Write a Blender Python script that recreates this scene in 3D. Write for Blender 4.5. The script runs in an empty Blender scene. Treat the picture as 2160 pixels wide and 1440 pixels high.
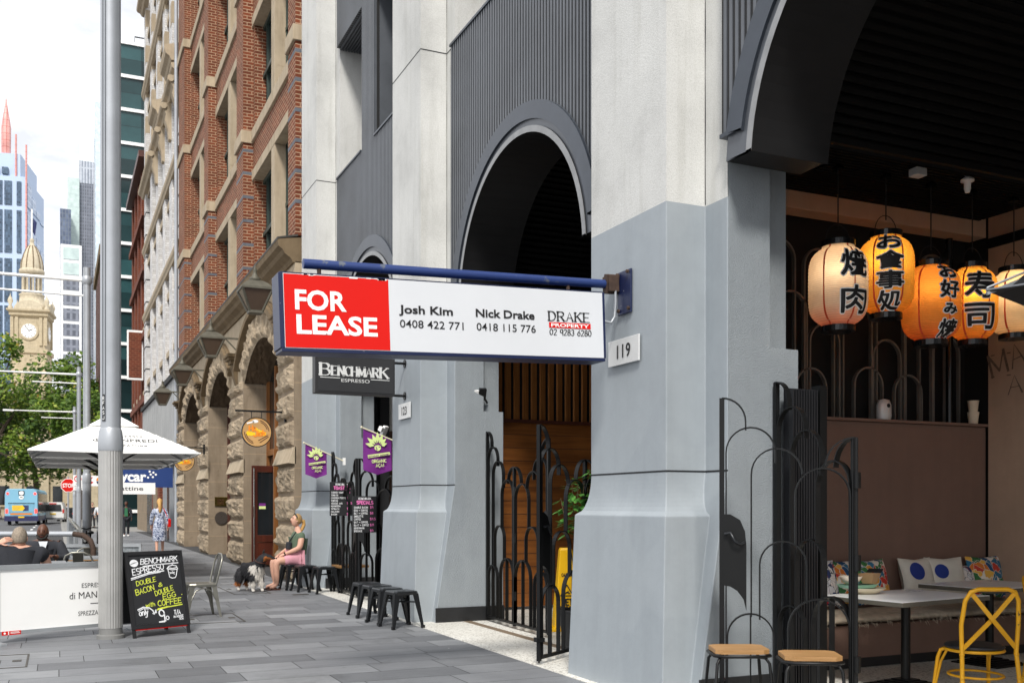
import bpy, bmesh, math, random
from math import sin, cos, pi, radians, sqrt, atan2, hypot
from mathutils import Vector, Matrix, Euler, noise
random.seed(7)
SC = bpy.context.scene
COL = SC.collection

# ---------------------------------------------------------------- camera
cam = bpy.data.cameras.new('camera'); cam_o = bpy.data.objects.new('camera', cam); COL.objects.link(cam_o)
cam_o.location = (0, 0, 1.5)
cam_o.rotation_euler = (radians(90), 0, radians(-24.52))
cam.lens = 35.0; cam.sensor_width = 36.0; cam.shift_y = 346 / 2160
cam.clip_start = 0.1; cam.clip_end = 3000
cam.dof.use_dof = True; cam.dof.focus_distance = 9.5; cam.dof.aperture_fstop = 4.5
SC.camera = cam_o

# ---------------------------------------------------------------- sky
SUN_EL, SUN_AZ = radians(48), radians(205)      # bright haze, sun behind the camera's left shoulder
w = bpy.data.worlds.new('World'); SC.world = w; w.use_nodes = True
nt = w.node_tree; nt.nodes.clear()
out = nt.nodes.new('ShaderNodeOutputWorld'); bg = nt.nodes.new('ShaderNodeBackground')
sky = nt.nodes.new('ShaderNodeTexSky'); sky.sky_type = 'NISHITA'; sky.sun_disc = False
sky.sun_elevation = SUN_EL; sky.sun_rotation = SUN_AZ; sky.air_density = 1.0; sky.dust_density = 2.0
tc = nt.nodes.new('ShaderNodeTexCoord'); mp = nt.nodes.new('ShaderNodeMapping'); mp.inputs['Scale'].default_value = (2.2, 2.2, 5.0)
nz = nt.nodes.new('ShaderNodeTexNoise'); nz.inputs['Scale'].default_value = 1.6; nz.inputs['Detail'].default_value = 6; nz.inputs['Roughness'].default_value = 0.55
rp = nt.nodes.new('ShaderNodeValToRGB'); rp.color_ramp.elements[0].position = 0.36; rp.color_ramp.elements[1].position = 0.6
rp.color_ramp.elements[0].color = (0.82, 0.82, 0.82, 1); rp.color_ramp.elements[1].color = (0.97, 0.97, 0.97, 1)
mx = nt.nodes.new('ShaderNodeMixRGB')
nz2 = nt.nodes.new('ShaderNodeTexNoise'); nz2.inputs['Scale'].default_value = 2.6; nz2.inputs['Detail'].default_value = 7; nz2.inputs['Roughness'].default_value = 0.6
rp2 = nt.nodes.new('ShaderNodeValToRGB'); rp2.color_ramp.elements[0].position = 0.34; rp2.color_ramp.elements[1].position = 0.58
rp2.color_ramp.elements[0].color = (5.4, 5.55, 5.95, 1); rp2.color_ramp.elements[1].color = (8.8, 8.8, 8.85, 1)
nt.links.new(mp.outputs[0], nz2.inputs['Vector']); nt.links.new(nz2.outputs['Fac'], rp2.inputs['Fac']); nt.links.new(rp2.outputs['Color'], mx.inputs['Color2'])
nt.links.new(tc.outputs['Generated'], mp.inputs['Vector']); nt.links.new(mp.outputs[0], nz.inputs['Vector'])
nt.links.new(nz.outputs['Fac'], rp.inputs['Fac']); nt.links.new(rp.outputs['Color'], mx.inputs['Fac'])
nt.links.new(sky.outputs['Color'], mx.inputs['Color1']); nt.links.new(mx.outputs['Color'], bg.inputs['Color'])
bg.inputs['Strength'].default_value = 0.115
nt.links.new(bg.outputs[0], out.inputs['Surface'])

# ---------------------------------------------------------------- sun
sl = bpy.data.lights.new('sun', 'SUN'); sl.energy = 2.3; sl.angle = radians(10); sl.color = (1.0, 0.96, 0.9)
so = bpy.data.objects.new('sun', sl); COL.objects.link(so)
_d = Vector((-0.42 * cos(SUN_EL), -0.907 * cos(SUN_EL), sin(SUN_EL)))
so.rotation_euler = (-_d).to_track_quat('-Z', 'Y').to_euler(); so.location = (-20, -20, 40)

SC.view_settings.view_transform = 'Standard'; SC.view_settings.look = 'None'
SC.view_settings.exposure = 0.62; SC.view_settings.gamma = 1.0
SC.render.engine = 'CYCLES'
SC.cycles.use_denoising = True
SC.cycles.max_bounces = 8; SC.cycles.diffuse_bounces = 5; SC.cycles.glossy_bounces = 4
SC.cycles.sample_clamp_indirect = 6.0

# ---------------------------------------------------------------- materials
def srgb(h):
    h = h.lstrip('#'); c = [int(h[i:i + 2], 16) / 255 for i in (0, 2, 4)]
    return tuple(((x + 0.055) / 1.055) ** 2.4 if x > 0.04045 else x / 12.92 for x in c) + (1.0,)

class NT:
    """small helper round a material's node tree"""
    def __init__(s, name, rough=0.6, metal=0.0, spec=0.5):
        s.m = bpy.data.materials.new(name); s.m.use_nodes = True; s.t = s.m.node_tree
        s.b = s.t.nodes['Principled BSDF']; s.b.inputs['Roughness'].default_value = rough
        s.b.inputs['Metallic'].default_value = metal; s.b.inputs['Specular IOR Level'].default_value = spec
        s.c = s.t.nodes.new('ShaderNodeTexCoord')
    def n(s, kind, **kw):
        x = s.t.nodes.new(kind)
        for k, v in kw.items():
            if k in x.inputs: x.inputs[k].default_value = v
            else: setattr(x, k, v)
        return x
    def l(s, a, b): s.t.links.new(a, b)
    def map(s, src='Object', scale=(1, 1, 1), rot=(0, 0, 0), loc=(0, 0, 0)):
        m = s.n('ShaderNodeMapping'); m.inputs['Scale'].default_value = scale; m.inputs['Rotation'].default_value = rot; m.inputs['Location'].default_value = loc
        s.l(s.c.outputs[src], m.inputs['Vector']); return m.outputs[0]
    def noise(s, vec, scale, detail=4, rough=0.55, dist=0.0):
        n = s.n('ShaderNodeTexNoise'); n.inputs['Scale'].default_value = scale; n.inputs['Detail'].default_value = detail
        n.inputs['Roughness'].default_value = rough; n.inputs['Distortion'].default_value = dist; s.l(vec, n.inputs['Vector']); return n.outputs['Fac']
    def ramp(s, fac, stops):
        r = s.n('ShaderNodeValToRGB'); e = r.color_ramp.elements
        while len(e) < len(stops): e.new(0.5)
        for el, (p, c) in zip(e, stops): el.position = p; el.color = c if len(c) == 4 else tuple(c) + (1,)
        s.l(fac, r.inputs['Fac']); return r.outputs['Color']
    def mix(s, a, b, fac=0.5, mode='MIX'):
        m = s.n('ShaderNodeMixRGB', blend_type=mode)
        for inp, v in ((m.inputs['Color1'], a), (m.inputs['Color2'], b), (m.inputs['Fac'], fac)):
            if hasattr(v, 'is_linked') or hasattr(v, 'links'): s.l(v, inp)
            else: inp.default_value = v
        return m.outputs['Color']
    def bump(s, h, strength=0.3, dist=0.01):
        b = s.n('ShaderNodeBump'); b.inputs['Strength'].default_value = strength; b.inputs['Distance'].default_value = dist
        s.l(h, b.inputs['Height']); s.l(b.outputs[0], s.b.inputs['Normal'])
    def col(s, c):
        if isinstance(c, tuple): s.b.inputs['Base Color'].default_value = c
        else: s.l(c, s.b.inputs['Base Color'])

G = lambda v: (v, v, v, 1)

def plain(name, hexc, rough=0.6, metal=0.0, var=0.12, scale=3.0, bump=0.0, bscale=60.0, spec=0.5):
    """painted / moulded surface with slight uneven tone and wear"""
    k = NT(name, rough, metal, spec); c = srgb(hexc) if isinstance(hexc, str) else hexc
    f = k.noise(k.map('Object'), scale, 5, 0.6)
    lo = tuple(x * (1 - var) for x in c[:3]); hi = tuple(min(1, x * (1 + var)) for x in c[:3])
    k.col(k.ramp(f, [(0.3, lo), (0.7, hi)]))
    r = k.n('ShaderNodeMapRange'); r.inputs['To Min'].default_value = max(0.02, rough - 0.1); r.inputs['To Max'].default_value = min(1, rough + 0.1)
    k.l(f, r.inputs['Value']); k.l(r.outputs[0], k.b.inputs['Roughness'])
    if bump: k.bump(k.noise(k.map('Object'), bscale, 3, 0.6), bump, 0.01)
    return k.m

def paint_plaster(name, hexc, bs=0.25, bscale=70, streak=0.1):
    k = NT(name, 0.62, spec=0.4); c = srgb(hexc)
    v = k.map('Object'); big = k.noise(v, 0.9, 6, 0.6); st = k.noise(k.map('Object', (5, 5, 0.35)), 1.5, 5, 0.6)
    a = k.mix(tuple(x * (1 - streak) for x in c[:3]) + (1,), tuple(min(1, x * (1 + streak)) for x in c[:3]) + (1,), big)
    dirt = k.ramp(st, [(0.30, (0.86, 0.86, 0.85)), (0.55, (1, 1, 1))]); a = k.mix(a, dirt, 0.4, 'MULTIPLY')
    sc_ = k.ramp(k.noise(k.map('Object', (9, 9, 1.6)), 4.0, 8, 0.75), [(0.30, (0.72, 0.73, 0.74)), (0.37, (1, 1, 1))])
    a = k.mix(a, sc_, 0.3, 'MULTIPLY')
    mot = k.ramp(k.noise(v, 3.2, 9, 0.72), [(0.3, (0.90, 0.905, 0.91)), (0.65, (1.03, 1.03, 1.03))]); a = k.mix(a, mot, 0.8, 'MULTIPLY')
    ch = k.ramp(k.noise(v, 6.5, 9, 0.78), [(0.735, (0, 0, 0)), (0.75, (1, 1, 1))]); a = k.mix(a, srgb('#dcdcd8'), ch)      # small knocks through to the undercoat
    rub = k.ramp(k.noise(k.map('Object', (7, 7, 2.2)), 2.0, 10, 0.82), [(0.66, (1, 1, 1)), (0.72, (0.62, 0.63, 0.64))]); a = k.mix(a, rub, 0.6, 'MULTIPLY')   # rubbed scuff marks
    pat = k.ramp(k.noise(v, 0.7, 2, 0.4), [(0.52, (1, 1, 1)), (0.535, (0.955, 0.96, 0.965))]); a = k.mix(a, pat, 1.0, 'MULTIPLY')   # touched-up patches
    k.col(a)
    k.bump(k.noise(v, bscale, 4, 0.65), bs, 0.012); return k.m

def concrete(name, hexc):
    k = NT(name, 0.85, spec=0.25); c = srgb(hexc); v = k.map('Object')
    big = k.noise(v, 1.1, 8, 0.62); st = k.noise(k.map('Object', (4, 4, 0.25)), 1.6, 6, 0.65); fine = k.noise(v, 90, 3, 0.7)
    a = k.ramp(big, [(0.25, tuple(x * 0.78 for x in c[:3])), (0.5, c[:3]), (0.75, tuple(min(1, x * 1.12) for x in c[:3]))])
    a = k.mix(a, k.ramp(st, [(0.30, (0.78, 0.775, 0.75)), (0.50, (1, 1, 1))]), 0.6, 'MULTIPLY')
    a = k.mix(a, k.ramp(fine, [(0.3, (0.80, 0.80, 0.78)), (0.6, (1.05, 1.05, 1.05))]), 0.8, 'MULTIPLY')
    k.col(a); k.bump(fine, 0.35, 0.012); return k.m

def brick(name, c1, c2, mortar, bw=0.235, bh=0.082, ms=0.010, extra=None, rough=0.85):
    k = NT(name, rough, spec=0.25); b = k.n('ShaderNodeTexBrick'); b.offset = 0.5
    uv = k.map('UV'); k.l(uv, b.inputs['Vector'])
    b.inputs['Color1'].default_value = srgb(c1); b.inputs['Color2'].default_value = srgb(c2); b.inputs['Mortar'].default_value = srgb(mortar)
    b.inputs['Scale'].default_value = 1.0; b.inputs['Brick Width'].default_value = bw; b.inputs['Row Height'].default_value = bh
    b.inputs['Mortar Size'].default_value = ms; b.inputs['Mortar Smooth'].default_value = 0.2; b.inputs['Bias'].default_value = 0.0
    n = k.noise(uv, 1.3, 5, 0.6); a = k.mix(b.outputs['Color'], k.ramp(n, [(0.3, (0.72, 0.72, 0.72)), (0.7, (1.12, 1.1, 1.08))]), 0.8, 'MULTIPLY')
    if extra:   # patchy second colour: worn whitewash, soot
        e = k.noise(uv, extra[1], 7, 0.7, 0.3); a = k.mix(a, srgb(extra[0]), k.ramp(e, [(extra[2], (0, 0, 0)), (extra[2] + 0.14, (1, 1, 1))]))
    k.col(a)
    inv = k.n('ShaderNodeMath', operation='SUBTRACT'); inv.inputs[0].default_value = 1.0; k.l(b.outputs['Fac'], inv.inputs[1]); k.bump(inv.outputs[0], 0.6, 0.008)
    return k.m

def stone(name, hexc, joints=None, rough_scale=6.0, bs=0.5, bd=0.03, var=0.3):
    k = NT(name, 0.9, spec=0.2); c = srgb(hexc); v = k.map('Object')
    f = k.noise(v, 2.2, 8, 0.65); g = k.noise(v, rough_scale, 10, 0.7, 0.4); st = k.noise(k.map('Object', (3, 3, 0.4)), 2, 6, 0.65)
    a = k.ramp(f, [(0.25, tuple(x * (1 - var) for x in c[:3])), (0.7, tuple(min(1, x * (1 + var * 0.7)) for x in c[:3]))])
    a = k.mix(a, k.ramp(st, [(0.3, (0.72, 0.69, 0.66)), (0.55, (1, 1, 1))]), 0.7, 'MULTIPLY')
    a = k.mix(a, k.ramp(g, [(0.28, (0.5, 0.46, 0.42)), (0.42, (1, 1, 1))]), 0.55, 'MULTIPLY')
    h = g
    if joints:
        b = k.n('ShaderNodeTexBrick'); uv = k.map('UV'); k.l(uv, b.inputs['Vector']); b.inputs['Scale'].default_value = 1
        b.inputs['Brick Width'].default_value = joints[0]; b.inputs['Row Height'].default_value = joints[1]; b.inputs['Mortar Size'].default_value = 0.010
        b.inputs['Color1'].default_value = G(0.92); b.inputs['Color2'].default_value = G(1.0); b.inputs['Mortar'].default_value = (1.25, 1.2, 1.12, 1)
        a = k.mix(a, b.outputs['Color'], 1.0, 'MULTIPLY')
    k.col(a); k.bump(h, bs, bd); return k.m

def wood(name, c1, c2, axis='z', scale=1.0, rough=0.5):
    k = NT(name, rough, spec=0.4); s = {'z': (14, 14, 0.9), 'x': (0.9, 14, 14), 'y': (14, 0.9, 14)}[axis]
    v = k.map('Object', tuple(x * scale for x in s)); f = k.noise(v, 1.0, 9, 0.62, 1.2); big = k.noise(k.map('Object'), 1.4, 3)
    a = k.ramp(f, [(0.25, srgb(c1)), (0.5, tuple((x + y) / 2 for x, y in zip(srgb(c1), srgb(c2)))), (0.75, srgb(c2))])
    a = k.mix(a, k.ramp(big, [(0.3, (0.7, 0.68, 0.66)), (0.7, (1.1, 1.1, 1.1))]), 0.8, 'MULTIPLY'); k.col(a); k.bump(f, 0.15, 0.004); return k.m

def worn_metal(name, hexc, chip, rough=0.4, metal=0.0, amount=0.68, cscale=14, spec=0.5):
    k = NT(name, rough, metal, spec); c = srgb(hexc); v = k.map('Object')
    a = k.mix(tuple(x * 0.8 for x in c[:3]) + (1,), tuple(min(1, x * 1.25) for x in c[:3]) + (1,), k.noise(v, 5, 6, 0.6))
    ch = k.ramp(k.noise(v, cscale, 9, 0.72), [(amount, (0, 0, 0)), (amount + 0.03, (1, 1, 1))]); a = k.mix(a, srgb(chip), ch); k.col(a); return k.m

def glass(name, hexc, rough=0.08, spec=0.5):
    k = NT(name, rough, 0.0, spec); c = srgb(hexc); f = k.noise(k.map('Object'), 0.6, 4)
    k.col(k.ramp(f, [(0.3, tuple(x * 0.6 for x in c[:3])), (0.7, tuple(x * 1.4 for x in c[:3]))])); return k.m

def emit(name, hexc, strength):
    k = NT(name); k.b.inputs['Base Color'].default_value = srgb(hexc); k.b.inputs['Emission Color'].default_value = srgb(hexc)
    k.b.inputs['Emission Strength'].default_value = strength; return k.m

M = {}
M['grey_paint'] = paint_plaster('grey_paint', '#9ba2a7', 0.10, 30, 0.06)
M['grey_rough'] = paint_plaster('grey_roughcast', '#969da2', 1.0, 120, 0.06)
M['concrete'] = concrete('weathered_concrete', '#cececb')
M['groove'] = plain('shadow_groove', '#1c1e20', 0.8)
M['black_wall'] = paint_plaster('black_wall', '#26272a', 0.3, 60)
M['clad'] = plain('ribbed_cladding', '#5b5f65', 0.40, 0.2, 0.22, 1.2)
M['clad_dark'] = plain('cladding_backing', '#0b0b0c', 0.6)
M['trim'] = worn_metal('arch_trim_metal', '#3f454e', '#9aa0a6', 0.38, 0.35, 0.70, 6)
M['soffit'] = plain('soffit_paint', '#1a1a1b', 0.5, 0, 0.15, 2, spec=0.3)
M['slat'] = plain('black_slats', '#0a0a0a', 0.7, 0, 0.25, 4, spec=0.2)
M['skirt'] = plain('black_skirting', '#1b1c1e', 0.55, 0, 0.3, 5)
M['brown_wall'] = paint_plaster('brown_wall_paint', '#7d6357', 0.2, 50, 0.12)
M['beige_wall'] = paint_plaster('beige_wall_paint', '#b59b86', 0.3, 40, 0.1)
M['wood_panel'] = wood('panelling_wood', '#7a4a24', '#b87c42', 'z', 1.0, 0.5)
M['wood_plank'] = wood('plank_wood', '#48280f', '#7d4a20', 'x', 1.0, 0.5)
M['wood_seat'] = wood('seat_wood', '#97703f', '#b99062', 'x', 2.0, 0.5)
M['iron'] = worn_metal('black_iron', '#0e0f10', '#c9cccf', 0.42, 0.0, 0.70, 11, 0.3)
M['iron_stool'] = worn_metal('gunmetal_paint', '#2b2d30', '#b9bdc0', 0.30, 0.5, 0.74, 12)
M['galv'] = worn_metal('galvanised_steel', '#8d8b82', '#d0cec6', 0.35, 0.8, 0.66, 10)
M['pole_grey'] = plain('pole_grey_paint', '#a9adb2', 0.38, 0.35, 0.1, 2)
M['steel'] = plain('stainless_steel', '#b9b9b5', 0.25, 0.9, 0.1, 6)
M['white_gloss'] = plain('white_panel', '#f2f2f0', 0.5, 0, 0.02, 2)
M['lettering_black'] = plain('black_lettering', '#141416', 0.6, 0, 0.05)
M['lettering_white'] = plain('white_lettering', '#f4f4f2', 0.6, 0, 0.03)
M['chalk_white'] = plain('chalk_white', '#e6e8ea', 0.9, 0, 0.1, 30)
M['chalk_yellow'] = plain('chalk_yellow', '#d3dd4a', 0.9, 0, 0.12, 30)
M['chalk_pink'] = plain('chalk_pink', '#e57ab8', 0.9, 0, 0.12, 30)
M['sign_red'] = plain('sign_red_vinyl', '#d4170f', 0.6, 0, 0.03, 2, spec=0.2)
M['sign_white'] = plain('sign_white_vinyl', '#d2d5d9', 0.45, 0, 0.02, 2)
M['sign_blue'] = worn_metal('chipped_blue_paint', '#111e44', '#dfe3e8', 0.4, 0.1, 0.66, 16)
M['bar_blue'] = worn_metal('weathered_blue_paint', '#22386f', '#5d6470', 0.45, 0.1, 0.60, 5)
M['rust'] = plain('rusty_steel', '#4a3a31', 0.8, 0.3, 0.4, 20)
M['blackboard'] = plain('blackboard', '#232427', 0.7, 0, 0.15, 3)
M['board_frame'] = worn_metal('board_frame_black', '#232325', '#8a8d92', 0.5, 0.0, 0.70, 10)
M['plate'] = plain('sign_plate', '#d6d7d6', 0.45, 0.2, 0.06, 3)
M['black_gloss'] = plain('black_gloss', '#101113', 0.25, 0, 0.2, 3)
M['purple'] = plain('purple_cloth', '#6f1f7c', 0.8, 0, 0.15, 6)
M['lime'] = plain('pale_lime_print', '#d7e79a', 0.8, 0, 0.05)
M['pavers'] = None
M['fabric_white'] = plain('white_canvas', '#f3f3f0', 0.85, 0, 0.03, 1)
M['yellow_paint'] = worn_metal('yellow_chair_paint', '#e0a415', '#4a3c28', 0.42, 0.1, 0.63, 14)
M['yellow_plastic'] = plain('yellow_plastic', '#e8b400', 0.45, 0, 0.06)
M['table_top'] = plain('pale_table_laminate', '#f4f5f6', 0.3, 0, 0.05, 3)
M['table_edge'] = plain('table_edge', '#5a574e', 0.6)
M['seat_black'] = plain('black_vinyl', '#1e1f22', 0.4, 0, 0.2, 4)
M['brick_red'] = brick('red_brick', '#80442c', '#653624', '#b0947a', extra=('#5b3a33', 2.4, 0.62))
M['brick_white'] = brick('whitewashed_brick', '#e2e2e2', '#cac8c6', '#b5b3b0', 0.3, 0.105, 0.008, extra=('#8d8781', 3.0, 0.60))
M['brick_far'] = brick('far_red_brick', '#733c2b', '#623528', '#94664f', 0.3, 0.12, 0.01)
M['sandstone'] = stone('sandstone_smooth', '#b2a38c', None, 5, 0.15, 0.01, 0.14)
M['ashlar'] = stone('sandstone_ashlar', '#8f806d', (1.4, 0.56), 5, 0.2, 0.01, 0.16)
M['rockface'] = stone('rock_faced_sandstone', '#a99983', None, 11, 1.0, 0.06, 0.34)
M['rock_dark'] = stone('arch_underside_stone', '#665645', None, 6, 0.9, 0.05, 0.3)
M['cornice'] = stone('cornice_stone', '#75654f', None, 4, 0.3, 0.02, 0.3)
M['blue_band'] = plain('blue_grey_brick_band', '#5c6068', 0.7, 0, 0.2, 5)
M['green_frame'] = worn_metal('dark_green_window_paint', '#2d3d37', '#8c938c', 0.5, 0, 0.66, 8)
M['dark_glass'] = glass('dark_window_glass', '#1f2326', 0.06)
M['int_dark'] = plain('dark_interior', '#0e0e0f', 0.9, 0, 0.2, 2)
M['door_wood'] = wood('door_wood', '#6b3f1e', '#a8713a', 'z', 0.8, 0.5)
M['door_red'] = wood('red_door_wood', '#35150d', '#5a2818', 'z', 0.8, 0.4)
M['brass'] = plain('brass', '#7d6a35', 0.25, 0.9, 0.2, 6)
M['lantern_metal'] = plain('verdigris_metal', '#5e5b50', 0.6, 0.4, 0.2, 8)
M['lantern_glass'] = glass('smoky_lantern_glass', '#4a3d33', 0.15)
M['tan_wood'] = wood('sign_wood', '#b98d55', '#d0a76e', 'x', 1.2, 0.6)
M['orange'] = plain('orange_letters', '#ef8a1c', 0.5, 0, 0.05)
M['egg_yellow'] = plain('egg_yellow', '#f2c81a', 0.5, 0, 0.05)
M['dark_brown'] = plain('dark_brown', '#4a2418', 0.5)
M['navy'] = plain('navy_sign', '#1d3a75', 0.5, 0, 0.05)
M['skin'] = plain('skin_fair', '#cf9f88', 0.55, 0, 0.08, 8)
M['skin_dark'] = plain('skin_brown', '#5d3a29', 0.5, 0, 0.1, 8)
M['leaf'] = None

# ---------------------------------------------------------------- helpers
class MB:
    """collects simple shapes, then links them as ONE mesh object"""
    def __init__(s): s.v = []; s.f = []; s.sm = []
    def add(s, vs, fs, smooth=False):
        o = len(s.v); s.v += [tuple(v) for v in vs]; s.f += [tuple(i + o for i in f) for f in fs]; s.sm += [smooth] * len(fs); return s
    def box(s, x0, y0, z0, x1, y1, z1, tw=None):
        if x1 < x0: x0, x1 = x1, x0
        if y1 < y0: y0, y1 = y1, y0
        if z1 < z0: z0, z1 = z1, z0
        vs = [(x0, y0, z0), (x1, y0, z0), (x1, y1, z0), (x0, y1, z0), (x0, y0, z1), (x1, y0, z1), (x1, y1, z1), (x0, y1, z1)]
        return s.add(vs, [(0, 3, 2, 1), (4, 5, 6, 7), (0, 1, 5, 4), (1, 2, 6, 5), (2, 3, 7, 6), (3, 0, 4, 7)])
    def obox(s, c, size, rz=0.0, rx=0.0, ry=0.0):
        R = Euler((rx, ry, rz)).to_matrix(); h = [x / 2 for x in size]; c = Vector(c)
        vs = [c + R @ Vector((sx * h[0], sy * h[1], sz * h[2])) for sz in (-1, 1) for sx, sy in ((-1, -1), (1, -1), (1, 1), (-1, 1))]
        return s.add(vs, [(0, 3, 2, 1), (4, 5, 6, 7), (0, 1, 5, 4), (1, 2, 6, 5), (2, 3, 7, 6), (3, 0, 4, 7)])
    def bar(s, a, b, wa, wb, up=(0, 0, 1), taper=None):
        """rectangular bar from a to b; wa across, wb along up"""
        a = Vector(a); b = Vector(b); d = (b - a).normalized(); u = Vector(up)
        if abs(d.dot(u)) > 0.98: u = Vector((1, 0, 0))
        x = d.cross(u).normalized(); y = x.cross(d).normalized(); t = taper if taper else 1.0
        vs = [p + x * (sx * wa / 2 * k) + y * (sy * wb / 2 * k) for p, k in ((a, 1), (b, t)) for sx, sy in ((-1, -1), (1, -1), (1, 1), (-1, 1))]
        return s.add(vs, [(0, 1, 2, 3), (7, 6, 5, 4), (0, 4, 5, 1), (1, 5, 6, 2), (2, 6, 7, 3), (3, 7, 4, 0)])
    def tube(s, path, r, n=8, closed=False, cap=True, smooth=True, flat=None, fdir=None):
        """round tube (or a flat strap: flat=(w,t) with w along fdir) along a path"""
        P = [Vector(p) for p in path]; N = len(P); rs = r if isinstance(r, (list, tuple)) else [r] * N
        vs = []; pu = None
        for i, p in enumerate(P):
            if closed: t = (P[(i + 1) % N] - P[i - 1])
            else: t = (P[min(i + 1, N - 1)] - P[max(i - 1, 0)])
            t = t.normalized() if t.length > 1e-9 else Vector((0, 0, 1))
            if flat:
                w_ = Vector(fdir).normalized(); x = t.cross(w_).normalized()
                vs += [p + w_ * (a * flat[0] / 2) + x * (b * flat[1] / 2) for a, b in ((-1, -1), (1, -1), (1, 1), (-1, 1))]
            else:
                if pu is None:
                    u = Vector((0, 0, 1)) if abs(t.z) < 0.9 else Vector((1, 0, 0))
                else: u = pu
                x = t.cross(u); x = x.normalized() if x.length > 1e-6 else t.orthogonal().normalized(); y = x.cross(t).normalized(); pu = y
                vs += [p + x * (rs[i] * cos(2 * pi * k / n)) + y * (rs[i] * sin(2 * pi * k / n)) for k in range(n)]
        m = 4 if flat else n; fs = []
        for i in range(N if closed else N - 1):
            j = (i + 1) % N
            for k in range(m): fs.append((i * m + k, i * m + (k + 1) % m, j * m + (k + 1) % m, j * m + k))
        s.add(vs, fs, smooth and not flat)
        if cap and not closed:
            s.add(vs[:m], [tuple(range(m))[::-1]]); s.add(vs[-m:], [tuple(range(m))])
        return s
    def lathe(s, prof, c=(0, 0, 0), n=16, smooth=True, axis='z', sq=None, cap=True):
        vs = []; c = Vector(c)
        for r, z in prof:
            for k in range(n):
                a = 2 * pi * k / n + (pi / n if sq else 0)
                q = Vector((r * cos(a), r * sin(a), z))
                if axis == 'y': q = Vector((q.x, q.z, q.y))
                elif axis == 'x': q = Vector((q.z, q.x, q.y))
                vs.append(c + q)
        fs = [(i * n + k, i * n + (k + 1) % n, (i + 1) * n + (k + 1) % n, (i + 1) * n + k) for i in range(len(prof) - 1) for k in range(n)]
        s.add(vs, fs, smooth)
        if not cap: return s
        if prof[0][0] > 1e-4: s.add(vs[:n], [tuple(range(n))[::-1]])
        if prof[-1][0] > 1e-4: s.add(vs[-n:], [tuple(range(n))])
        return s
    def ball(s, c, r, n=12, m=8, fn=None):
        rx, ry, rz = (r, r, r) if not isinstance(r, (tuple, list)) else r; vs = []
        for i in range(m + 1):
            t = pi * i / m
            for k in range(n):
                a = 2 * pi * k / n; q = Vector((sin(t) * cos(a), sin(t) * sin(a), -cos(t)))
                q = Vector((q.x * rx, q.y * ry, q.z * rz))
                if fn: q = fn(q)
                vs.append(Vector(c) + q)
        fs = [(i * n + k, i * n + (k + 1) % n, (i + 1) * n + (k + 1) % n, (i + 1) * n + k) for i in range(m) for k in range(n)]
        return s.add(vs, fs, True)
    def prism(s, pts, f0, f1, smooth=False):
        """pts: 2-D outline; f0/f1 map (a,b) to the two 3-D ends"""
        n = len(pts); vs = [f0(*p) for p in pts] + [f1(*p) for p in pts]
        s.add(vs, [tuple(range(n))[::-1], tuple(range(n, 2 * n))]); s.add(vs, [(i, (i + 1) % n, n + (i + 1) % n, n + i) for i in range(n)], smooth); return s
    def loft(s, rings, smooth=False, caps=True, closed=True):
        n = len(rings[0]); vs = [p for r in rings for p in r]
        fs = [(i * n + k, i * n + (k + 1) % n, (i + 1) * n + (k + 1) % n, (i + 1) * n + k) for i in range(len(rings) - 1) for k in range(n if closed else n - 1)]
        s.add(vs, fs, smooth)
        if caps: s.add(rings[0], [tuple(range(n))[::-1]]); s.add(rings[-1], [tuple(range(n))])
        return s
    def grid(s, fn, nu, nv, smooth=False):
        vs = [fn(i / nu, j / nv) for j in range(nv + 1) for i in range(nu + 1)]; k = nu + 1
        return s.add(vs, [(j * k + i, j * k + i + 1, (j + 1) * k + i + 1, (j + 1) * k + i) for j in range(nv) for i in range(nu)], smooth)
    def xf(s, mat):
        s.v = [tuple(mat @ Vector(v)) for v in s.v]; return s
    def build(s, name, mat, parent=None, bevel=0.0, uv=True, fix=True):
        me = bpy.data.meshes.new(name); me.from_pydata(s.v, [], s.f); me.materials.append(mat)
        me.polygons.foreach_set('use_smooth', s.sm); 
        if fix and len(s.f) < 60000:
            b = bmesh.new(); b.from_mesh(me); bmesh.ops.recalc_face_normals(b, faces=b.faces); b.to_mesh(me); b.free()
        if uv:
            L = me.uv_layers.new(name='UVMap').data; vv = me.vertices
            for p in me.polygons:
                n = p.normal; ax, ay, az = abs(n.x), abs(n.y), abs(n.z)
                for li in p.loop_indices:
                    c = vv[me.loops[li].vertex_index].co
                    L[li].uv = (c.x, c.y) if az >= ax and az >= ay else ((c.y, c.z) if ax >= ay else (c.x, c.z))
        o = bpy.data.objects.new(name, me); COL.objects.link(o)
        if parent: o.parent = parent
        if bevel:
            m = o.modifiers.new('bevel', 'BEVEL'); m.width = bevel; m.segments = 2; m.limit_method = 'ANGLE'; m.angle_limit = radians(40)
        return o

def tag(o, label=None, cat=None, group=None, kind=None):
    if label: o['label'] = label
    if cat: o['category'] = cat
    if group: o['group'] = group
    if kind: o['kind'] = kind
    return o
def thing(name, label, cat, loc=(0, 0, 0), rz=0.0, group=None):
    o = bpy.data.objects.new(name, None); COL.objects.link(o); o.empty_display_size = 0.2
    o.location = loc; o.rotation_euler = (0, 0, rz); return tag(o, label, cat, group)
def structure(o): o['kind'] = 'structure'; return o
def kids(o): return [c for c in bpy.data.objects if c.parent == o]
def copy_tree(o, parent=None):
    c = o.copy(); COL.objects.link(c); c.parent = parent
    for ch in kids(o): copy_tree(ch, c)
    return c

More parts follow.
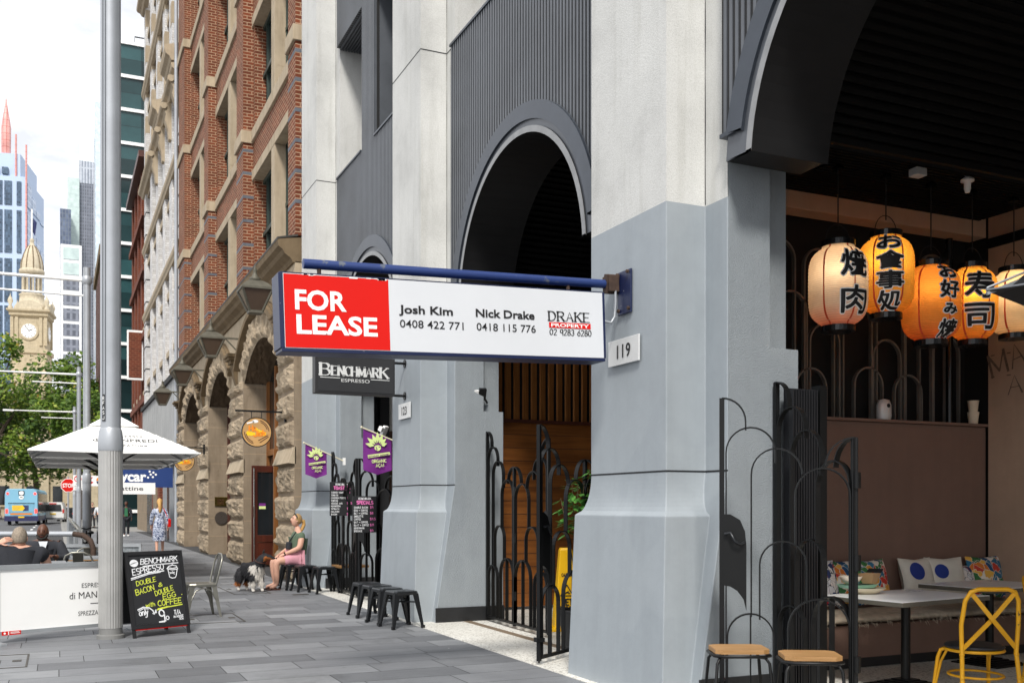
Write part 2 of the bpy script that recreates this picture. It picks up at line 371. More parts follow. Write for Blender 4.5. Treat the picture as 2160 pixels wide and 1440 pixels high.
# a flat frame for marks: origin, right, up (unit-ish vectors); z offset along the normal towards the viewer
class Plane:
    def __init__(s, o, r, u):
        s.o = Vector(o); s.r = Vector(r).normalized(); s.u = Vector(u).normalized(); s.n = s.r.cross(s.u).normalized()
    def p(s, a, b, d=0.0): return s.o + s.r * a + s.u * b + s.n * d

def font_mesh(text, pl, x, y, h, width=None, bold=0.0, d=0.003, align='LEFT', shear=0.0, capref=0.73, thick=0.0, fine=False):
    """text laid on a Plane with its baseline at (x, y), capital height h"""
    c = bpy.data.curves.new('text', 'FONT'); c.body = text; c.size = 1.0; c.offset = bold; c.shear = shear; c.resolution_u = 3
    if thick: c.extrude = thick / 2 / (h / capref)
    o = bpy.data.objects.new('text', c); COL.objects.link(o)
    dg = bpy.context.evaluated_depsgraph_get(); me = bpy.data.meshes.new_from_object(o.evaluated_get(dg))
    bpy.data.objects.remove(o); bpy.data.curves.remove(c)
    if fine:
        b = bmesh.new(); b.from_mesh(me); bmesh.ops.triangulate(b, faces=b.faces)
        for it in range(4):
            e = [q for q in b.edges if q.calc_length() > 0.12]
            if not e: break
            bmesh.ops.subdivide_edges(b, edges=e, cuts=1); bmesh.ops.triangulate(b, faces=b.faces)
        b.to_mesh(me); b.free()
    vs = [v.co.copy() for v in me.vertices]; fs = [tuple(p.vertices) for p in me.polygons]; bpy.data.meshes.remove(me)
    k = h / capref; x0 = min(v.x for v in vs); x1 = max(v.x for v in vs); kx = width / (x1 - x0) if width else k
    off = {'LEFT': -x0 * kx, 'CENTER': -(x0 + x1) / 2 * kx, 'RIGHT': -x1 * kx}[align]
    mb = MB(); mb.add([pl.p(x + v.x * kx + off, y + v.y * k, d + v.z * k) for v in vs], fs); return mb

# hand-lettering: strokes on a 4 x 6 grid
def _arc(cx, cy, rx, ry, a0, a1, n=9): return [(cx + rx * cos(radians(a0 + (a1 - a0) * i / n)), cy + ry * sin(radians(a0 + (a1 - a0) * i / n))) for i in range(n + 1)]
_O = _arc(2, 3, 2, 3, 90, 450, 16)
STROKES = {
 'A': [[(0, 0), (2, 6), (4, 0)], [(0.8, 2.2), (3.2, 2.2)]], 'B': [[(0, 0), (0, 6)], [(0, 6)] + _arc(2, 4.6, 1.6, 1.4, 90, -90) + [(0, 3.2)], [(0, 3.2)] + _arc(2.1, 1.6, 1.9, 1.6, 90, -90) + [(0, 0)]],
 'C': [_arc(2.2, 3, 2.2, 3, 50, 310, 14)], 'D': [[(0, 0), (0, 6)], [(0, 6)] + _arc(1.4, 3, 2.6, 3, 90, -90, 12) + [(0, 0)]],
 'E': [[(0, 0), (0, 6)], [(0, 6), (3.6, 6)], [(0, 3.1), (3, 3.1)], [(0, 0), (3.7, 0)]], 'F': [[(0, 0), (0, 6)], [(0, 6), (3.6, 6)], [(0, 3.1), (3, 3.1)]],
 'G': [_arc(2.2, 3, 2.2, 3, 50, 340, 14) + [(4.2, 2.8), (2.4, 2.8)]], 'H': [[(0, 0), (0, 6)], [(4, 0), (4, 6)], [(0, 3), (4, 3)]], 'I': [[(1, 0), (1, 6)]],
 'J': [[(3, 6), (3, 1.5)] + _arc(1.5, 1.5, 1.5, 1.5, 0, -170)], 'K': [[(0, 0), (0, 6)], [(3.6, 6), (0, 2.6)], [(1.2, 3.7), (4, 0)]], 'L': [[(0, 6), (0, 0)], [(0, 0), (3.4, 0)]],
 'M': [[(0, 0), (0, 6)], [(0, 6), (2.3, 1)], [(2.3, 1), (4.6, 6)], [(4.6, 6), (4.6, 0)]], 'N': [[(0, 0), (0, 6)], [(0, 6), (4, 0)], [(4, 0), (4, 6)]], 'O': [_O],
 'P': [[(0, 0), (0, 6)], [(0, 6)] + _arc(2, 4.4, 1.8, 1.6, 90, -90) + [(0, 2.8)]], 'Q': [_O, [(2.4, 1.6), (4, -0.4)]],
 'R': [[(0, 0), (0, 6)], [(0, 6)] + _arc(2, 4.5, 1.7, 1.5, 90, -90) + [(0, 3)], [(1.8, 3), (4, 0)]],
 'S': [_arc(2, 4.5, 1.8, 1.5, 40, 270, 9) + _arc(2, 1.5, 1.9, 1.5, 90, -140, 9)], 'T': [[(2, 0), (2, 6)], [(0, 6), (4, 6)]], 'U': [[(0, 6), (0, 2)] + _arc(2, 2, 2, 2, 180, 360) + [(4, 6)]],
 'V': [[(0, 6), (2, 0)], [(2, 0), (4, 6)]], 'W': [[(0, 6), (1.3, 0)], [(1.3, 0), (2.6, 5)], [(2.6, 5), (3.9, 0)], [(3.9, 0), (5.2, 6)]], 'X': [[(0, 0), (4, 6)], [(0, 6), (4, 0)]],
 'Y': [[(0, 6), (2, 3)], [(4, 6), (2, 3)], [(2, 3), (2, 0)]], 'Z': [[(0, 6), (4, 6)], [(4, 6), (0, 0)], [(0, 0), (4, 0)]],
 '&': [[(4, 0), (0.8, 4.6)] + _arc(1.9, 5, 1.1, 1, 190, -10) + [(0.6, 2.4)] + _arc(1.7, 1.5, 1.6, 1.5, 160, 320) + [(3.8, 2.6)]],
 '0': [_O], '1': [[(0.8, 4.8), (2, 6)], [(2, 6), (2, 0)]], '2': [_arc(2, 4.4, 1.8, 1.6, 160, -30) + [(0.2, 0)], [(0.2, 0), (4, 0)]],
 '3': [_arc(1.9, 4.5, 1.6, 1.5, 150, -90) + _arc(1.9, 1.5, 1.9, 1.5, 90, -150)], '4': [[(3, 0), (3, 6)], [(3, 6), (0, 2)], [(0, 2), (4, 2)]],
 '5': [[(3.6, 6), (0.6, 6)], [(0.6, 6), (0.4, 3.4)] + _arc(1.9, 1.9, 2, 1.9, 130, -150)], '6': [[(3.2, 6), (0.4, 2.4)] + _arc(2, 1.9, 1.8, 1.9, 165, -195, 12)],
 '7': [[(0, 6), (4, 6)], [(4, 6), (1.2, 0)]], '8': [_arc(2, 4.5, 1.5, 1.5, -90, 270, 12), _arc(2, 1.5, 1.9, 1.5, 90, 450, 12)], '9': [_arc(2, 4.2, 1.8, 1.8, 0, 360, 12) + [(3.6, 0)]],
 '$': [_arc(2, 4.5, 1.8, 1.5, 40, 270, 9) + _arc(2, 1.5, 1.9, 1.5, 90, -140, 9), [(2, -0.8), (2, 6.8)]], '-': [[(0.5, 3), (3, 3)]], '.': [[(0.6, 0), (0.9, 0.2)]], '/': [[(0, -0.5), (3, 6.5)]],
 '*': [[(1, 5), (2.4, 6.4)], [(1, 6.4), (2.4, 5)]], '+': [[(2, 1), (2, 5)], [(0, 3), (4, 3)]],
 'w': [[(0, 3.6), (1, 0)], [(1, 0), (2, 3)], [(2, 3), (3, 0)], [(3, 0), (4, 3.6)]], 'i': [[(0.6, 0), (0.6, 3.6)], [(0.6, 5), (0.7, 5.2)]], 't': [[(1.2, 6), (1.0, 1)] + _arc(1.8, 0.9, 0.8, 0.9, 180, 330), [(0, 4), (2.6, 4)]],
 'h': [[(0, 0), (0, 6)], [(0, 2)] + _arc(1.4, 2.2, 1.4, 1.4, 160, 0) + [(2.8, 0)]], 'o': [_arc(1.6, 1.8, 1.6, 1.8, 90, 450, 12)], 'n': [[(0, 0), (0, 3.6)], [(0, 2)] + _arc(1.4, 2.2, 1.4, 1.4, 160, 0) + [(2.8, 0)]],
 'l': [[(0.5, 6), (0.5, 0.2)]], 'y': [[(0, 3.6), (1.4, 0.4)], [(3, 3.6), (1.2, -1.4)] + _arc(0, -1.6, 1.2, 0.9, 0, -150)], 'f': [_arc(2.2, 5, 1.2, 1, 60, 180) + [(1, 0)], [(0, 3.4), (2.4, 3.4)]],
 'a': [_arc(1.4, 1.8, 1.4, 1.8, 60, 420, 12), [(2.9, 3.6), (2.9, 0)]], 'e': [[(0.1, 1.9), (2.9, 1.9)] + _arc(1.5, 1.8, 1.4, 1.8, 5, 310, 12)], 'd': [_arc(1.4, 1.8, 1.4, 1.8, 60, 420, 12), [(2.9, 6), (2.9, 0)]],
 'r': [[(0, 0), (0, 3.6)], _arc(1.3, 2.2, 1.3, 1.4, 170, 40)], 'c': [_arc(1.6, 1.8, 1.6, 1.8, 50, 310, 10)],
}
STROKES['k'] = [[(0, 0), (0, 6)], [(2.4, 3.6), (0, 1.6)], [(0.9, 2.2), (2.7, 0)]]
STROKES['\u00c7'] = STROKES['C'] + [[(2.4, 0), (2.0, -1.4)]]
def glyph_w(ch): 
    if ch == ' ': return 2.4
    return max(p[0] for st in STROKES[ch] for p in st)
def ribbon(mb, pl, pts, w0, d, pen=None):
    """flat marker stroke; pen=(thin, thick): thick on down-strokes (a cut nib)"""
    n = len(pts)
    if n < 2: return
    vs = []; fs = []
    for i, (x, y) in enumerate(pts):
        a = pts[max(i - 1, 0)]; b = pts[min(i + 1, n - 1)]; tx, ty = b[0] - a[0], b[1] - a[1]; L = hypot(tx, ty) or 1; tx /= L; ty /= L
        hw = w0 / 2
        if pen: hw = (pen[0] + (pen[1] - pen[0]) * (abs(ty) if tx * ty <= 0.05 else abs(ty) * 0.35)) / 2
        e = hw * 0.5 if i == 0 else 0; g = hw * 0.5 if i == n - 1 else 0
        x += tx * (g - e); y += ty * (g - e)
        vs += [pl.p(x - ty * hw, y + tx * hw, d), pl.p(x + ty * hw, y - tx * hw, d)]
    for i in range(n - 1): fs.append((2 * i, 2 * i + 1, 2 * i + 3, 2 * i + 2))
    mb.add(vs, fs)
def hand(mb, pl, text, x, y, h, wid=None, ang=0.0, stroke=0.16, jit=0.05, d=0.003, gap=1.2, slant=0.0, rnd=None, pen=None, serif=0, align='LEFT'):
    """lettering drawn stroke by stroke; h capital height, wid total width"""
    R = rnd or random; k = h / 6.0; total = sum(glyph_w(c) + gap for c in text) - gap
    kx = wid / total if wid else k
    if align == 'CENTER': x -= total * kx / 2
    ca, sa = cos(ang), sin(ang); cur = 0.0
    for ch in text:
        if ch != ' ':
            jy = (R.random() - 0.5) * jit * 6; jr = (R.random() - 0.5) * jit
            for si, st in enumerate(STROKES[ch]):
                pts = []
                for (px, py) in st:
                    gx = (cur + px + slant * py + jr * py) * kx; gy = (py + jy) * k; pts.append((x + gx * ca - gy * sa, y + gx * sa + gy * ca))
                ribbon(mb, pl, pts, stroke * h, d + si * 0.0002, None if not pen else (pen[0] * h, pen[1] * h))
                if serif and len(st) == 2:
                    for (px, py) in st:
                        if abs(st[0][1] - st[1][1]) > 1.5 and (abs(py) < 0.05 or abs(py - 6) < 0.05):
                            gx = (cur + px) * kx; gy = (py + (0.12 if py < 3 else -0.12)) * k; q = serif * kx
                            ribbon(mb, pl, [(x + gx - q, y + gy), (x + gx + q, y + gy)], pen[0] * h * 1.2, d + 0.001)
        cur += glyph_w(ch) + gap
    return mb
def rect(mb, pl, x0, y0, x1, y1, d=0.002): return mb.add([pl.p(x0, y0, d), pl.p(x1, y0, d), pl.p(x1, y1, d), pl.p(x0, y1, d)], [(0, 1, 2, 3)])
def disc(mb, pl, x, y, r, d=0.002, n=24, ry=None): return mb.add([pl.p(x + r * cos(2 * pi * k / n), y + (ry or r) * sin(2 * pi * k / n), d) for k in range(n)], [tuple(range(n))])
def polyf(mb, pl, pts, d=0.002): return mb.add([pl.p(a, b, d) for a, b in pts], [tuple(range(len(pts)))])
def ringf(mb, pl, x, y, r0, r1, a0=0, a1=360, d=0.002, n=24): return mb.add([pl.p(x + r * cos(radians(a0 + (a1 - a0) * k / n)), y + r * sin(radians(a0 + (a1 - a0) * k / n)), d) for k in range(n + 1) for r in (r0, r1)], [(2 * k, 2 * k + 1, 2 * k + 3, 2 * k + 2) for k in range(n)])

def skin_mesh(joints, bones, root=None, sub=2):
    """joints: name -> (pos, r or (rx, ry)); bones: pairs. Grown with a Skin modifier into one smooth surface; returns (verts, faces)"""
    names = list(joints); idx = {n: i for i, n in enumerate(names)}
    me = bpy.data.meshes.new('skin'); me.from_pydata([joints[n][0] for n in names], [(idx[a], idx[b]) for a, b in bones], [])
    o = bpy.data.objects.new('skin', me); COL.objects.link(o)
    m = o.modifiers.new('skin', 'SKIN'); m.use_smooth_shade = True; m.branch_smoothing = 0.6
    for i, n in enumerate(names):
        r = joints[n][1]; d = me.skin_vertices[0].data[i]; d.radius = r if isinstance(r, (tuple, list)) else (r, r); d.use_root = (n == (root or names[0]))
    s = o.modifiers.new('sub', 'SUBSURF'); s.levels = sub; s.render_levels = sub
    dg = bpy.context.evaluated_depsgraph_get(); ev = bpy.data.meshes.new_from_object(o.evaluated_get(dg))
    vs = [tuple(v.co) for v in ev.vertices]; fs = [tuple(p.vertices) for p in ev.polygons]
    bpy.data.objects.remove(o); bpy.data.meshes.remove(me); bpy.data.meshes.remove(ev); return vs, fs
def noise3(x, y, z, s=1.0, o=4): return noise.fractal(Vector((x * s, y * s, z * s)), 1.0, 2.0, o)

# ---------------------------------------------------------------- ground
def make_pavers():
    k = NT('bluestone_pavers', 0.62, spec=0.35); v = k.map('Object')
    at = k.n('ShaderNodeAttribute'); at.attribute_name = 'tone'
    f = k.noise(v, 1.6, 8, 0.65); sp = k.noise(v, 160, 3, 0.7); vein = k.noise(k.map('Object', (0.5, 3.0, 1), (0, 0, 0.35)), 3.0, 8, 0.7, 1.2)
    a = k.ramp(at.outputs['Fac'], [(0.0, srgb('#67696c')), (0.5, srgb('#7b7d80')), (1.0, srgb('#929496'))])
    a = k.mix(a, k.ramp(f, [(0.3, (0.82, 0.82, 0.83)), (0.7, (1.08, 1.08, 1.08))]), 0.9, 'MULTIPLY')
    a = k.mix(a, k.ramp(vein, [(0.35, (0.84, 0.84, 0.85)), (0.6, (1.05, 1.05, 1.05))]), 0.8, 'MULTIPLY')
    a = k.mix(a, k.ramp(sp, [(0.3, (0.78, 0.78, 0.78)), (0.65, (1.08, 1.08, 1.08))]), 0.7, 'MULTIPLY')
    gum = k.n('ShaderNodeTexVoronoi'); gum.inputs['Scale'].default_value = 2.6; k.l(v, gum.inputs['Vector'])
    a = k.mix(a, k.ramp(gum.outputs['Distance'], [(0.035, (1, 1, 1)), (0.05, (0, 0, 0))]), 0.0) if False else a
    g = k.ramp(gum.outputs['Distance'], [(0.03, (0.62, 0.62, 0.61)), (0.06, (1, 1, 1))]); a = k.mix(a, g, 0.7, 'MULTIPLY')
    st = k.ramp(k.noise(k.map('Object', (1, 1, 1)), 0.9, 9, 0.75, 0.6), [(0.36, (0.80, 0.80, 0.79)), (0.46, (1, 1, 1))]); a = k.mix(a, st, 0.8, 'MULTIPLY')
    wg = k.n('ShaderNodeTexVoronoi'); wg.inputs['Scale'].default_value = 1.9; k.l(k.map('Object', (1, 1, 1), (0, 0, 0.7), (3, 5, 0)), wg.inputs['Vector'])
    a = k.mix(a, srgb('#d6d6d2'), k.ramp(wg.outputs['Distance'], [(0.014, (1, 1, 1)), (0.02, (0, 0, 0))]))   # flecks of trodden gum
    rr = k.n('ShaderNodeMapRange'); rr.inputs['To Min'].default_value = 0.38; rr.inputs['To Max'].default_value = 0.75; k.l(f, rr.inputs['Value']); k.l(rr.outputs[0], k.b.inputs['Roughness'])
    k.col(a); k.bump(sp, 0.25, 0.006); return k.m
M['pavers'] = make_pavers()
def make_terrazzo():
    k = NT('pale_terrazzo', 0.5, spec=0.4); v = k.map('Object'); vo = k.n('ShaderNodeTexVoronoi'); vo.inputs['Scale'].default_value = 60; k.l(v, vo.inputs['Vector'])
    a = k.ramp(vo.outputs['Color'], [(0.15, srgb('#a8a49b')), (0.3, srgb('#d9d7cf')), (0.9, srgb('#eceae3'))])
    a = k.mix(a, k.ramp(k.noise(v, 1.5, 6), [(0.3, (0.85, 0.84, 0.82)), (0.65, (1, 1, 1))]), 0.8, 'MULTIPLY'); k.col(a); return k.m
M['terrazzo'] = make_terrazzo()
M['asphalt'] = plain('asphalt', '#5c5d60', 0.9, 0, 0.18, 2.0, 0.3, 120)
M['kerb'] = plain('kerb_stone', '#8d8c88', 0.8, 0, 0.15, 3)
M['grout'] = plain('paver_joint', '#3b3b3c', 0.95)

def slab_sheet():
    R = random.Random(3); mb = MB(); tones = []
    y = -3.0
    while y < 62:
        row = 0.40 + R.random() * 0.06; x0 = -7.0 if y < 15.6 else 0.42
        x = x0 - (R.random() * 0.9 if y < 15.6 else 0)
        while x < 4.08:
            L = 0.55 + R.random() * 0.65; x2 = min(x + L, 4.08); g = 0.0035
            if 4.08 - x2 < 0.2: x2 = 4.08
            mb.add([(x + g, y + g, 0), (x2 - g, y + g, 0), (x2 - g, y + row - g, 0), (x + g, y + row - g, 0)], [(0, 1, 2, 3)]); tones.append(min(1, max(0, R.gauss(0.5, 0.24)))); x = x2
        y += row
    o = mb.build('pavement', M['pavers'], fix=False); a = o.data.attributes.new('tone', 'FLOAT', 'FACE'); a.data.foreach_set('value', tones); return structure(o)
slab_sheet()
structure(MB().box(-7.2, -6, -0.3, 9.5, 62, -0.006).build('ground', M['grout']))
structure(MB().box(0.42, 62, -0.3, 9.5, 132, -0.004).build('far_pavement', M['kerb']))
structure(MB().add([(-900, -200, -0.31), (900, -200, -0.31), (900, 1600, -0.31), (-900, 1600, -0.31)], [(0, 1, 2, 3)]).build('terrain', M['asphalt']))
structure(MB().box(-60, 15.9, -0.30, 0.22, 134, -0.13).build('road', M['asphalt']))
structure(MB().box(0.22, 15.9, -0.30, 0.42, 132, 0.003).build('kerb', M['kerb'], bevel=0.02))
structure(MB().box(-60, 134, -0.30, 60, 150, 0.0).build('far_footpath', M['kerb']))
mk = MB()
for yy in (74, 82, 90, 98, 106): mk.box(-1.7, yy, -0.128, -1.55, yy + 3, -0.125)
mk.box(-12, 68, -0.128, 0.0, 68.5, -0.125)
structure(mk.build('road_markings', M['lettering_white']))
structure(MB().box(4.08, -6, -0.3, 9.5, 19.5, 0.004).build('terrazzo_floor', M['terrazzo']))
M['floor_strip'] = plain('floor_inlay', '#7a6a58', 0.6)
structure(MB().box(4.78, -4, 0.004, 4.88, 19.0, 0.008).build('floor_inlay_strip', M['floor_strip']))

# ---------------------------------------------------------------- grey arcaded building
PITCH = 5.76; X0, X1 = 4.30, 4.667; TOP = 17.0
bld = thing('arcade_building', 'grey and raw concrete arcaded building with ribbed dark cladding above its round arches', 'building')
ARC_Z = 3.94
def pillar(yc, i):
    hw, HW = 0.60, 0.885
    def ring(z, of, os_, oc, xd):
        return [(X0 - of, yc - hw - os_, z), (X0 - of, yc + hw + os_, z), (X1 - oc, yc + hw + os_, z), (X1 - oc, yc + HW, z), (xd, yc + HW, z), (xd, yc - HW, z), (X1 - oc, yc - HW, z), (X1 - oc, yc - hw - os_, z)]
    oc = lambda z: 0.27 * max(0, 1 - z / 1.77)
    R = [ring(0.0, 0.145, 0.165, 0.27, 4.9), ring(0.7, 0.12, 0.147, oc(0.7), 4.9), ring(1.42, 0.095, 0.13, oc(1.42), 4.9)]
    for k in range(1, 11):
        t = k / 10; z = 1.42 + 0.35 * t; q = 1 - sqrt(max(0, 1 - (1 - t) ** 2)); R.append(ring(z, 0.095 * q, 0.13 * q, oc(z), 4.9))
    R.append(ring(3.866, 0, 0, 0, 4.9))
    p = MB().loft(R, False).build('pillar', M['grey_paint'], bld)
    pm = p.modifiers.new('bevel', 'BEVEL'); pm.width = 0.008; pm.segments = 2; pm.limit_method = 'ANGLE'; pm.angle_limit = radians(35)
    sh_ = MB().loft([ring(3.866, -0.003, -0.003, 0.0, 4.672), ring(4.45, -0.003, -0.003, 0.0, 4.672)])
    sh_.loft([ring(4.45, -0.003, -0.003, 0.0, 5.24), ring(TOP, -0.003, -0.003, 0.0, 5.24)]); sh_.build('concrete_shaft', M['concrete'], p)
    for z in (7.45, 11.4): MB().loft([ring(z - 0.006, 0.0, 0.0, 0.003, 4.9), ring(z + 0.006, 0.0, 0.0, 0.003, 4.9)]).build('concrete_joint', M['groove'], p)
    MB().loft([ring(1.763, 0.002, 0.002, 0.004, 4.905), ring(1.777, 0.002, 0.002, 0.004, 4.905)]).build('groove', M['groove'], p)
    sb = MB().box(4.903, yc - HW - 0.002, 0, 5.35, yc + HW + 0.002, 2.735)
    sb.box(4.903, yc - HW - 0.002, 2.735, 5.07, yc + HW + 0.002, 4.4); sb.box(5.072, yc - 0.74, 2.735, 5.35, yc + 0.74, 4.4)
    # roughcast leaf that covers the pillar's flank and leans out with it
    for s in (-1, 1):
        y = yc + s * (HW + 0.002); pts = [(X1 - 0.265, 0), (4.905, 0), (4.905, 4.4), (X1 + 0.008, 4.4), (X1 + 0.004, 1.77)]
        sb.prism(pts, lambda a, b: (a, y, b), lambda a, b: (a, y + s * 0.003, b))
    sb.build('side_block', M['grey_rough'], p)
    for s in (-1, 1): MB().tube([(X1 - 0.001, yc + s * 0.601 + 0.004 * sin(z * 9), z) for z in [3.88 + 0.35 * q for q in range(30)]], [0.001 + 0.004 * abs(sin(q * 1.7 + yc)) for q in range(30)], 5).build('crack', M['groove'], p)
    for s in (-1, 1): MB().box(4.398, yc + s * (HW + 0.006), 0.0, 5.36, yc + s * (HW + 0.028), 0.19).build('skirting', M['skirt'], p, bevel=0.004)
    return p
PYC = [1.38, 7.14, 12.90, 18.66]
for i, yc in enumerate(PYC): pillar(yc, i)

def arch_z(dy, R):   # height of the ring of radius R at distance dy from the bay's middle
    return ARC_Z + sqrt(max(0, R * R - dy * dy)) if abs(dy) < R else 0
def bay(yb, top=7.4, head=9.8):
    half = 1.985; n = 56; w = 2 * half / n
    cl = MB(); R = 1.83
    for k in range(n):
        y = yb - half + k * w; ym = y + w / 2; lo = max(arch_z(abs(ym - yb), R), 4.32) if abs(ym - yb) < R else 4.32
        hi = top if (abs(ym - yb) > 0.36) else TOP
        segs = [(lo, hi)] + ([(head, TOP)] if hi == top else [])
        for a, b in segs:
            cl.box(4.60, y + 0.006, a, 4.655, y + w * 0.56, b)
    c = cl.build('cladding', M['clad'], bld)
    bk = MB()
    for k in range(n):
        y = yb - half + k * w; ym = y + w / 2; lo = max(arch_z(abs(ym - yb), R), 4.32) if abs(ym - yb) < R else 4.32
        hi = top if (abs(ym - yb) > 0.36) else TOP
        for a, b in [(lo, hi)] + ([(head, TOP)] if hi == top else []): bk.box(4.608, y + w * 0.58, a, 4.70, y + w, b); bk.box(4.656, y, a, 4.70, y + w * 0.58, b)
    bk.box(4.70, yb - half, head, 5.14, yb - 0.37, head + 0.02); bk.box(4.70, yb + 0.37, head, 5.14, yb + half, head + 0.02)
    bk.build('cladding_backing', M['clad_dark'], c)  # near-black colour stands in for the shade of deep gaps between ribs
    for s in (-1, 1):
        MB().box(4.585, yb + s * 0.38, top, 4.72, yb + s * half, top + 0.03).build('cladding_cap', M['trim'], c)
        MB().box(4.585, yb + s * half, 4.29, 4.72, yb + s * 1.80, 4.32).build('cladding_cap', M['trim'], c)
    for s in (-1, 1):   # ribbed underside of the upper cladding
        so = MB()
        for q in range(9): so.box(4.66 + q * 0.052, yb + s * 0.38, head - 0.03, 4.69 + q * 0.052, yb + s * half, head - 0.002)
        so.build('ribbed_underside', M['clad'], c)
    for s in (-1, 1):
        y0, y1 = sorted((yb + s * 0.37, yb + s * half))
        f = MB(); f.box(5.14, y0, top, 5.20, y0 + 0.07, head); f.box(5.14, y1 - 0.07, top, 5.20, y1, head); f.box(5.14, y0 + 0.07, top + 1.3, 5.20, y1 - 0.07, top + 1.36); f.box(5.14, y0 + 0.07, top, 5.2, y1 - 0.07, top + 0.06)
        wn = f.build('window', M['black_gloss'], bld); MB().box(5.21, y0, top - 0.1, 5.23, y1, head + 0.1).build('pane', M['dark_glass'], wn)
    for s in (-1, 1):
        y0, y1 = sorted((yb + s * 0.37, yb + s * half)); MB().box(4.705, y0, top - 0.1, 5.14, y1, top - 0.01).build('window_sill', M['clad_dark'], bld)
        MB().box(4.70, yb + s * 0.36, top, 5.14, yb + s * 0.33, head).build('mullion_side', M['clad'], c)
    # arch ring: profile swept round the arch and straight down to z = 4.1
    th0 = math.asin((4.1 - ARC_Z) / 1.62)
    def sweep(prof, name, mat, zlow=4.1, par=None):
        rings = []; N = 40
        for k in range(N + 1):
            th = pi * k / N; rings.append((yb - cos(th), sin(th)))
        mb = MB(); rr = []
        a0 = math.asin(max(0.16, zlow - ARC_Z) / 1.83)
        for k in range(N + 1):
            th = a0 + (pi - 2 * a0) * k / N
            rr.append([(x, yb - r * cos(th), ARC_Z + r * sin(th)) for r, x in prof])
        lo0 = [(x, yb - r * cos(a0), zlow) for r, x in prof]; lo1 = [(x, yb + r * cos(a0), zlow) for r, x in prof]
        mb.loft([lo0] + rr + [lo1], False); o = mb.build(name, mat, par or bld)
        return o
    band = sweep([(1.925, 4.575), (1.925, 4.61), (1.74, 4.61), (1.74, 4.575)], 'arch_band', M['trim'], 4.28)
    sweep([(1.93, 4.602), (1.93, 4.611), (1.66, 4.611), (1.66, 4.602)], 'arch_fascia', M['clad'], 4.10)
    sweep([(1.93, 4.612), (1.93, 5.31), (1.615, 5.31), (1.615, 4.59), (1.665, 4.59), (1.665, 4.612)], 'arch_soffit', M['soffit'])
    sweep([(1.672, 4.583), (1.672, 4.590), (1.612, 4.590), (1.606, 4.583)], 'arch_edge', plain_edge, 4.098)
    # barrel vault of slats running into the building
    va = MB(); N = 70
    for k in range(N):
        th = 0.06 + (pi - 0.12) * k / (N - 1); r = 1.90; y = yb - r * cos(th); z = ARC_Z + 0.36 + (r - 0.1) * sin(th)
        va.bar((5.315, y, z), (9.04, y, z), 0.042, 0.05, up=(0, -cos(th), sin(th)))
    for s in (-1, 1):
        for q in range(18): y = yb + s * (1.97 + q * 0.056); va.box(5.36, y - 0.017, 4.52, 8.9, y + 0.017, 4.56)
    v = va.build('slatted_vault', M['slat'], bld)
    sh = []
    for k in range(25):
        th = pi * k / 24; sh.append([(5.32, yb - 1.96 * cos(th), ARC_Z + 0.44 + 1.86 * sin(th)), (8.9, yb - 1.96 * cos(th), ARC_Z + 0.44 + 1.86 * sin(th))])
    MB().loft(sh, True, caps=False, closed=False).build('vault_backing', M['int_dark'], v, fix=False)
plain_edge = plain('arch_edge_paint', '#8b8c8d', 0.45, 0.2, 0.2, 5)
for yb in (4.26, 10.02, 15.78): bay(yb)
# inner shell of the building; slab and back wall added to stop light leaks
sh = MB()
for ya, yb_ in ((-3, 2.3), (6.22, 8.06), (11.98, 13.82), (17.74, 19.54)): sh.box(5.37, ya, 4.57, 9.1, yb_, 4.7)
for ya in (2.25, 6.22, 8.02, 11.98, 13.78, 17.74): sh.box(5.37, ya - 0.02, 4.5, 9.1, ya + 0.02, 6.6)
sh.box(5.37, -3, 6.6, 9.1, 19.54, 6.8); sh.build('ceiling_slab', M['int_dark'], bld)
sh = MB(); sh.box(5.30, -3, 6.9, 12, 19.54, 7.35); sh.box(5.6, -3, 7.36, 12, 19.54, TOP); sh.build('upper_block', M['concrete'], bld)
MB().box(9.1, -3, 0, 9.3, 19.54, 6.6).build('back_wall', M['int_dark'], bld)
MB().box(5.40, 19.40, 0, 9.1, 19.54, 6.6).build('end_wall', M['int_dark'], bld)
# brown dining wall of the nearest bay and the dark space above it
dw = MB().box(5.36, 7.60, 0, 9.05, 7.95, 2.34).build('dining_wall', M['brown_wall'], bld, bevel=0.01)
MB().box(5.36, 7.57, 2.342, 9.05, 7.97, 2.37).build('wall_cap', M['brown_wall'], dw)
MB().box(5.36, 7.92, 2.372, 9.10, 7.95, 6.5).build('dark_space_sheet', M['int_dark'], bld)  # near-black sheet stands in for the dark space beyond the grille
MB().box(5.362, 7.58, 4.36, 9.03, 7.80, 4.568).build('beam', M['beige_wall'], bld, bevel=0.006)
bw = MB().box(9.05, -3, 0, 9.09, 7.57, 6.5).build('beige_wall', M['beige_wall'], bld)
MB().box(9.02, -3, 4.24, 9.048, 7.57, 4.34).build('wall_trim', M['slat'], bw)
t = Plane((9.047, 7.54, 0), (0, -1, 0), (0, 0, 1)); fd = MB(); R = random.Random(2)
M['faded_ink'] = plain('faded_wall_lettering', '#6d5f54', 0.8, 0, 0.3, 20)
hand(fd, t, 'MARA', 0.03, 2.86, 0.24, 0.86, 0.26, 0.1, 0, 0.002, pen=(0.04, 0.13), serif=0.5); hand(fd, t, 'ARCH', 0.22, 2.66, 0.19, 0.8, 0.06, 0.1, 0, 0.002, pen=(0.04, 0.13), serif=0.5)
fd.build('wall_lettering', M['faded_ink'], bw)
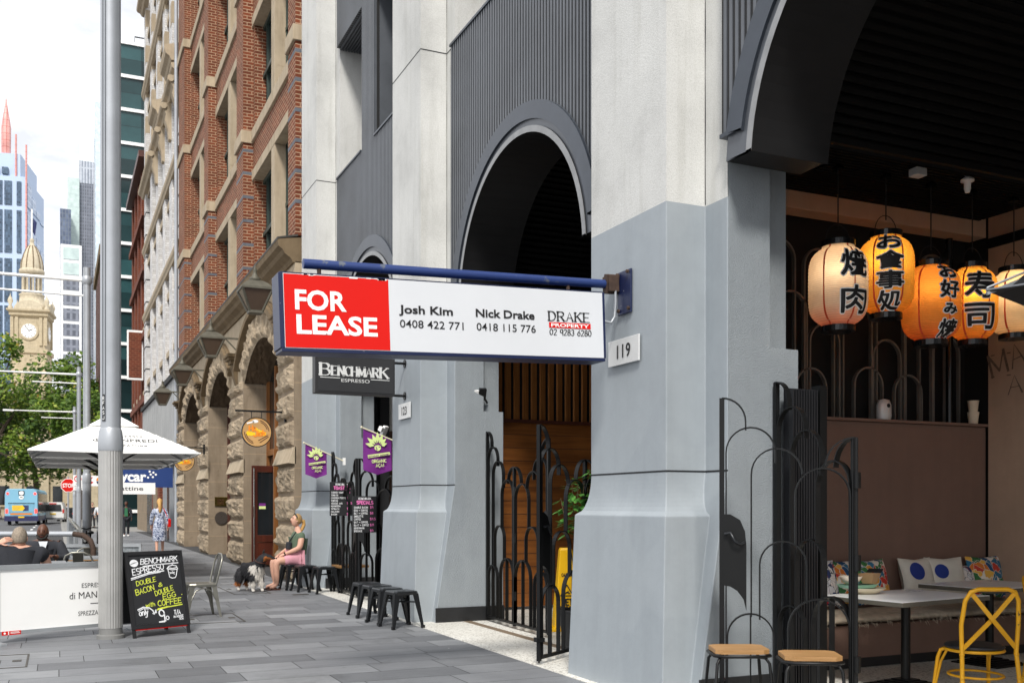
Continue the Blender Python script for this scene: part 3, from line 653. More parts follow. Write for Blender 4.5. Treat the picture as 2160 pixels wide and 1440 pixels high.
# timber screen in the second bay
ws = MB().box(5.36, 12.99, 0.05, 9.0, 13.05, 2.70)
ws.build('timber_boarding', wood('boarding', '#6b3d1a', '#a5672f', 'x', 0.5, 0.5), bld)
g = MB()
for k in range(1, 14): g.box(5.37, 12.985, 0.05 + k * 0.19, 9.0, 12.989, 0.055 + k * 0.19)
g.build('board_joint', M['groove'], bld)
sl_ = MB()
for k in range(26):
    x = 5.40 + k * 0.138; sl_.obox((x + 0.05, 13.0, 3.36), (0.105, 0.03, 1.26), rz=0.45)
sl_.build('timber_slats', M['wood_panel'], bld)
MB().box(5.36, 13.06, 2.70, 9.0, 13.10, 6.5).build('timber_screen_backing', M['int_dark'], bld); MB().box(5.37, 12.93, 2.69, 9.0, 13.04, 2.735).build('timber_rail', M['dark_brown'], bld)
# black shopfront of the third bay
sf = MB().box(5.36, 18.58, 0.0, 5.62, 18.74, 4.2); sf.box(5.62, 18.40, 0, 5.80, 18.74, 4.2).build('black_partition', M['black_wall'], bld)
MB().box(5.80, 18.55, 2.95, 9.0, 18.70, 3.6).build('shop_fascia', M['white_gloss'], bld)
MB().box(5.80, 18.72, 0, 9.0, 18.78, 3.6).build('shop_interior', M['brown_wall'], bld)
MB().box(5.9, 18.3, 0.95, 8.5, 18.55, 1.0).build('counter', M['wood_seat'], bld)

# ---------------------------------------------------------------- red brick building on rock-faced arches
bb = thing('brick_building', 'red brick building with sandstone sills standing on rough rock-faced sandstone arches', 'building')
def chisel(y, z, seed, fq):
    """broken facets: each cell of the stone tilts its own way"""
    d, p = noise.voronoi(Vector((y * fq, z * fq, seed * 1.37))); c = p[0]; R = random.Random(int(c.x * 917) * 7919 + int(c.y * 631) * 131 + seed)
    return R.uniform(-0.5, 0.5) + (y * fq - c.x) * R.uniform(-1.1, 1.1) + (z * fq - c.y) * R.uniform(-0.5, 1.3)
def rock(mb, y0, y1, z0, z1, xf, bulge, seed, nu=16, nv=10):
    R = random.Random(seed); oy, oz = R.random() * 50, R.random() * 50
    def f(u, v):
        e = min(u, 1 - u) * (y1 - y0); g = min(v, 1 - v) * (z1 - z0); t = min(1, min(e, g) / 0.09); t = t ** 0.7
        y = y0 + (y1 - y0) * u; z = z0 + (z1 - z0) * v
        a = chisel(y + oy, z + oz, seed, 3.2); b = chisel(y + oy, z + oz, seed + 3, 8.0); c = noise3(y + oy, z + oz, seed + 4, 14.0, 2)
        ed = 0.012 * noise3(y * 3 + oz, z * 3, seed, 2, 2)
        return (xf + 0.03 - t * bulge * max(0.25, 0.95 + 0.42 * a + 0.20 * b + 0.15 * c), y + ed * (1 - t), z + ed * (1 - t))
    mb.grid(f, nu, nv, False)
SPR, APEX, HALF, ZC = 4.55, 5.35, 2.14, 2.06; RA = 3.29
PIERS = [(19.58, 21.2), (25.5, 27.6), (31.9, 34.0), (38.4, 40.3)]
XF = 4.24
for i, (a, b) in enumerate(PIERS):
    pr = MB().box(XF, a, 0, 4.95, b, SPR).build('stone_pier', M['ashlar'], bb)
    z = 0.0; rk = MB(); j = 0
    for hgt in (0.62, 0.52, 0.58, 0.60): rock(rk, a + 0.01, b - 0.01, z + 0.012, z + hgt - 0.012, XF, 0.115, i * 40 + j); z += hgt; j += 1
    z += 0.34
    while z < SPR - 0.2:
        hgt = min(0.56, SPR + 0.12 - z); rock(rk, a + 0.05, b - 0.05, z + 0.012, z + hgt - 0.012, XF, 0.115, i * 40 + j); z += hgt; j += 1
    rk.build('rock_facing', M['rockface'], pr)
    MB().prism([(XF + 0.02, 2.32), (XF - 0.13, 2.34), (XF - 0.10, 2.42), (XF - 0.02, 2.655), (XF + 0.02, 2.66)], lambda p, q: (p, a - 0.0, q), lambda p, q: (p, b, q)).build('string_course', M['sandstone'], pr)
    ym = (a + b) / 2
    cb = MB()
    for q, (w_, dz) in enumerate(((0.16, 0.0), (0.24, 0.10), (0.32, 0.19), (0.38, 0.26))): cb.box(XF - 0.03 - w_ * 0.7, ym - w_, 5.06 + dz, XF, ym + w_, 5.06 + dz + 0.085)
    cb.prism([(XF, 4.5), (XF - 0.10, 4.85), (XF - 0.13, 5.058), (XF, 5.058)], lambda p, q: (p, ym - 0.14, q), lambda p, q: (p, ym + 0.14, q))
    cb.build('corbel', M['cornice'], bb, bevel=0.015)
M['joint_strip'] = plain('mortar_strip', '#d8c9b2', 0.8)
for i in range(3):
    y0, y1 = PIERS[i][1], PIERS[i + 1][0]; yc = (y0 + y1) / 2; hs = (y1 - y0) / 2
    rise = 0.80; RR = (hs * hs + rise * rise) / (2 * rise); zc = SPR + rise - RR; th = math.asin(hs / RR)
    vo = MB(); nvs = 9
    for k in range(nvs):
        t0 = -th + 2 * th * k / nvs; t1 = -th + 2 * th * (k + 1) / nvs; sd = 300 + i * 20 + k; oy = sd * 1.7
        def f(u, v, t0=t0, t1=t1, sd=sd):
            t = t0 + (t1 - t0) * (0.02 + 0.96 * u); r = RR + 0.62 * v; e = min(u, 1 - u) * (t1 - t0) * RR; g = min(v, 1 - v) * 0.62; q = min(1, min(e, g) / 0.12); q = q * q * (3 - 2 * q)
            y = yc + r * sin(t); z = zc + r * cos(t); return (XF + 0.02 - q * 0.10 * max(0.3, 0.95 + 0.42 * chisel(y, z, sd, 3.2) + 0.2 * chisel(y, z, sd + 2, 8.0)), y, z)
        vo.grid(f, 11, 11)
    vo.build('rough_arch', M['rockface'], bb)
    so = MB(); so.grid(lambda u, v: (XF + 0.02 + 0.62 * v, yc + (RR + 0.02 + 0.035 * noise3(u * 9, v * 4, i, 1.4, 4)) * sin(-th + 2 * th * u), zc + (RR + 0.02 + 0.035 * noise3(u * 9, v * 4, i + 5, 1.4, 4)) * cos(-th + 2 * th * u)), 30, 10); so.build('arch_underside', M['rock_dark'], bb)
    hm = MB(); hp = [(XF - 0.06, yc + (RR + 0.70) * sin(-th * 1.06 + 2.12 * th * k / 24), zc + (RR + 0.70) * cos(-th * 1.06 + 2.12 * th * k / 24)) for k in range(25)]
    hm.tube(hp, 0, flat=(0.22, 0.13), fdir=(1, 0, 0)); hm.tube([(p[0] + 0.02, p[1], p[2] + 0.09) for p in hp], 0, flat=(0.10, 0.07), fdir=(1, 0, 0)); hm.build('hood_mould', M['cornice'], bb)
# wall face above the arches
wl = MB(); y = PIERS[0][0]
def ext(y):
    for i in range(3):
        y0, y1 = PIERS[i][1], PIERS[i + 1][0]
        if y0 <= y <= y1:
            yc = (y0 + y1) / 2; hs = (y1 - y0) / 2; RR = (hs * hs + 0.64) / 1.6; zc = SPR + 0.8 - RR; return zc + sqrt(max(0, (RR + 0.3) ** 2 - (y - yc) ** 2))
    return SPR
while y < PIERS[3][1] - 0.01:
    y2 = min(y + 0.25, PIERS[3][1]); za, zb = ext(y + 0.001), ext(y2 - 0.001)
    wl.prism([(y, za), (y2, zb), (y2, 6.3), (y, 6.3)], lambda p, q: (XF + 0.004, p, q), lambda p, q: (4.7, p, q)); y = y2
wl.build('arcade_wall', M['sandstone'], bb)
cpf = [(4.5, 6.28), (XF - 0.04, 6.28), (XF - 0.08, 6.36), (XF - 0.20, 6.44), (XF - 0.24, 6.52), (XF - 0.32, 6.58), (XF - 0.34, 6.70), (XF - 0.30, 6.72), (4.5, 6.80)]
MB().prism(cpf, lambda p, q: (p, 19.58, q), lambda p, q: (p, 40.45, q)).build('cornice', M['cornice'], bb)
MB().prism([(XF - 0.345, 6.70), (XF - 0.345, 6.745), (4.3, 6.84), (4.3, 6.80), (XF - 0.30, 6.722)], lambda p, q: (p, 19.57, q), lambda p, q: (p, 40.46, q)).build('cornice_flashing', plain('lead_flashing', '#3a3733', 0.7, 0, 0.3, 3), bb)
# entrances and windows inside the arches
for i in range(3):
    y0, y1 = PIERS[i][1], PIERS[i + 1][0]
    bk = MB().box(4.88, y0 - 0.02, 0, 4.94, y1 + 0.02, 5.42).build('arch_glazing', M['dark_glass'], bb)
    fr = MB()
    for q in range(5): yy = y0 + (y1 - y0) * q / 4; fr.box(4.80, yy - 0.06, 0, 4.875, yy + 0.06, 4.9)
    fr.box(4.81, y0, 2.75, 4.87, y1, 2.9); fr.box(4.81, y0, 0.0, 4.87, y1, 0.5)
    fr.build('timber_frame', M['door_wood'] if i == 0 else M['dark_brown'], bk)
dr = thing('glazed_door', 'open dark red timber door with tall glass pane under the first stone arch', 'door', (4.30, 24.72, 0.06))
f = MB(); f.box(0, 0, 0, 0.14, 0.05, 2.42); f.box(0.52, 0, 0, 0.64, 0.05, 2.42); f.box(0.14, 0, 2.26, 0.52, 0.05, 2.42); f.box(0.14, 0, 0.55, 0.52, 0.05, 0.72); f.box(0.14, 0, 0, 0.52, 0.05, 0.12)
f.build('door_frame', M['door_red'], dr, bevel=0.006); MB().box(0.145, 0.02, 0.125, 0.515, 0.04, 0.545).build('lower_panel', M['door_red'], dr); 
gp = MB().box(0.142, 0.022, 0.722, 0.518, 0.03, 2.258).build('pane', M['dark_glass'], dr)
st = MB(); sp = Plane((0.18, 0.0215, 1.3), (1, 0, 0), (0, 0, 1)); rect(st, sp, 0, 0.13, 0.16, 0.20, 0.001); st.build('sticker', M['purple'], gp); st = MB(); rect(st, sp, 0, 0.06, 0.16, 0.13, 0.001); st.build('sticker', M['lime'], gp)
MB().tube([(0.05, -0.03, 0.1), (0.05, -0.03, 2.36)], 0.016, 8).box(0.03, -0.045, 1.15, 0.07, 0.0, 1.42).build('bolt_bar', M['steel'], dr)
dw2 = thing('timber_door_leaf', 'weathered orange brown timber door leaf standing beside the dark red door', 'door', (4.42, 22.6, 0.05), 0.0)
MB().box(0, 0, 0, 0.07, 0.07, 2.72).box(0.07, 0.01, 0, 0.42, 0.05, 2.72).build('door_board', M['door_wood'], dw2); MB().tube([(0.1, -0.03, 1.0), (0.1, -0.03, 1.25)], 0.012, 6).build('handle', M['brass'], dw2)
# upper storeys
UP = [(19.58, 20.26), (25.65, 26.65), (32.05, 33.0), (38.45, 40.3)]
TOPB = 22.0
for i, (a, b) in enumerate(UP):
    up = MB().box(4.25, a, 6.82, 4.80, b, TOPB).build('brick_pier', M['brick_red'], bb)
    for zz in [7.45, 8.05, 8.65, 9.25, 9.85, 10.42]: MB().box(4.246, a - 0.004, zz, 4.7, b + 0.004, zz + 0.075).build('dark_band', M['blue_band'], up)
    for zz in (10.64, 14.5, 18.4): MB().box(4.19, a - 0.05, zz, 4.72, b + 0.05, zz + 0.31).build('sill_block', M['sandstone'], up, bevel=0.01)
for i in range(3):
    a, b = UP[i][1], UP[i + 1][0]; ym = (a + b) / 2
    for z0, z1, last in ((6.84, 9.70, 0), (10.95, 13.58, 0), (14.82, 17.45, 0), (18.72, 21.3, 1)):
        sp = MB().box(4.50, a, z1 + 0.25, 4.80, b, z1 + 0.96).build('spandrel', M['brick_red'], bb)
        MB().box(4.44, a, z1 + 0.965, 4.85, b, z1 + 1.25).build('window_sill', M['sandstone'], bb, bevel=0.01)
        MB().box(4.465, a, z1, 4.86, b, z1 + 0.248).build('lintel', M['sandstone'], bb, bevel=0.006)
        MB().box(4.47, ym - 0.2, z0, 4.86, ym + 0.2, z1 - 0.002).build('stone_mullion', M['sandstone'], bb, bevel=0.006)
        for s in (-1, 1):
            p0, p1 = (a, ym - 0.2) if s < 0 else (ym + 0.2, b)
            f = MB(); zm = z0 + 0.52 * (z1 - z0)
            for q in (p0, p1 - 0.1): f.box(4.72, q, z0, 4.80, q + 0.1, z1)
            for q in (p0 + 0.45, p1 - 0.55): f.box(4.74, q, z0, 4.80, q + 0.05, z1)
            f.box(4.71, p0, zm - 0.05, 4.79, p1, zm + 0.05); f.box(4.72, p0, z1 - 0.1, 4.79, p1, z1); f.box(4.72, p0, z0, 4.79, p1, z0 + 0.1)
            wn = f.build('window', M['green_frame'], bb); MB().box(4.795, p0, z0, 4.815, p1, z1).build('pane', M['dark_glass'], wn)
            jb = MB(); q = p1 if s > 0 else p0
            jb.box(4.51, q - 0.16 if s > 0 else q, z0, 4.79, q if s > 0 else q + 0.16, z1); jb.build('brick_jamb', M['brick_red'], bb)
MB().box(4.9, 19.58, 6.9, 14, 40.3, TOPB).build('upper_block', M['int_dark'], bb)
MB().box(5.4, 19.58, 0, 14, 40.3, 6.85).build('lower_block', M['int_dark'], bb)
MB().tube([(4.16, 40.38, 0.1), (4.16, 40.38, 22)], 0.07, 8).build('downpipe', M['pole_grey'], bb)

# brass plate and vent on the second pier
pl = thing('brass_plaque', 'square brass nameplate screwed to the stone pier above a round vent', 'plaque', (4.55, 25.49, 1.62)); MB().box(-0.2, -0.03, -0.13, 0.2, 0, 0.15).build('plate', M['brass'], pl, bevel=0.005)
f = MB(); P = Plane((-0.15, -0.031, 0.05), (1, 0, 0), (0, 0, 1))
for q in range(3): rect(f, P, 0.02, -0.06 * q, 0.22, -0.06 * q + 0.02, 0.001)
f.build('engraving', M['dark_brown'], pl)
pl.location = (4.62, 31.885, 1.62)
ve = tag(MB().lathe([(0.0, 0), (0.2, 0), (0.2, 0.025), (0.17, 0.03)], (4.62, 31.86, 1.12), 20, False, 'y').build('round_vent', plain('vent_metal', '#4e4640', 0.5, 0.5, 0.2, 30)), 'round dark metal vent cover under the brass nameplate', 'vent')

# wall lanterns
lan0 = thing('wall_lantern', 'four sided bronze wall lantern', 'lantern', group='lanterns along the stone arches')
def lamp_ring(r, z): return [(r * cos(pi / 4 + k * pi / 2), r * sin(pi / 4 + k * pi / 2), z) for k in range(4)]
MB().loft([lamp_ring(0.17, -0.26), lamp_ring(0.40, 0.14)]).build('lantern_glass', M['lantern_glass'], lan0)
f = MB()
for k in range(4): f.bar(lamp_ring(0.172, -0.27)[k], lamp_ring(0.405, 0.14)[k], 0.035, 0.035)
f.loft([lamp_ring(0.19, -0.31), lamp_ring(0.19, -0.26)]); f.build('lantern_frame', M['lantern_metal'], lan0)
MB().loft([lamp_ring(0.43, 0.13), lamp_ring(0.43, 0.17), lamp_ring(0.30, 0.26), lamp_ring(0.20, 0.31), lamp_ring(0.10, 0.335)]).lathe([(0.10, 0.33), (0.12, 0.37), (0.06, 0.42), (0.03, 0.50), (0.045, 0.53), (0.012, 0.60), (0.0, 0.70)], n=10).build('lantern_cap', M['lantern_metal'], lan0)
f = MB(); f.bar((0.25, 0, 0.20), (0.74, 0, 0.20), 0.045, 0.045); f.bar((0.72, 0, 0.26), (0.72, 0, -0.25), 0.05, 0.06); f.bar((0.36, 0, 0.18), (0.71, 0, -0.18), 0.03, 0.03); f.build('bracket', M['lantern_metal'], lan0)
LL = ['largest bronze wall lantern, nearest the sign, above the first rough arch', 'bronze wall lantern above the brass nameplate pier, second from the sign', 'bronze wall lantern between the second and third rough arches, third from the sign', 'smallest bronze wall lantern in front of the grey fascia, farthest from the sign']
for i, y in enumerate((19.75, 25.9, 32.2, 38.6)):
    o = lan0 if i == 0 else copy_tree(lan0); o.location = (3.50, y, 5.55 - 0.02 * i); o['label'] = LL[i]

# ---------------------------------------------------------------- whitewashed building
wb = thing('whitewashed_building', 'tall whitewashed brick building with sandstone cornices beyond the red brick one', 'building')
WX = 4.30; Y0, Y1 = 40.5, 58.0
MB().box(WX + 0.45, Y0, 6.8, 14, Y1, 29).build('wall', M['brick_white'], wb)
pil = [40.5, 43.4, 46.3, 49.6, 53.0, 56.8]
for y in pil: 
    p = MB().box(WX, y, 6.82, WX + 0.36, y + 1.1, 29).build('pilaster', M['brick_white'], wb)
    for q in range(9 if y in (pil[0], pil[-1]) else 0): MB().box(WX - 0.012, y - 0.012, 7.6 + q * 1.2, WX + 0.3, y + 1.112, 7.66 + q * 1.2).build('dark_band', M['groove'], p)
    for q in range(5): MB().box(WX - 0.012, y - 0.012, 19.6 + q * 1.9, WX + 0.3, y + 0.5, 20.5 + q * 1.9).build('quoin', M['sandstone'], p)
for a, b in zip(pil, pil[1:]):
    for z0 in (8.3, 12.2, 15.8, 20.4, 24.4):
        w_ = MB().box(WX + 0.40, a + 1.35, z0, WX + 0.445, b - 0.25, z0 + 2.2).build('window', M['dark_glass'], wb)
        MB().box(WX + 0.05, a + 1.12, z0 - 0.35, WX + 0.34, b - 0.02, z0 - 0.1).build('window_sill', M['sandstone'], wb); MB().box(WX + 0.08, a + 1.12, z0 + 2.2, WX + 0.34, b - 0.02, z0 + 2.5).build('lintel', M['sandstone'], wb)
for zz, pj_ in ((11.4, 0.10), (15.0, 0.12), (18.2, 0.32), (23.6, 0.15), (28.2, 0.4)):
    prof = [(WX + 0.1, zz), (WX - pj_ * 0.3, zz + 0.03), (WX - pj_ * 0.5, zz + 0.16), (WX - pj_ * 0.9, zz + 0.24), (WX - pj_, zz + 0.34), (WX - pj_, zz + 0.42), (WX + 0.1, zz + 0.48)]
    MB().prism(prof, lambda p, q: (p, Y0 - 0.05, q), lambda p, q: (p, Y1, q)).build('cornice', M['sandstone'], wb)
def scroll_bracket(y, z):
    pts = [(a_ * 0.8, b_ * 0.85) for a_, b_ in [(0, 0)] + [(-0.42 + 0.17 * cos(radians(t)), -0.18 + 0.17 * sin(radians(t))) for t in range(90, 300, 30)] + [(-0.30, -0.55), (-0.36, -0.85), (-0.20, -1.3), (-0.16, -1.75), (0, -1.8)]]
    MB().prism([(WX + 0.02 + a, z + b) for a, b in pts], lambda p, q: (p, y, q), lambda p, q: (p, y + 0.42, q)).lathe([(0.13, 0), (0.13, 0.05), (0.09, 0.05), (0.09, 0.03), (0.03, 0.07)], (WX - 0.32, y - 0.07, z - 0.155), 12, False, 'y').build('scroll_bracket', M['sandstone'], wb, bevel=0.02)
for y in (40.6, 43.5, 46.4, 49.7): scroll_bracket(y, 18.2)
for y, z in ((40.42, 18.7), (46.2, 18.7)):
    hd = [(WX + 0.1, z), (WX - 0.32, z), (WX - 0.38, z + 0.14), (WX - 0.52, z + 0.24), (WX - 0.56, z + 0.42), (WX - 0.56, z + 0.55), (WX + 0.1, z + 0.75)]
    MB().prism(hd, lambda p, q: (p, y, q), lambda p, q: (p, y + 2.2, q)).build('projecting_hood', M['sandstone'], wb)
k = NT('streaked_cement', 0.85); v_ = k.map('Object', (1, 6, 0.4)); k.col(k.ramp(k.noise(v_, 2.0, 7, 0.7), [(0.3, srgb('#6f7071')), (0.5, srgb('#a3a4a3')), (0.7, srgb('#c3c3c0'))])); M['streaked'] = k.m
fa = MB().prism([(Y0, 3.2), (46.5, 3.2), (46.5, 3.2), (Y1, 3.2), (Y1, 6.6), (Y0, 6.6)], lambda p, q: (4.22, p, q), lambda p, q: (4.5, p, q)).build('cement_fascia', M['streaked'], wb)
MB().box(4.12, Y0, 6.60, 4.7, Y1, 6.80).build('fascia_cap', M['groove'], wb)
MB().box(4.45, Y0 + 0.1, 0, 14, Y1, 3.19).build('shopfront', M['black_gloss'], wb)
for y in (40.62, 43.6, 46.5): MB().box(4.24, y, 0, 4.40, y + 0.16, 3.19).build('shop_post', M['pole_grey'], wb)
for y in (48.0, 51.0): MB().box(4.22, y, 0, 4.44, y + 1.0, 3.19).build('brick_post', M['brick_far'], wb)
MB().box(4.18, 49.2, 0, 4.44, 50.9, 3.19).build('stone_panel', M['ashlar'], wb)

# red building, glass tower and the sandstone block farther down the same side
rb = thing('red_building', 'narrow dark red brick building beyond the whitewashed facade', 'building')
MB().box(4.58, 58.0, 3.2, 16, 69, 20.6).build('wall', M['brick_far'], rb); MB().box(4.7, 58.1, 0, 16, 69, 3.2).build('shopfront', M['ashlar'], rb)
for y in (58.0, 60.6, 63.2, 65.8, 68.2):
    MB().box(4.36, y, 3.2, 4.59, y + 0.8, 20.6).build('pilaster', M['brick_far'], rb)
for y in (58.9, 61.5, 64.1, 66.7):
    for z in (4.4, 8.0, 11.6, 15.2, 18.0):
        MB().box(4.53, y + 0.2, z, 4.59, y + 1.3, z + (2.3 if z < 17 else 1.6)).build('window', M['dark_glass'], rb); MB().box(4.40, y + 0.1, z - 0.25, 4.59, y + 1.4, z - 0.02).build('window_sill', M['sandstone'], rb)
for zz, d in ((7.2, 0.12), (10.8, 0.12), (14.4, 0.2), (17.4, 0.25), (20.6, 0.5)): MB().box(4.36 - d * 0.7, 58.0, zz, 4.6, 69, zz + 0.35).build('cornice', M['dark_brown'] if zz > 20 else M['brick_far'], rb)
b = thing('blade_sign', 'white framed blade sign high on the dark red brick building', 'sign', (4.15, 60.0, 8.6)); MB().box(-0.6, 0, 0, 0.25, 0.25, 2.8).build('sign_case', M['white_gloss'], b); MB().box(-0.52, -0.02, 0.12, 0.17, 0.0, 2.68).build('sign_face', M['brick_far'], b)
def facade_mat(name, frame, glass_a, glass_b, w, h, ms, rough=0.25):
    k = NT(name, rough, 0.0, 0.4); b = k.n('ShaderNodeTexBrick'); b.offset = 0.0; k.l(k.map('UV'), b.inputs['Vector']); b.inputs['Scale'].default_value = 1
    b.inputs['Brick Width'].default_value = w; b.inputs['Row Height'].default_value = h; b.inputs['Mortar Size'].default_value = ms; b.inputs['Mortar Smooth'].default_value = 0.0
    b.inputs['Color1'].default_value = srgb(glass_a); b.inputs['Color2'].default_value = srgb(glass_b); b.inputs['Mortar'].default_value = srgb(frame)
    n = k.noise(k.map('UV'), 0.35, 5, 0.7); a = k.mix(b.outputs['Color'], k.ramp(n, [(0.3, (0.6, 0.65, 0.68)), (0.7, (1.2, 1.2, 1.2))]), 0.7, 'MULTIPLY'); k.col(a); return k.m
gt = thing('glass_tower', 'dark green glass tower with white mullions behind the red brick building', 'tower')
MB().box(3.8, 75, 0, 24, 95, 34).build('curtain_wall', facade_mat('tower_glass', '#1c2b2d', '#142426', '#36595b', 2.7, 2.35, 0.02, 0.12), gt)
f = MB()
for q in range(15): f.box(3.7, 74.85, 1.0 + q * 2.35, 24.0, 74.99, 1.22 + q * 2.35)
for q in range(8): f.box(3.74 + q * 2.7, 74.8, 0, 3.88 + q * 2.7, 74.99, 34)
f.build('mullion_grid', M['white_gloss'], gt); MB().tube([(5, 76, 34), (5, 76, 35.0), (9, 76, 35.0), (9, 76, 34)], 0.05, 6).build('roof_rail', M['groove'], gt)
sb = thing('sandstone_building', 'sandstone and dark brick corner building glimpsed behind the big street pole', 'building')
MB().box(4.4, 112, 0, 22, 130, 27.5).build('wall', M['sandstone'], sb); MB().box(3.9, 111.6, 27.5, 22.4, 130.4, 28.6).build('cornice', M['cornice'], sb)
for q in range(6): MB().box(4.1, 112.5 + q * 3, 4, 4.4, 113.6 + q * 3, 27).build('pilaster', M['dark_brown'], sb)

# ---------------------------------------------------------------- far end of the street
M['town_stone'] = stone('town_hall_stone', '#bdb096', (1.6, 0.5), 1.2, 0.1, 0.02, 0.16)
M['dome_stone'] = stone('dome_stone', '#c8bda6', None, 1.2, 0.3, 0.05, 0.2)
th_ = thing('town_hall', 'ornate sandstone town hall with rows of dark windows closing the street', 'building', (0, 152, 0))
MB().box(-60, 0, 0, 6, 25, 17).build('wall', M['town_stone'], th_)
for z, d in ((5.6, 0.35), (10.6, 0.3), (16.4, 0.7)): MB().box(-60, -d, z, 6, 0.2, z + 0.6).build('string_course', M['town_stone'], th_)
for q in range(14):
    x = -38 + q * 3.3
    MB().box(x - 0.55, -0.5, 0, x + 0.55, 0.1, 16.4).build('pilaster', M['town_stone'], th_)
    for z0, h in ((1.6, 2.6), (6.6, 3.2), (11.6, 3.4)):
        w_ = MB().box(x + 1.05, -0.12, z0, x + 2.25, 0.02, z0 + h).build('window', M['dark_glass'], th_); MB().box(x + 0.9, -0.3, z0 - 0.25, x + 2.4, 0.0, z0 - 0.02).build('window_sill', M['town_stone'], w_)
ct = thing('clock_tower', 'sandstone clock tower with ribbed dome and white clock faces rising over the trees', 'tower', (-3.55, 166, 3.3), radians(-9)); ct.scale = (0.88, 0.88, 0.88)
MB().box(-2.75, -2.75, -3.75, 2.75, 2.75, 24.3).build('tower_shaft', M['town_stone'], ct)
MB().box(-3.0, -3.0, 23.6, 3.0, 3.0, 24.3).build('string_course', M['town_stone'], ct)
MB().box(-2.55, -2.55, 24.3, 2.55, 2.55, 30.4).build('clock_stage', M['town_stone'], ct)
for sx in (-1, 1):
    for sy in (-1, 1):
        for k in (0, 0.75): MB().box(sx * (2.6 - k) - 0.24, sy * 2.58 - 0.2, 24.9, sx * (2.6 - k) + 0.24, sy * 2.58 + 0.2, 29.6).build('corner_pilaster', M['town_stone'], ct)
MB().loft([[(s * a, t * a, z) for s, t in ((-1, -1), (1, -1), (1, 1), (-1, 1))] for a, z in ((2.7, 29.6), (3.0, 29.9), (3.0, 30.3), (3.35, 30.6), (3.35, 30.9), (2.6, 31.0))]).build('entablature', M['town_stone'], ct)
for rz in (0, pi / 2):
    f = MB().prism([(2.2 * cos(radians(t)), 1.5 * sin(radians(t))) for t in range(0, 181, 15)], lambda a, b: (a, -3.2, 30.9 + b), lambda a, b: (a, -2.4, 30.9 + b)); f.xf(Matrix.Rotation(rz, 4, 'Z')).build('curved_pediment', M['dome_stone'], ct)
    d = MB().lathe([(0.0, 0), (1.55, 0), (1.55, -0.12), (1.25, -0.16)], (0, -2.6, 27.3), 32, False, 'y').xf(Matrix.Rotation(rz, 4, 'Z')).build('clock_surround', M['town_stone'], ct)
    c = MB().lathe([(0.0, -0.18), (1.18, -0.18), (1.18, -0.05)], (0, -2.6, 27.3), 32, False, 'y').xf(Matrix.Rotation(rz, 4, 'Z')).build('clock_face', M['white_gloss'], ct)
    P = Plane((0, -2.79, 27.3), (1, 0, 0), (0, 0, 1)); h = MB()
    for k in range(12): a = k * pi / 6; ribbon(h, P, [(0.9 * cos(a), 0.9 * sin(a)), (1.1 * cos(a), 1.1 * sin(a))], 0.09, 0.01)
    h.xf(Matrix.Rotation(rz, 4, 'Z')).build('hour_mark', M['lettering_black'], c)
    h = MB(); ribbon(h, P, [(0.1, 0), (-0.55, 0.85)], 0.09, 0.02); ribbon(h, P, [(0, 0), (0.6, 0.3)], 0.12, 0.02); h.xf(Matrix.Rotation(rz, 4, 'Z')).build('clock_hand', M['lettering_black'], c)
for sx in (-1, 1):
    for sy in (-1, 1): MB().lathe([(0.35, 30.9), (0.4, 31.2), (0.2, 31.5), (0.45, 32.2), (0.3, 32.7), (0.1, 33.0), (0, 33.6)], (sx * 2.8, sy * 2.8, 0), 10).build('corner_urn', M['dome_stone'], ct)
MB().lathe([(2.3, 31.0), (2.3, 32.2), (2.0, 32.3), (1.9, 33.6), (2.05, 33.8), (1.9, 33.9)], n=24).build('drum', M['dome_stone'], ct)
for k in range(10):
    a = 2 * pi * k / 10; MB().lathe([(0.22, 33.8), (0.17, 34.1), (0.15, 37.0), (0.24, 37.3)], (1.45 * cos(a), 1.45 * sin(a), 0), 8).build('column', M['dome_stone'], ct)
MB().lathe([(1.7, 37.2), (2.0, 37.5), (2.0, 38.0), (1.75, 38.2)], n=24).build('column_ring', M['dome_stone'], ct)
dm = MB().lathe([(1.78, 38.2), (1.75, 38.9), (1.6, 39.7), (1.35, 40.6), (1.0, 41.5), (0.55, 42.2), (0.35, 42.5), (0.3, 43.0), (0.4, 43.2), (0.1, 43.6), (0, 44.0)], n=20).build('dome', M['dome_stone'], ct)
f = MB()
for k in range(10):
    a = 2 * pi * k / 10; f.tube([(r * 1.01 * cos(a), r * 1.01 * sin(a), z) for r, z in ((1.78, 38.2), (1.75, 38.9), (1.6, 39.7), (1.35, 40.6), (1.0, 41.5), (0.55, 42.2))], 0.09, 5)
f.build('dome_rib', M['cornice'], dm)
MB().tube([(0, 0, 43.4), (0, 0, 48.5)], 0.13, 8).build('flagpole', M['white_gloss'], ct)
fl = MB(); fl.grid(lambda u, v: (0.12 + 0.75 * u * (0.55 + 0.3 * v), 0.25 * sin(u * 5 + v * 2), 44.6 + 2.5 * v - 0.8 * u), 8, 5, True); fl.build('flag', plain('navy_flag', '#28305e', 0.8), ct)

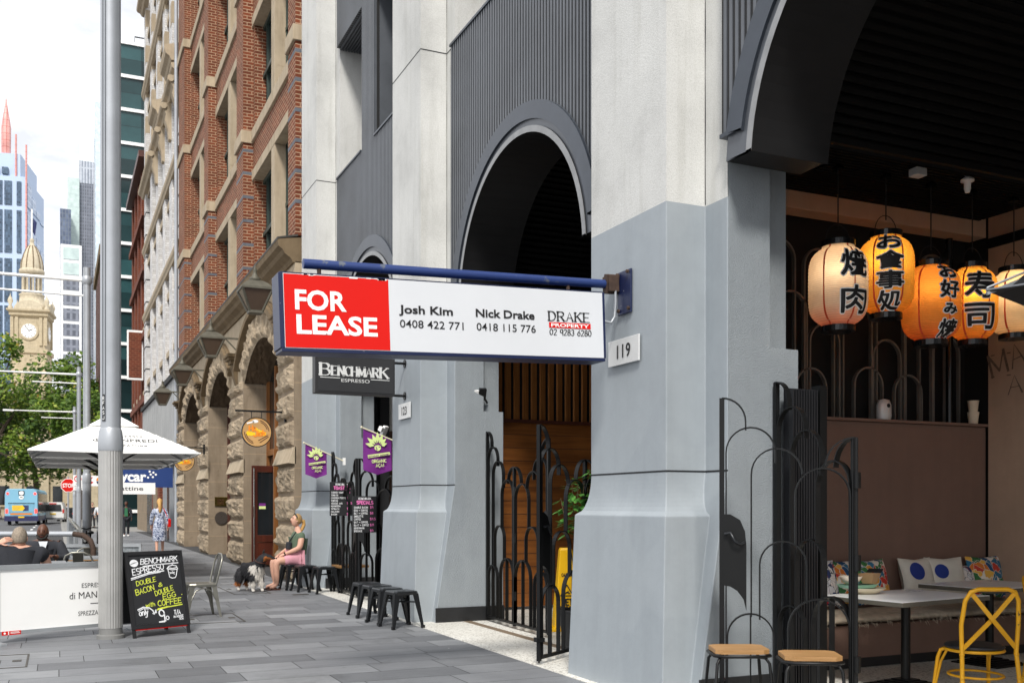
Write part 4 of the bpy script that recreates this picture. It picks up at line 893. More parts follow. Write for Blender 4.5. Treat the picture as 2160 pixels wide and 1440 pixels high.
# distant towers
def tower(name, label, x, y, z, w_, d, frame, ga, gb, mw, mh, ms, rz=0.0, parts=()):
    o = thing(name, label, 'tower', (x, y, 0), rz)
    MB().box(-w_ / 2, 0, 0, w_ / 2, d, z).build('curtain_wall', facade_mat(name + '_facade', frame, ga, gb, mw, mh, ms), o); return o
bt = thing('blue_tower', 'pale blue office tower with pink rooftop spire and dark window panels', 'tower', (-9.77, 262, 0), radians(-11.5))
MB().box(-26, 0, 0, 3, 18, 79).build('wall', plain('tower_pale_blue', '#b3c5de', 0.6, 0, 0.04, 0.1), bt); MB().box(-26, 0.6, 79, 1.6, 17, 84.5).build('upper_wall', bpy.data.materials['tower_pale_blue'], bt)
wm = facade_mat('tower_panel', '#55657a', '#33414f', '#5a6f86', 0.45, 0.62, 0.05)
for z0, z1 in ((2, 24), (26, 36), (38, 48.5), (49.4, 59.6), (61, 71), (72.2, 77.8)):
    for q in range(6):
        x1 = 2.0 - q * 2.05 if q else 2.0; MB().box(x1 - (1.0 if q == 0 else 1.62), -0.2, z0, x1, -0.02, z1).build('window_panel', wm, bt)
    for q in range(4): MB().box(3.02, 0.8 + q * 4.3, z0, 3.2, 4.6 + q * 4.3, z1 - 2 * q * (z1 > 70)).build('side_window', facade_mat('tower_side', '#b3c5de', '#6f86a6', '#8ea5c2', 1.4, 1.6, 0.22) if 'tower_side_' not in bpy.data.materials and 'tower_side' not in bpy.data.materials else bpy.data.materials['tower_side'], bt)
for q in range(3): MB().box(-2.2 - q * 2.05, -0.2, 79.4, -0.9 - q * 2.05, 0.58, 81).build('window_panel', wm, bt)
pk = facade_mat('pink_spire', '#b96a63', '#d99a92', '#e3aaa2', 0.8, 1.6, 0.06)
MB().lathe([(0.5, 82.5), (1.05, 84.5), (1.1, 91), (0.75, 93.5), (0.35, 96), (0.05, 98.5)], (-1.95, 2.5, 0), 10, False).build('spire', pk, bt)
MB().box(2.9, -0.3, 55, 3.25, 0.02, 86.5).build('pink_fin', pk, bt); MB().box(0.55, 0.2, 79.1, 0.9, 0.59, 89).build('pink_fin', pk, bt)
def far2(name, label, x, y, z, w_, d, *a): return tower(name, label, x * 2, y * 2, 2 * z - 1.5, w_ * 2, d, *a)
far2('slender_dark_tower', 'narrow dark blue tower at the left of the cluster behind the clock tower', 2.5, 392, 108, 3.6, 14, '#6b7380', '#4d566a', '#67738a', 2.0, 3.2, 0.3)
far2('green_white_tower', 'pale green and white apartment tower between two grey towers', 5.2, 400, 122, 4.0, 16, '#c4d3ce', '#688b85', '#9ab8b1', 2.6, 6.0, 1.6)
gy = far2('dark_grey_tower', 'dark grey gridded tower with a pale blank top', 9.75, 402, 121, 4.9, 20, '#858892', '#5d6069', '#6d707a', 1.6, 2.6, 0.35)
MB().box(-4.9, 0, 240.6, 4.9, 20, 257).build('louvre_band', facade_mat('louvre_band', '#c3c6cd', '#868b96', '#9a9faa', 2.0, 12, 0.5), gy); MB().box(-4.9, 0, 257, 4.9, 20, 276).build('blank_top', plain('tower_blank', '#dbe3e4', 0.7, 0, 0.03, 0.1), gy)
far2('white_banded_tower', 'tallest white tower with pale blue glass bands beside the big street pole', 15.3, 394, 149, 5.8, 20, '#cdd8e0', '#4f7298', '#86a6c0', 4.0, 6.6, 1.7)
wf = thing('white_framed_tower', 'lower white framed tower with grey glass panels in front of the tower cluster', 'tower', (3.63, 328, 0)); MB().box(-2.9, 0, 0, 2.9, 14, 80).build('wall', M['white_gloss'], wf)
for q in range(17): MB().box(-2.2, -0.2, 2 + q * 4.6, 2.2, -0.02, 5.6 + q * 4.6).build('window_panel', bpy.data.materials['dark_grey_tower_facade'] if q < 15 else bpy.data.materials['green_white_tower_facade'], wf)

# street trees
def leaf_mat():
    k = NT('plane_tree_leaves', 0.55, spec=0.3); at = k.n('ShaderNodeAttribute'); at.attribute_name = 'leaf'
    k.col(k.ramp(at.outputs['Fac'], [(0.0, srgb('#35511f')), (0.5, srgb('#64802f')), (0.85, srgb('#98ab42')), (1.0, srgb('#b39c46'))]))
    k.b.inputs['Subsurface Weight'].default_value = 0.0
    tr = k.n('ShaderNodeBsdfTranslucent'); mxs = k.n('ShaderNodeMixShader'); mxs.inputs['Fac'].default_value = 0.25
    k.l(k.b.inputs['Base Color'].links[0].from_socket, tr.inputs['Color']); k.l(k.b.outputs[0], mxs.inputs[1]); k.l(tr.outputs[0], mxs.inputs[2])
    k.l(mxs.outputs[0], k.t.nodes['Material Output'].inputs['Surface']); return k.m
M['leaf'] = leaf_mat(); M['bark'] = plain('bark', '#4d4238', 0.9, 0, 0.35, 1.5)
def tree(label, x, y, h, r, zc, lean, seed, n=4200, trunk_r=0.4, ls=0.42):
    R = random.Random(seed); o = thing('plane_tree', label, 'tree', (x, y, 0), 0, 'plane trees in front of the town hall')
    tk = MB(); top = Vector((lean, 0, zc)); base = Vector((0, 0, -0.1))
    P = [base.lerp(top, t) + Vector((0.25 * sin(t * 5 + seed), 0, 0)) * (t > 0) for t in (0, 0.15, 0.35, 0.6, 0.85, 1)]; tk.tube(P, [trunk_r * 1.4, trunk_r, trunk_r * 0.85, trunk_r * 0.7, trunk_r * 0.5, trunk_r * 0.3], 10)
    clumps = []
    for k in range(34):
        th = R.random() * 2 * pi; ph = math.acos(1 - 1.75 * R.random()); rr = (0.55 + 0.5 * R.random())
        c = Vector((r * rr * sin(ph) * cos(th), r * rr * sin(ph) * sin(th), (h - zc) * rr * cos(ph) * (1 if cos(ph) > 0 else 0.95))) + top
        clumps.append((c, r * (0.22 + 0.2 * R.random()), R.random()))
        if k < 14:
            s = P[3].lerp(P[5], R.random()); m_ = s.lerp(c, 0.5) + Vector((0, 0, 0.5)); tk.tube([s, m_, c], [trunk_r * 0.4, trunk_r * 0.22, 0.05], 6)
    tk.build('trunk', M['bark'], o, uv=False)
    vs, fs, at = [], [], []
    for k in range(n):
        c, cr, t = clumps[R.randrange(len(clumps))]
        d = Vector((R.gauss(0, 1), R.gauss(0, 1), R.gauss(0, 0.8))).normalized() * cr * (R.random() ** 0.45); p = c + d
        if noise3(p.x, p.y, p.z + seed * 7, 0.55, 2) > 0.42: continue
        a = Vector((R.gauss(0, 1), R.gauss(0, 1), R.gauss(0, 0.5))).normalized(); b = a.orthogonal().normalized(); b = (b + a.cross(b) * R.uniform(-1, 1)).normalized(); s = ls * R.uniform(0.6, 1.3)
        i = len(vs); vs += [p - a * s * 0.5, p + b * s * 0.32, p + a * s * 0.55, p - b * s * 0.34]; fs.append((i, i + 1, i + 2, i + 3)); at.append(min(1, max(0, 0.35 + 0.45 * (t - 0.4) + R.gauss(0, 0.2))))
    mb = MB(); mb.v = vs; mb.f = fs; mb.sm = [False] * len(fs); cr_ = mb.build('crown', M['leaf'], o, uv=False, fix=False)
    A = cr_.data.attributes.new('leaf', 'FLOAT', 'FACE'); A.data.foreach_set('value', at); return o
tree('leafy plane tree on the left, its trunk behind the blue bus', -7.6, 128, 20.5, 6.0, 11.5, 0.6, 11, 9500, 0.4, 0.46)
tree('tallest bright green plane tree with a leaning dark trunk behind the stop sign', 2.6, 118, 19.5, 4.8, 11.0, -1.0, 12, 9500, 0.4, 0.44)
tree('low green plane tree in front of the clock tower between two taller trees', -2.6, 132, 17.2, 5.0, 10.0, 0.2, 13, 7500, 0.4, 0.46)
tree('small plane tree tucked behind the white umbrella poles', 4.4, 106, 13.5, 3.6, 8.6, -0.4, 14, 4500, 0.3, 0.4)

# bus, van and car at the junction
bus = thing('city_bus', 'sky blue city bus seen from behind with a yellow advert on its back', 'bus', (-2.75, 92, -0.12), radians(-3))
def shell(w_, L, prof): return [[(x, L * t, z) for x, z in prof] for t in (0, 1)]
bp = [(-1.25, 0.45), (-1.25, 2.5), (-1.18, 2.85), (-1.0, 3.02), (1.0, 3.02), (1.18, 2.85), (1.25, 2.5), (1.25, 0.45)]
MB().loft([[(x * 0.96, -0.06, 0.45 + (z - 0.45) * 0.985) for x, z in bp]] + [[(x, y, z) for x, z in bp] for y in (0.12, 11.6)] + [[(x * 0.95, 11.9, z) for x, z in bp]]).build('body', plain('bus_sky_blue', '#86bcd6', 0.35, 0, 0.04, 0.5), bus)
MB().box(-1.27, -0.1, 0.35, 1.27, 11.8, 0.78).build('skirt_panel', plain('bus_navy', '#2c2f55', 0.4), bus)
MB().box(1.252, 0.3, 1.0, 1.262, 11.5, 2.65).build('side_glazing', glass('bus_side_glass', '#3a3432', 0.1), bus)
MB().box(-0.95, -0.09, 1.05, 0.95, -0.055, 1.78).build('engine_cover', plain('bus_panel_blue', '#79afc9', 0.4), bus); MB().box(-0.98, -0.10, 1.79, 0.98, -0.05, 1.85).build('vent_slot', M['groove'], bus)
P = Plane((0, -0.095, 0), (1, 0, 0), (0, 0, 1)); f = MB(); rect(f, P, -0.68, 1.2, 0.10, 1.65, 0.002); polyf(f, P, [(0.10, 1.2), (0.26, 1.42), (0.10, 1.65)], 0.002); ad = f.build('advert', M['egg_yellow'], bus); f = MB(); rect(f, P, 0.12, 1.18, 0.55, 1.66, 0.001); f.build('advert_photo', plain('advert_photo', '#38426b', 0.5, 0, 0.6, 6), ad)
f = MB()
for q in range(3): rect(f, P, -0.62, 1.52 - 0.12 * q, 0.0 - 0.1 * q, 1.56 - 0.12 * q, 0.004)
f.build('advert_lines', M['tan_wood'], ad)
f = MB(); rect(f, P, -0.82, 0.88, 0.82, 1.0, 0.002); f.build('marker_strip', M['orange'], bus)
MB().box(-0.22, -0.1, 2.5, 0.22, -0.04, 2.85).build('route_display', M['black_gloss'], bus); f = MB(); rect(f, P, -0.14, 2.58, 0.14, 2.78, 0.012); f.build('route_number', emit('display_white', '#ffffff', 1.2), bus)
f = MB(); disc(f, P, 0, 2.32, 0.18, 0.0); d_ = f.build('speed_sign', M['white_gloss'], bus); font_mesh('40', P, 0, 2.26, 0.14, None, 0.01, 0.003, 'CENTER').build('lettering', M['lettering_black'], d_)
for s in (-1, 1):
    MB().box(s * 1.18, -0.09, 1.0, s * 1.0, -0.04, 1.35).build('tail_light', emit('tail_red', '#ff3a2e', 1.6), bus); MB().lathe([(0.0, -0.09), (0.1, -0.08), (0.1, -0.03)], (s * 1.02, 0, 2.62), 12, False, 'y').build('marker_light', bpy.data.materials['tail_red'], bus)
    for y in (2.6, 9.0): MB().lathe([(0.0, -0.14), (0.3, -0.14), (0.48, -0.12), (0.48, 0.12), (0.0, 0.12)], (s * 1.12, y, 0.48), 18, False, 'x').build('wheel', M['black_gloss'], bus)
MB().box(-0.22, -0.12, 0.62, 0.22, -0.105, 0.74).build('number_plate', M['egg_yellow'], bus)
van = thing('white_van', 'white passenger van with red tail lights beside the blue bus', 'van', (-0.42, 101, -0.12), radians(-4))
vp = [(-0.92, 0.35), (-0.95, 1.0), (-0.88, 1.55), (-0.72, 1.95), (0.72, 1.95), (0.88, 1.55), (0.95, 1.0), (0.92, 0.35)]
MB().loft([[(x * 0.97, -0.02, z) for x, z in vp], [(x, 0.2, z) for x, z in vp], [(x, 3.6, z) for x, z in vp], [(x * 0.9, 4.7, 0.35 + (z - 0.35) * 0.55) for x, z in vp]], False).build('body', plain('van_white', '#e9e9e7', 0.35, 0, 0.03, 1), van, bevel=0.03)
MB().prism([(-0.76, 1.12), (0.76, 1.12), (0.66, 1.72), (-0.66, 1.72)], lambda a, b: (a, -0.06, b), lambda a, b: (a, -0.02, b)).build('rear_window', M['dark_glass'], van)
for s in (-1, 1):
    MB().box(s * 0.95, -0.05, 0.95, s * 0.80, 0.0, 1.3).build('tail_light', plain('lamp_red', '#c8281f', 0.3), van)
    for y in (0.8, 3.6): MB().lathe([(0.0, -0.1), (0.22, -0.1), (0.33, -0.09), (0.33, 0.09), (0, 0.09)], (s * 0.84, y, 0.33), 16, False, 'x').build('wheel', M['black_gloss'], van)
MB().box(-0.9, -0.1, 0.35, 0.9, -0.02, 0.52).build('bumper', plain('bumper_grey', '#7b7d80', 0.5), van); MB().box(-0.25, -0.075, 0.82, 0.25, -0.03, 0.93).build('number_plate', M['egg_yellow'], van); MB().box(-0.3, -0.05, 1.76, 0.3, 0.0, 1.86).build('brake_light', bpy.data.materials['lamp_red'], van)
car = thing('dark_car', 'dark hatchback half hidden behind the white van', 'car', (0.75, 114, -0.12), radians(-4))
cp_ = [(-0.85, 0.3), (-0.88, 0.8), (-0.66, 1.42), (0.66, 1.42), (0.88, 0.8), (0.85, 0.3)]
MB().loft([[(x, 0, z) for x, z in cp_], [(x, 2.4, z) for x, z in cp_], [(x * 0.95, 4.0, 0.3 + (z - 0.3) * 0.5) for x, z in cp_]]).build('body', plain('car_dark', '#25282d', 0.3, 0.2), car, bevel=0.03)
MB().prism([(-0.6, 0.9), (0.6, 0.9), (0.54, 1.3), (-0.54, 1.3)], lambda a, b: (a, -0.03, b), lambda a, b: (a, 0.0, b)).build('rear_window', M['dark_glass'], car)
for s in (-1, 1):
    MB().box(s * 0.84, -0.03, 0.7, s * 0.62, 0.02, 0.85).build('tail_light', bpy.data.materials['lamp_red'], car)
    for y in (0.7, 3.2): MB().lathe([(0.0, -0.09), (0.31, -0.09), (0.31, 0.09), (0, 0.09)], (s * 0.78, y, 0.31), 14, False, 'x').build('wheel', M['black_gloss'], car)

# ---------------------------------------------------------------- FOR LEASE sign on its blue pole
ls = thing('lease_sign', 'red and white FOR LEASE sign box under a blue pole on the nearest pillar', 'sign', (4.08, 7.15, 3.25)); ls.rotation_euler = (0, radians(-1.9), 0)
cs = MB()
for z0, z1 in ((-0.562, -0.537), (0.0, 0.008)): cs.box(-2.645, -0.006, z0, 0.008, 0.226, z1)
cs.box(-2.655, -0.008, -0.536, -2.622, 0.228, 0.001); cs.box(-0.006, -0.008, -0.536, 0.014, 0.228, 0.001); cs.box(-2.62, 0.02, -0.534, -0.005, 0.2, -0.002)
cs.build('sign_case', M['sign_blue'], ls, bevel=0.003)
fr = MB().box(-2.622, -0.004, -0.535, -0.006, 0.02, -0.001).build('front_panel', M['sign_white'], ls); MB().box(-2.64, 0.222, -0.55, -0.006, 0.24, 0.01).build('back_panel', M['sign_white'], ls)
P = Plane((0, -0.0042, 0), (1, 0, 0), (0, 0, 1)); f = MB(); rect(f, P, -2.618, -0.531, -1.838, -0.006, 0.002); f.build('red_panel', M['sign_red'], fr)
def put(mb, name, mat, par): return mb.build(name, mat, par, uv=False, fix=False)
put(font_mesh('FOR', P, -2.541, -0.254, 0.143, 0.379, 0.028, 0.004), 'lettering', M['lettering_white'], fr); put(font_mesh('LEASE', P, -2.535, -0.427, 0.138, 0.602, 0.028, 0.004), 'lettering', M['lettering_white'], fr)
put(font_mesh('Josh Kim', P, -1.762, -0.247, 0.062, 0.433, 0.026, 0.004), 'lettering', M['lettering_black'], fr); put(font_mesh('0408 422 771', P, -1.758, -0.354, 0.060, 0.514, 0.004, 0.004), 'lettering', M['lettering_black'], fr)
put(font_mesh('Nick Drake', P, -1.139, -0.247, 0.063, 0.507, 0.026, 0.004), 'lettering', M['lettering_black'], fr); put(font_mesh('0418 115 776', P, -1.135, -0.352, 0.061, 0.510, 0.004, 0.004), 'lettering', M['lettering_black'], fr)
f = MB(); hand(f, P, 'DRAKE', -0.503, -0.249, 0.074, 0.370, 0, 0.1, 0, 0.004, 1.6, pen=(0.07, 0.20), serif=0.85); put(f, 'lettering', M['lettering_black'], fr)
f = MB(); rect(f, P, -0.505, -0.305, -0.124, -0.261, 0.004); f.build('red_bar', M['sign_red'], fr); put(font_mesh('PROPERTY', P, -0.487, -0.297, 0.028, 0.345, 0.02, 0.006), 'lettering', M['lettering_white'], fr)
f = MB(); hand(f, P, '02 9283 6280', -0.499, -0.362, 0.046, 0.377, 0, 0.1, 0, 0.004, 1.3, pen=(0.09, 0.19)); put(f, 'lettering', M['lettering_black'], fr)
f = MB(); R = random.Random(4)
for q in range(9): x = -2.6 + R.random() * 0.74; rect(f, P, x, -0.006 - 0.01 * R.random(), x + 0.02 + 0.05 * R.random(), -0.001, 0.004)
f.build('torn_edge', M['lettering_white'], fr)
MB().tube([(-2.446, 0.11, 0.10), (0.16, 0.11, 0.10)], 0.036, 14).build('pole', M['bar_blue'], ls)
for x in (-2.33, -0.26): MB().tube([(x, 0.11, 0.01), (x, 0.11, 0.075)], 0.016, 8).build('hanger', M['rust'], ls)
wp = MB().box(0.197, -0.12, -0.16, 0.212, 0.09, 0.20).build('wall_plate', M['sign_blue'], ls, bevel=0.004); wp.rotation_euler = (0, radians(1.9), 0)
f = MB().box(0.10, 0.05, 0.03, 0.195, 0.17, 0.17).obox((0.15, 0.10, 0.1), (0.13, 0.06, 0.16), 0, 0.2); f.build('clamp', M['rust'], ls, bevel=0.006)
for y in (-0.095, 0.065):
    for z in (-0.13, 0.17): MB().lathe([(0.0, -0.02), (0.015, -0.018), (0.015, 0.0)], (0.194, y, z), 8, False, 'x').build('bolt', M['rust'], ls)
MB().tube([(0.02, 0.08, -0.19), (0.06, 0.07, -0.22), (0.11, 0.06, -0.23), (0.145, 0.06, -0.18), (0.16, 0.06, -0.05), (0.16, 0.06, 0.04)], 0.011, 8).build('conduit', M['pole_grey'], ls)

# BENCHMARK ESPRESSO sign
bs = thing('cafe_sign', 'black BENCHMARK ESPRESSO sign box bracketed to the second pillar under the lease sign', 'sign', (0, 12.85, 0))
c = MB().box(3.045, 0.0, 2.97, 4.13, 0.16, 3.47).build('sign_case', M['board_frame'], bs, bevel=0.006); fp = MB().box(3.085, -0.006, 3.0, 4.10, 0.0, 3.45).build('face', M['blackboard'], bs)
P = Plane((0, 12.85 - 12.85 - 0.007, 0), (1, 0, 0), (0, 0, 1))
f = MB(); hand(f, P, 'B', 3.115, 3.205, 0.155, 0.12, 0, 0.1, 0, 0.002, 1, pen=(0.06, 0.27), serif=0.8); hand(f, P, 'ENCHMAR', 3.265, 3.212, 0.118, 0.63, 0, 0.1, 0, 0.002, 1.15, pen=(0.075, 0.29), serif=0.9); hand(f, P, 'K', 3.925, 3.205, 0.135, 0.105, 0, 0.1, 0, 0.002, 1, pen=(0.06, 0.27), serif=0.8); put(f, 'lettering', M['plate'], fp)
put(font_mesh('ESPRESSO', P, 3.39, 3.128, 0.046, 0.385, 0.006, 0.003), 'lettering', M['plate'], fp)
f = MB(); rect(f, P, 3.11, 3.172, 3.375, 3.181, 0.003); rect(f, P, 3.79, 3.172, 4.05, 3.181, 0.003); f.build('rule', M['plate'], fp)
for z in (3.43, 2.99): MB().tube([(4.13, 0.08, z), (4.30, 0.08, z)], 0.018, 8).lathe([(0.055, 0), (0.055, 0.012), (0.03, 0.02)], (4.285, 0.08, z), 14, False, 'x').build('bracket', M['iron'], bs)

# number plates
for (y0, y1, z0, z1, num, lab) in ((6.895, 7.385, 2.675, 2.89, '119', 'white metal plate numbered 119 on the nearest pillar'), (12.645, 13.135, 2.677, 2.888, '123', 'white metal plate numbered 123 on the second pillar')):
    o = thing('number_plate', lab, 'sign', (4.27, (y0 + y1) / 2, (z0 + z1) / 2)); w_ = (y1 - y0) / 2; h = (z1 - z0) / 2
    p = MB().box(0, -w_, -h, 0.014, w_, h).build('plate', M['plate'], o, bevel=0.003); q = Plane((-0.001, 0, 0), (0, -1, 0), (0, 0, 1))
    for s, ch in zip((-0.085, 0.0, 0.085), num): put(font_mesh(ch, q, s, -0.052, 0.115, None, 0.014, 0.003, 'CENTER'), 'digit', M['lettering_black'], o)
    MB().box(0.014, -0.05, -0.05, 0.029, 0.05, 0.05).build('spacer', M['steel'], o)

# round restaurant signs hanging from the stone piers
def round_sign(loc, lab):
    o = thing('round_sign', lab, 'sign', loc, 0, 'round wooden signs on the stone piers')
    d = MB().lathe([(0.0, -0.05), (0.285, -0.05), (0.285, 0.0)], n=36, smooth=False, axis='y').build('disc', M['tan_wood'], o); MB().lathe([(0.286, -0.056), (0.302, -0.056), (0.302, 0.02), (0.0, 0.02)], n=36, smooth=False, axis='y', cap=False).build('rim', M['black_gloss'], o)
    P = Plane((0, -0.051, 0), (1, 0, 0), (0, 0, 1))
    f = MB(); ringf(f, P, 0, 0, 0.235, 0.25, 5, 75); ringf(f, P, 0, 0, 0.205, 0.22, 15, 70); ringf(f, P, 0, 0, 0.235, 0.25, 180, 255); ringf(f, P, 0, 0, 0.205, 0.22, 190, 250)
    ribbon(f, P, [(0.03, -0.17), (0.22, -0.06)], 0.014, 0.003); ribbon(f, P, [(0.06, -0.21), (0.23, -0.09)], 0.014, 0.003); put(f, 'chopsticks_and_arcs', M['dark_brown'], d)
    f = MB(); disc(f, P, -0.03, 0.215, 0.06, 0.003, 20, 0.032); ribbon(f, P, [(-0.06, 0.205), (-0.19, 0.17)], 0.028, 0.003); put(f, 'spoon', M['lettering_white'], d)
    f = MB(); R = random.Random(8)
    for q in range(7): disc(f, P, -0.16 + 0.05 * q, 0.0 + R.uniform(-0.05, 0.05), R.uniform(0.03, 0.05), 0.002 + q * 1e-4, 12)
    put(f, 'splash', M['egg_yellow'], d)
    f = MB(); hand(f, P, 'Ho', -0.15, 0.01, 0.11, 0.13, 0.12, 0.24, 0, 0.005, 0.8, 0.15); hand(f, P, 'Jiak', -0.06, -0.09, 0.11, 0.23, 0.12, 0.24, 0, 0.005, 0.8, 0.15); put(f, 'lettering', M['orange'], d)
    f = MB(); f.bar((-0.42, -0.02, 0.42), (0.60, -0.02, 0.42), 0.035, 0.035); f.bar((0.58, -0.02, 0.52), (0.58, -0.02, 0.22), 0.05, 0.05); f.bar((0.30, -0.02, 0.44), (0.56, -0.02, 0.52), 0.012, 0.012)
    for x in (-0.1, 0.1): f.bar((x, -0.02, 0.40), (x, -0.02, 0.29), 0.014, 0.014)
    f.build('bracket', M['iron'], o); return o
round_sign((3.64, 20.4, 2.98), 'larger round wooden sign with orange script hanging by the first stone pier'); round_sign((3.47, 31.5, 2.84), 'smaller round wooden sign peeking out past the corner of the white umbrella')

# purple feather flags
def purple_flag(loc, lab, w_, h, pole):
    o = thing('hanging_flag', lab, 'flag', loc, 0, 'purple organic acai flags')
    fl = MB(); pr = [(0, 0), (w_, -0.20 * w_ / 0.44)]
    def pos(u, v): x = w_ * u; zt = -0.17 * u; zb = -h - 0.07 * (1 - abs(2 * u - 1)) + 0.0 * u + 0.0; return (x, 0.012 * sin(u * 7 + v * 3), zt + (zb - zt) * v)
    fl.grid(pos, 12, 12, True); c = fl.build('cloth', M['purple'], o); P = Plane((0, -0.022, 0), (1, 0, 0), (0, 0, 1)); k = w_ / 0.44
    def S(pts): return [(x * k, z * k) for x, z in pts]
    f = MB()
    for ang, L in ((168, 0.20), (142, 0.21), (116, 0.20), (92, 0.22), (68, 0.20), (44, 0.18), (20, 0.15)):
        a = radians(ang); cx, cz = 0.22, -0.27; tx, tz = cos(a), sin(a)
        polyf(f, P, S([(cx + tx * 0.05, cz + tz * 0.05), (cx + tx * L * 0.6 - tz * 0.035, cz + tz * L * 0.6 + tx * 0.035), (cx + tx * L, cz + tz * L), (cx + tx * L * 0.6 + tz * 0.03, cz + tz * L * 0.6 - tx * 0.03)]), 0.001 + 0.0002 * (ang % 7))
    disc(f, P, 0.215 * k, -0.285 * k, 0.05 * k, 0.003, 14); polyf(f, P, S([(0.06, -0.40), (0.40, -0.345), (0.41, -0.385), (0.07, -0.445)]), 0.002); put(f, 'feather_print', M['lime'], c)
    f = MB(); ribbon(f, P, S([(0.16, -0.25), (0.22, -0.235), (0.27, -0.25)]), 0.02 * k, 0.005); ribbon(f, P, S([(0.19, -0.28), (0.205, -0.31), (0.19, -0.33)]), 0.012 * k, 0.005); ribbon(f, P, S([(0.235, -0.275), (0.25, -0.275)]), 0.012 * k, 0.005)
    put(f, 'print_detail', M['purple'], c)
    put(font_mesh('amazon power', Plane((0.075 * k, -0.0265, -0.434 * k), (1, 0, 0.155), (-0.155, 0, 1)), 0, 0, 0.028 * k, 0.32 * k, 0.01, 0.0), 'lettering', M['purple'], c)
    f = MB(); hand(f, P, 'ORGANIC', 0.13 * k, -0.515 * k, 0.045 * k, 0.22 * k, 0.08, 0.2, 0.02, 0.003); hand(f, P, 'A\u00c7AI', 0.19 * k, -0.575 * k, 0.045 * k, 0.12 * k, 0.08, 0.2, 0.02, 0.003); put(f, 'lettering', M['lime'], c)
    MB().tube([(-0.02, 0, 0.008), (pole, 0, -0.17 * pole / w_ + 0.008)], 0.012, 8).ball((-0.025, 0, 0.01), 0.02, 8, 6).build('flagpole', plain('cream_pole', '#d9d2b8', 0.5), o); MB().box(pole - 0.02, -0.03, -0.17 * pole / w_ - 0.06, pole + 0.02, 0.03, -0.17 * pole / w_ + 0.07).build('pole_socket', M['white_gloss'], o)
purple_flag((4.12, 14.35, 2.65), 'larger purple ORGANIC ACAI flag in the third bay beside the 123 plate', 0.44, 0.62, 0.52); purple_flag((3.985, 17.55, 2.60), 'smaller purple ORGANIC ACAI flag in front of the third pillar', 0.385, 0.545, 0.70)

# menu boards tied to the third bay's gate
def menu(loc, rz, lab, head, items, w_=0.40, h=0.56):
    o = thing('menu_board', lab, 'menu board', loc, rz, 'blackboard menus on the cafe gate'); b = MB().box(-w_ / 2, 0, 0, w_ / 2, 0.02, h).build('board', M['blackboard'], o, bevel=0.004); P = Plane((-w_ / 2, -0.001, 0), (1, 0, 0), (0, 0, 1)); R = random.Random(len(lab))
    f = MB(); hand(f, P, 'BENCHMARK', w_ * 0.24, h - 0.055, 0.032, w_ * 0.52, 0, 0.2, 0.02, 0.002, pen=(0.08, 0.26), serif=0.6); y = h - 0.19
    for t in items: hand(f, P, t, w_ * 0.05, y, 0.026, w_ * 0.62 * min(1, len(t) / 13), 0, 0.2, 0.04, 0.002, rnd=R); y -= 0.046
    put(f, 'lettering', M['chalk_white'], b); f = MB(); hand(f, P, head, w_ * 0.16, h - 0.125, 0.05, w_ * 0.68, 0, 0.3, 0.03, 0.002, rnd=R); y = h - 0.19
    for i, t in enumerate(items):
        if i % 2 == 0: hand(f, P, ('$9', '$8', '$9.5', '$11')[i // 2 % 4], w_ * 0.72, y, 0.034, None, 0, 0.2, 0.03, 0.002, rnd=R)
        y -= 0.046
    put(f, 'pink_lettering', M['chalk_pink'], b); return o
menu((4.38, 16.56, 1.33), 0.12, 'black menu board with pink heading, nearer the third pillar', 'TOASTIES', ['TURKEY SWISS', 'TOMATO', 'CHICKEN PESTO', 'CHEESE', 'VEGGIE AVO', 'MUSHROOM', 'SPINACH', 'HALOUMI', 'BACON'], 0.42, 0.57)
menu((4.37, 15.13, 1.08), 0.12, 'black SPECIALS menu board with pink prices, lower than the other menu', 'SPECIALS', ['DOUBLE BACON', 'EGG + COFFEE', 'BLT + COFFEE', 'OMELETTE', 'COFFEE', 'BAT + COFFEE', 'BLAT + COFFEE', 'BENCHMARK', 'BREKKIE'], 0.40, 0.57)

# hanging shop signs of the whitewashed building
sg = thing('shop_sign', 'navy blue hanging shop sign with white rounded letters ending in dots', 'sign', (0, 42, 0)); c = MB().box(1.5, 0, 2.23, 4.2, 0.25, 3.02).build('sign_box', M['navy'], sg); P = Plane((0, -0.003, 0), (1, 0, 0), (0, 0, 1))
put(font_mesh('aycar', P, 2.02, 2.47, 0.40, 1.18, 0.035, 0.004), 'lettering', M['lettering_white'], c); f = MB()
for a, b in ((3.26, 2.62), (3.36, 2.74), (3.46, 2.82), (3.44, 2.64), (3.32, 2.86), (3.55, 2.74)): disc(f, P, a, b, 0.042, 0.004, 10)
put(f, 'dots', M['lettering_white'], c)
s2 = thing('hanging_sign', 'white hanging sign with spaced black letters below the navy sign', 'sign', (0, 41.6, 0)); c = MB().box(1.7, 0, 1.95, 3.50, 0.12, 2.40).build('sign_box', M['white_gloss'], s2); put(font_mesh('vattine', Plane((0, -0.003, 0), (1, 0, 0), (0, 0, 1)), 2.05, 2.10, 0.17, 1.0, 0.004, 0.003), 'lettering', M['lettering_black'], c)
s3 = thing('logo_sign', 'small white sign with orange arc and blue half disc beside the big pole', 'sign', (0, 44, 0)); c = MB().box(1.15, 0, 2.30, 2.0, 0.2, 2.72).build('sign_box', M['white_gloss'], s3); P = Plane((0, -0.003, 0), (1, 0, 0), (0, 0, 1)); f = MB(); ringf(f, P, 1.58, 2.52, 0.07, 0.16, 0, 180, 0.003); put(f, 'orange_arc', M['orange'], c)
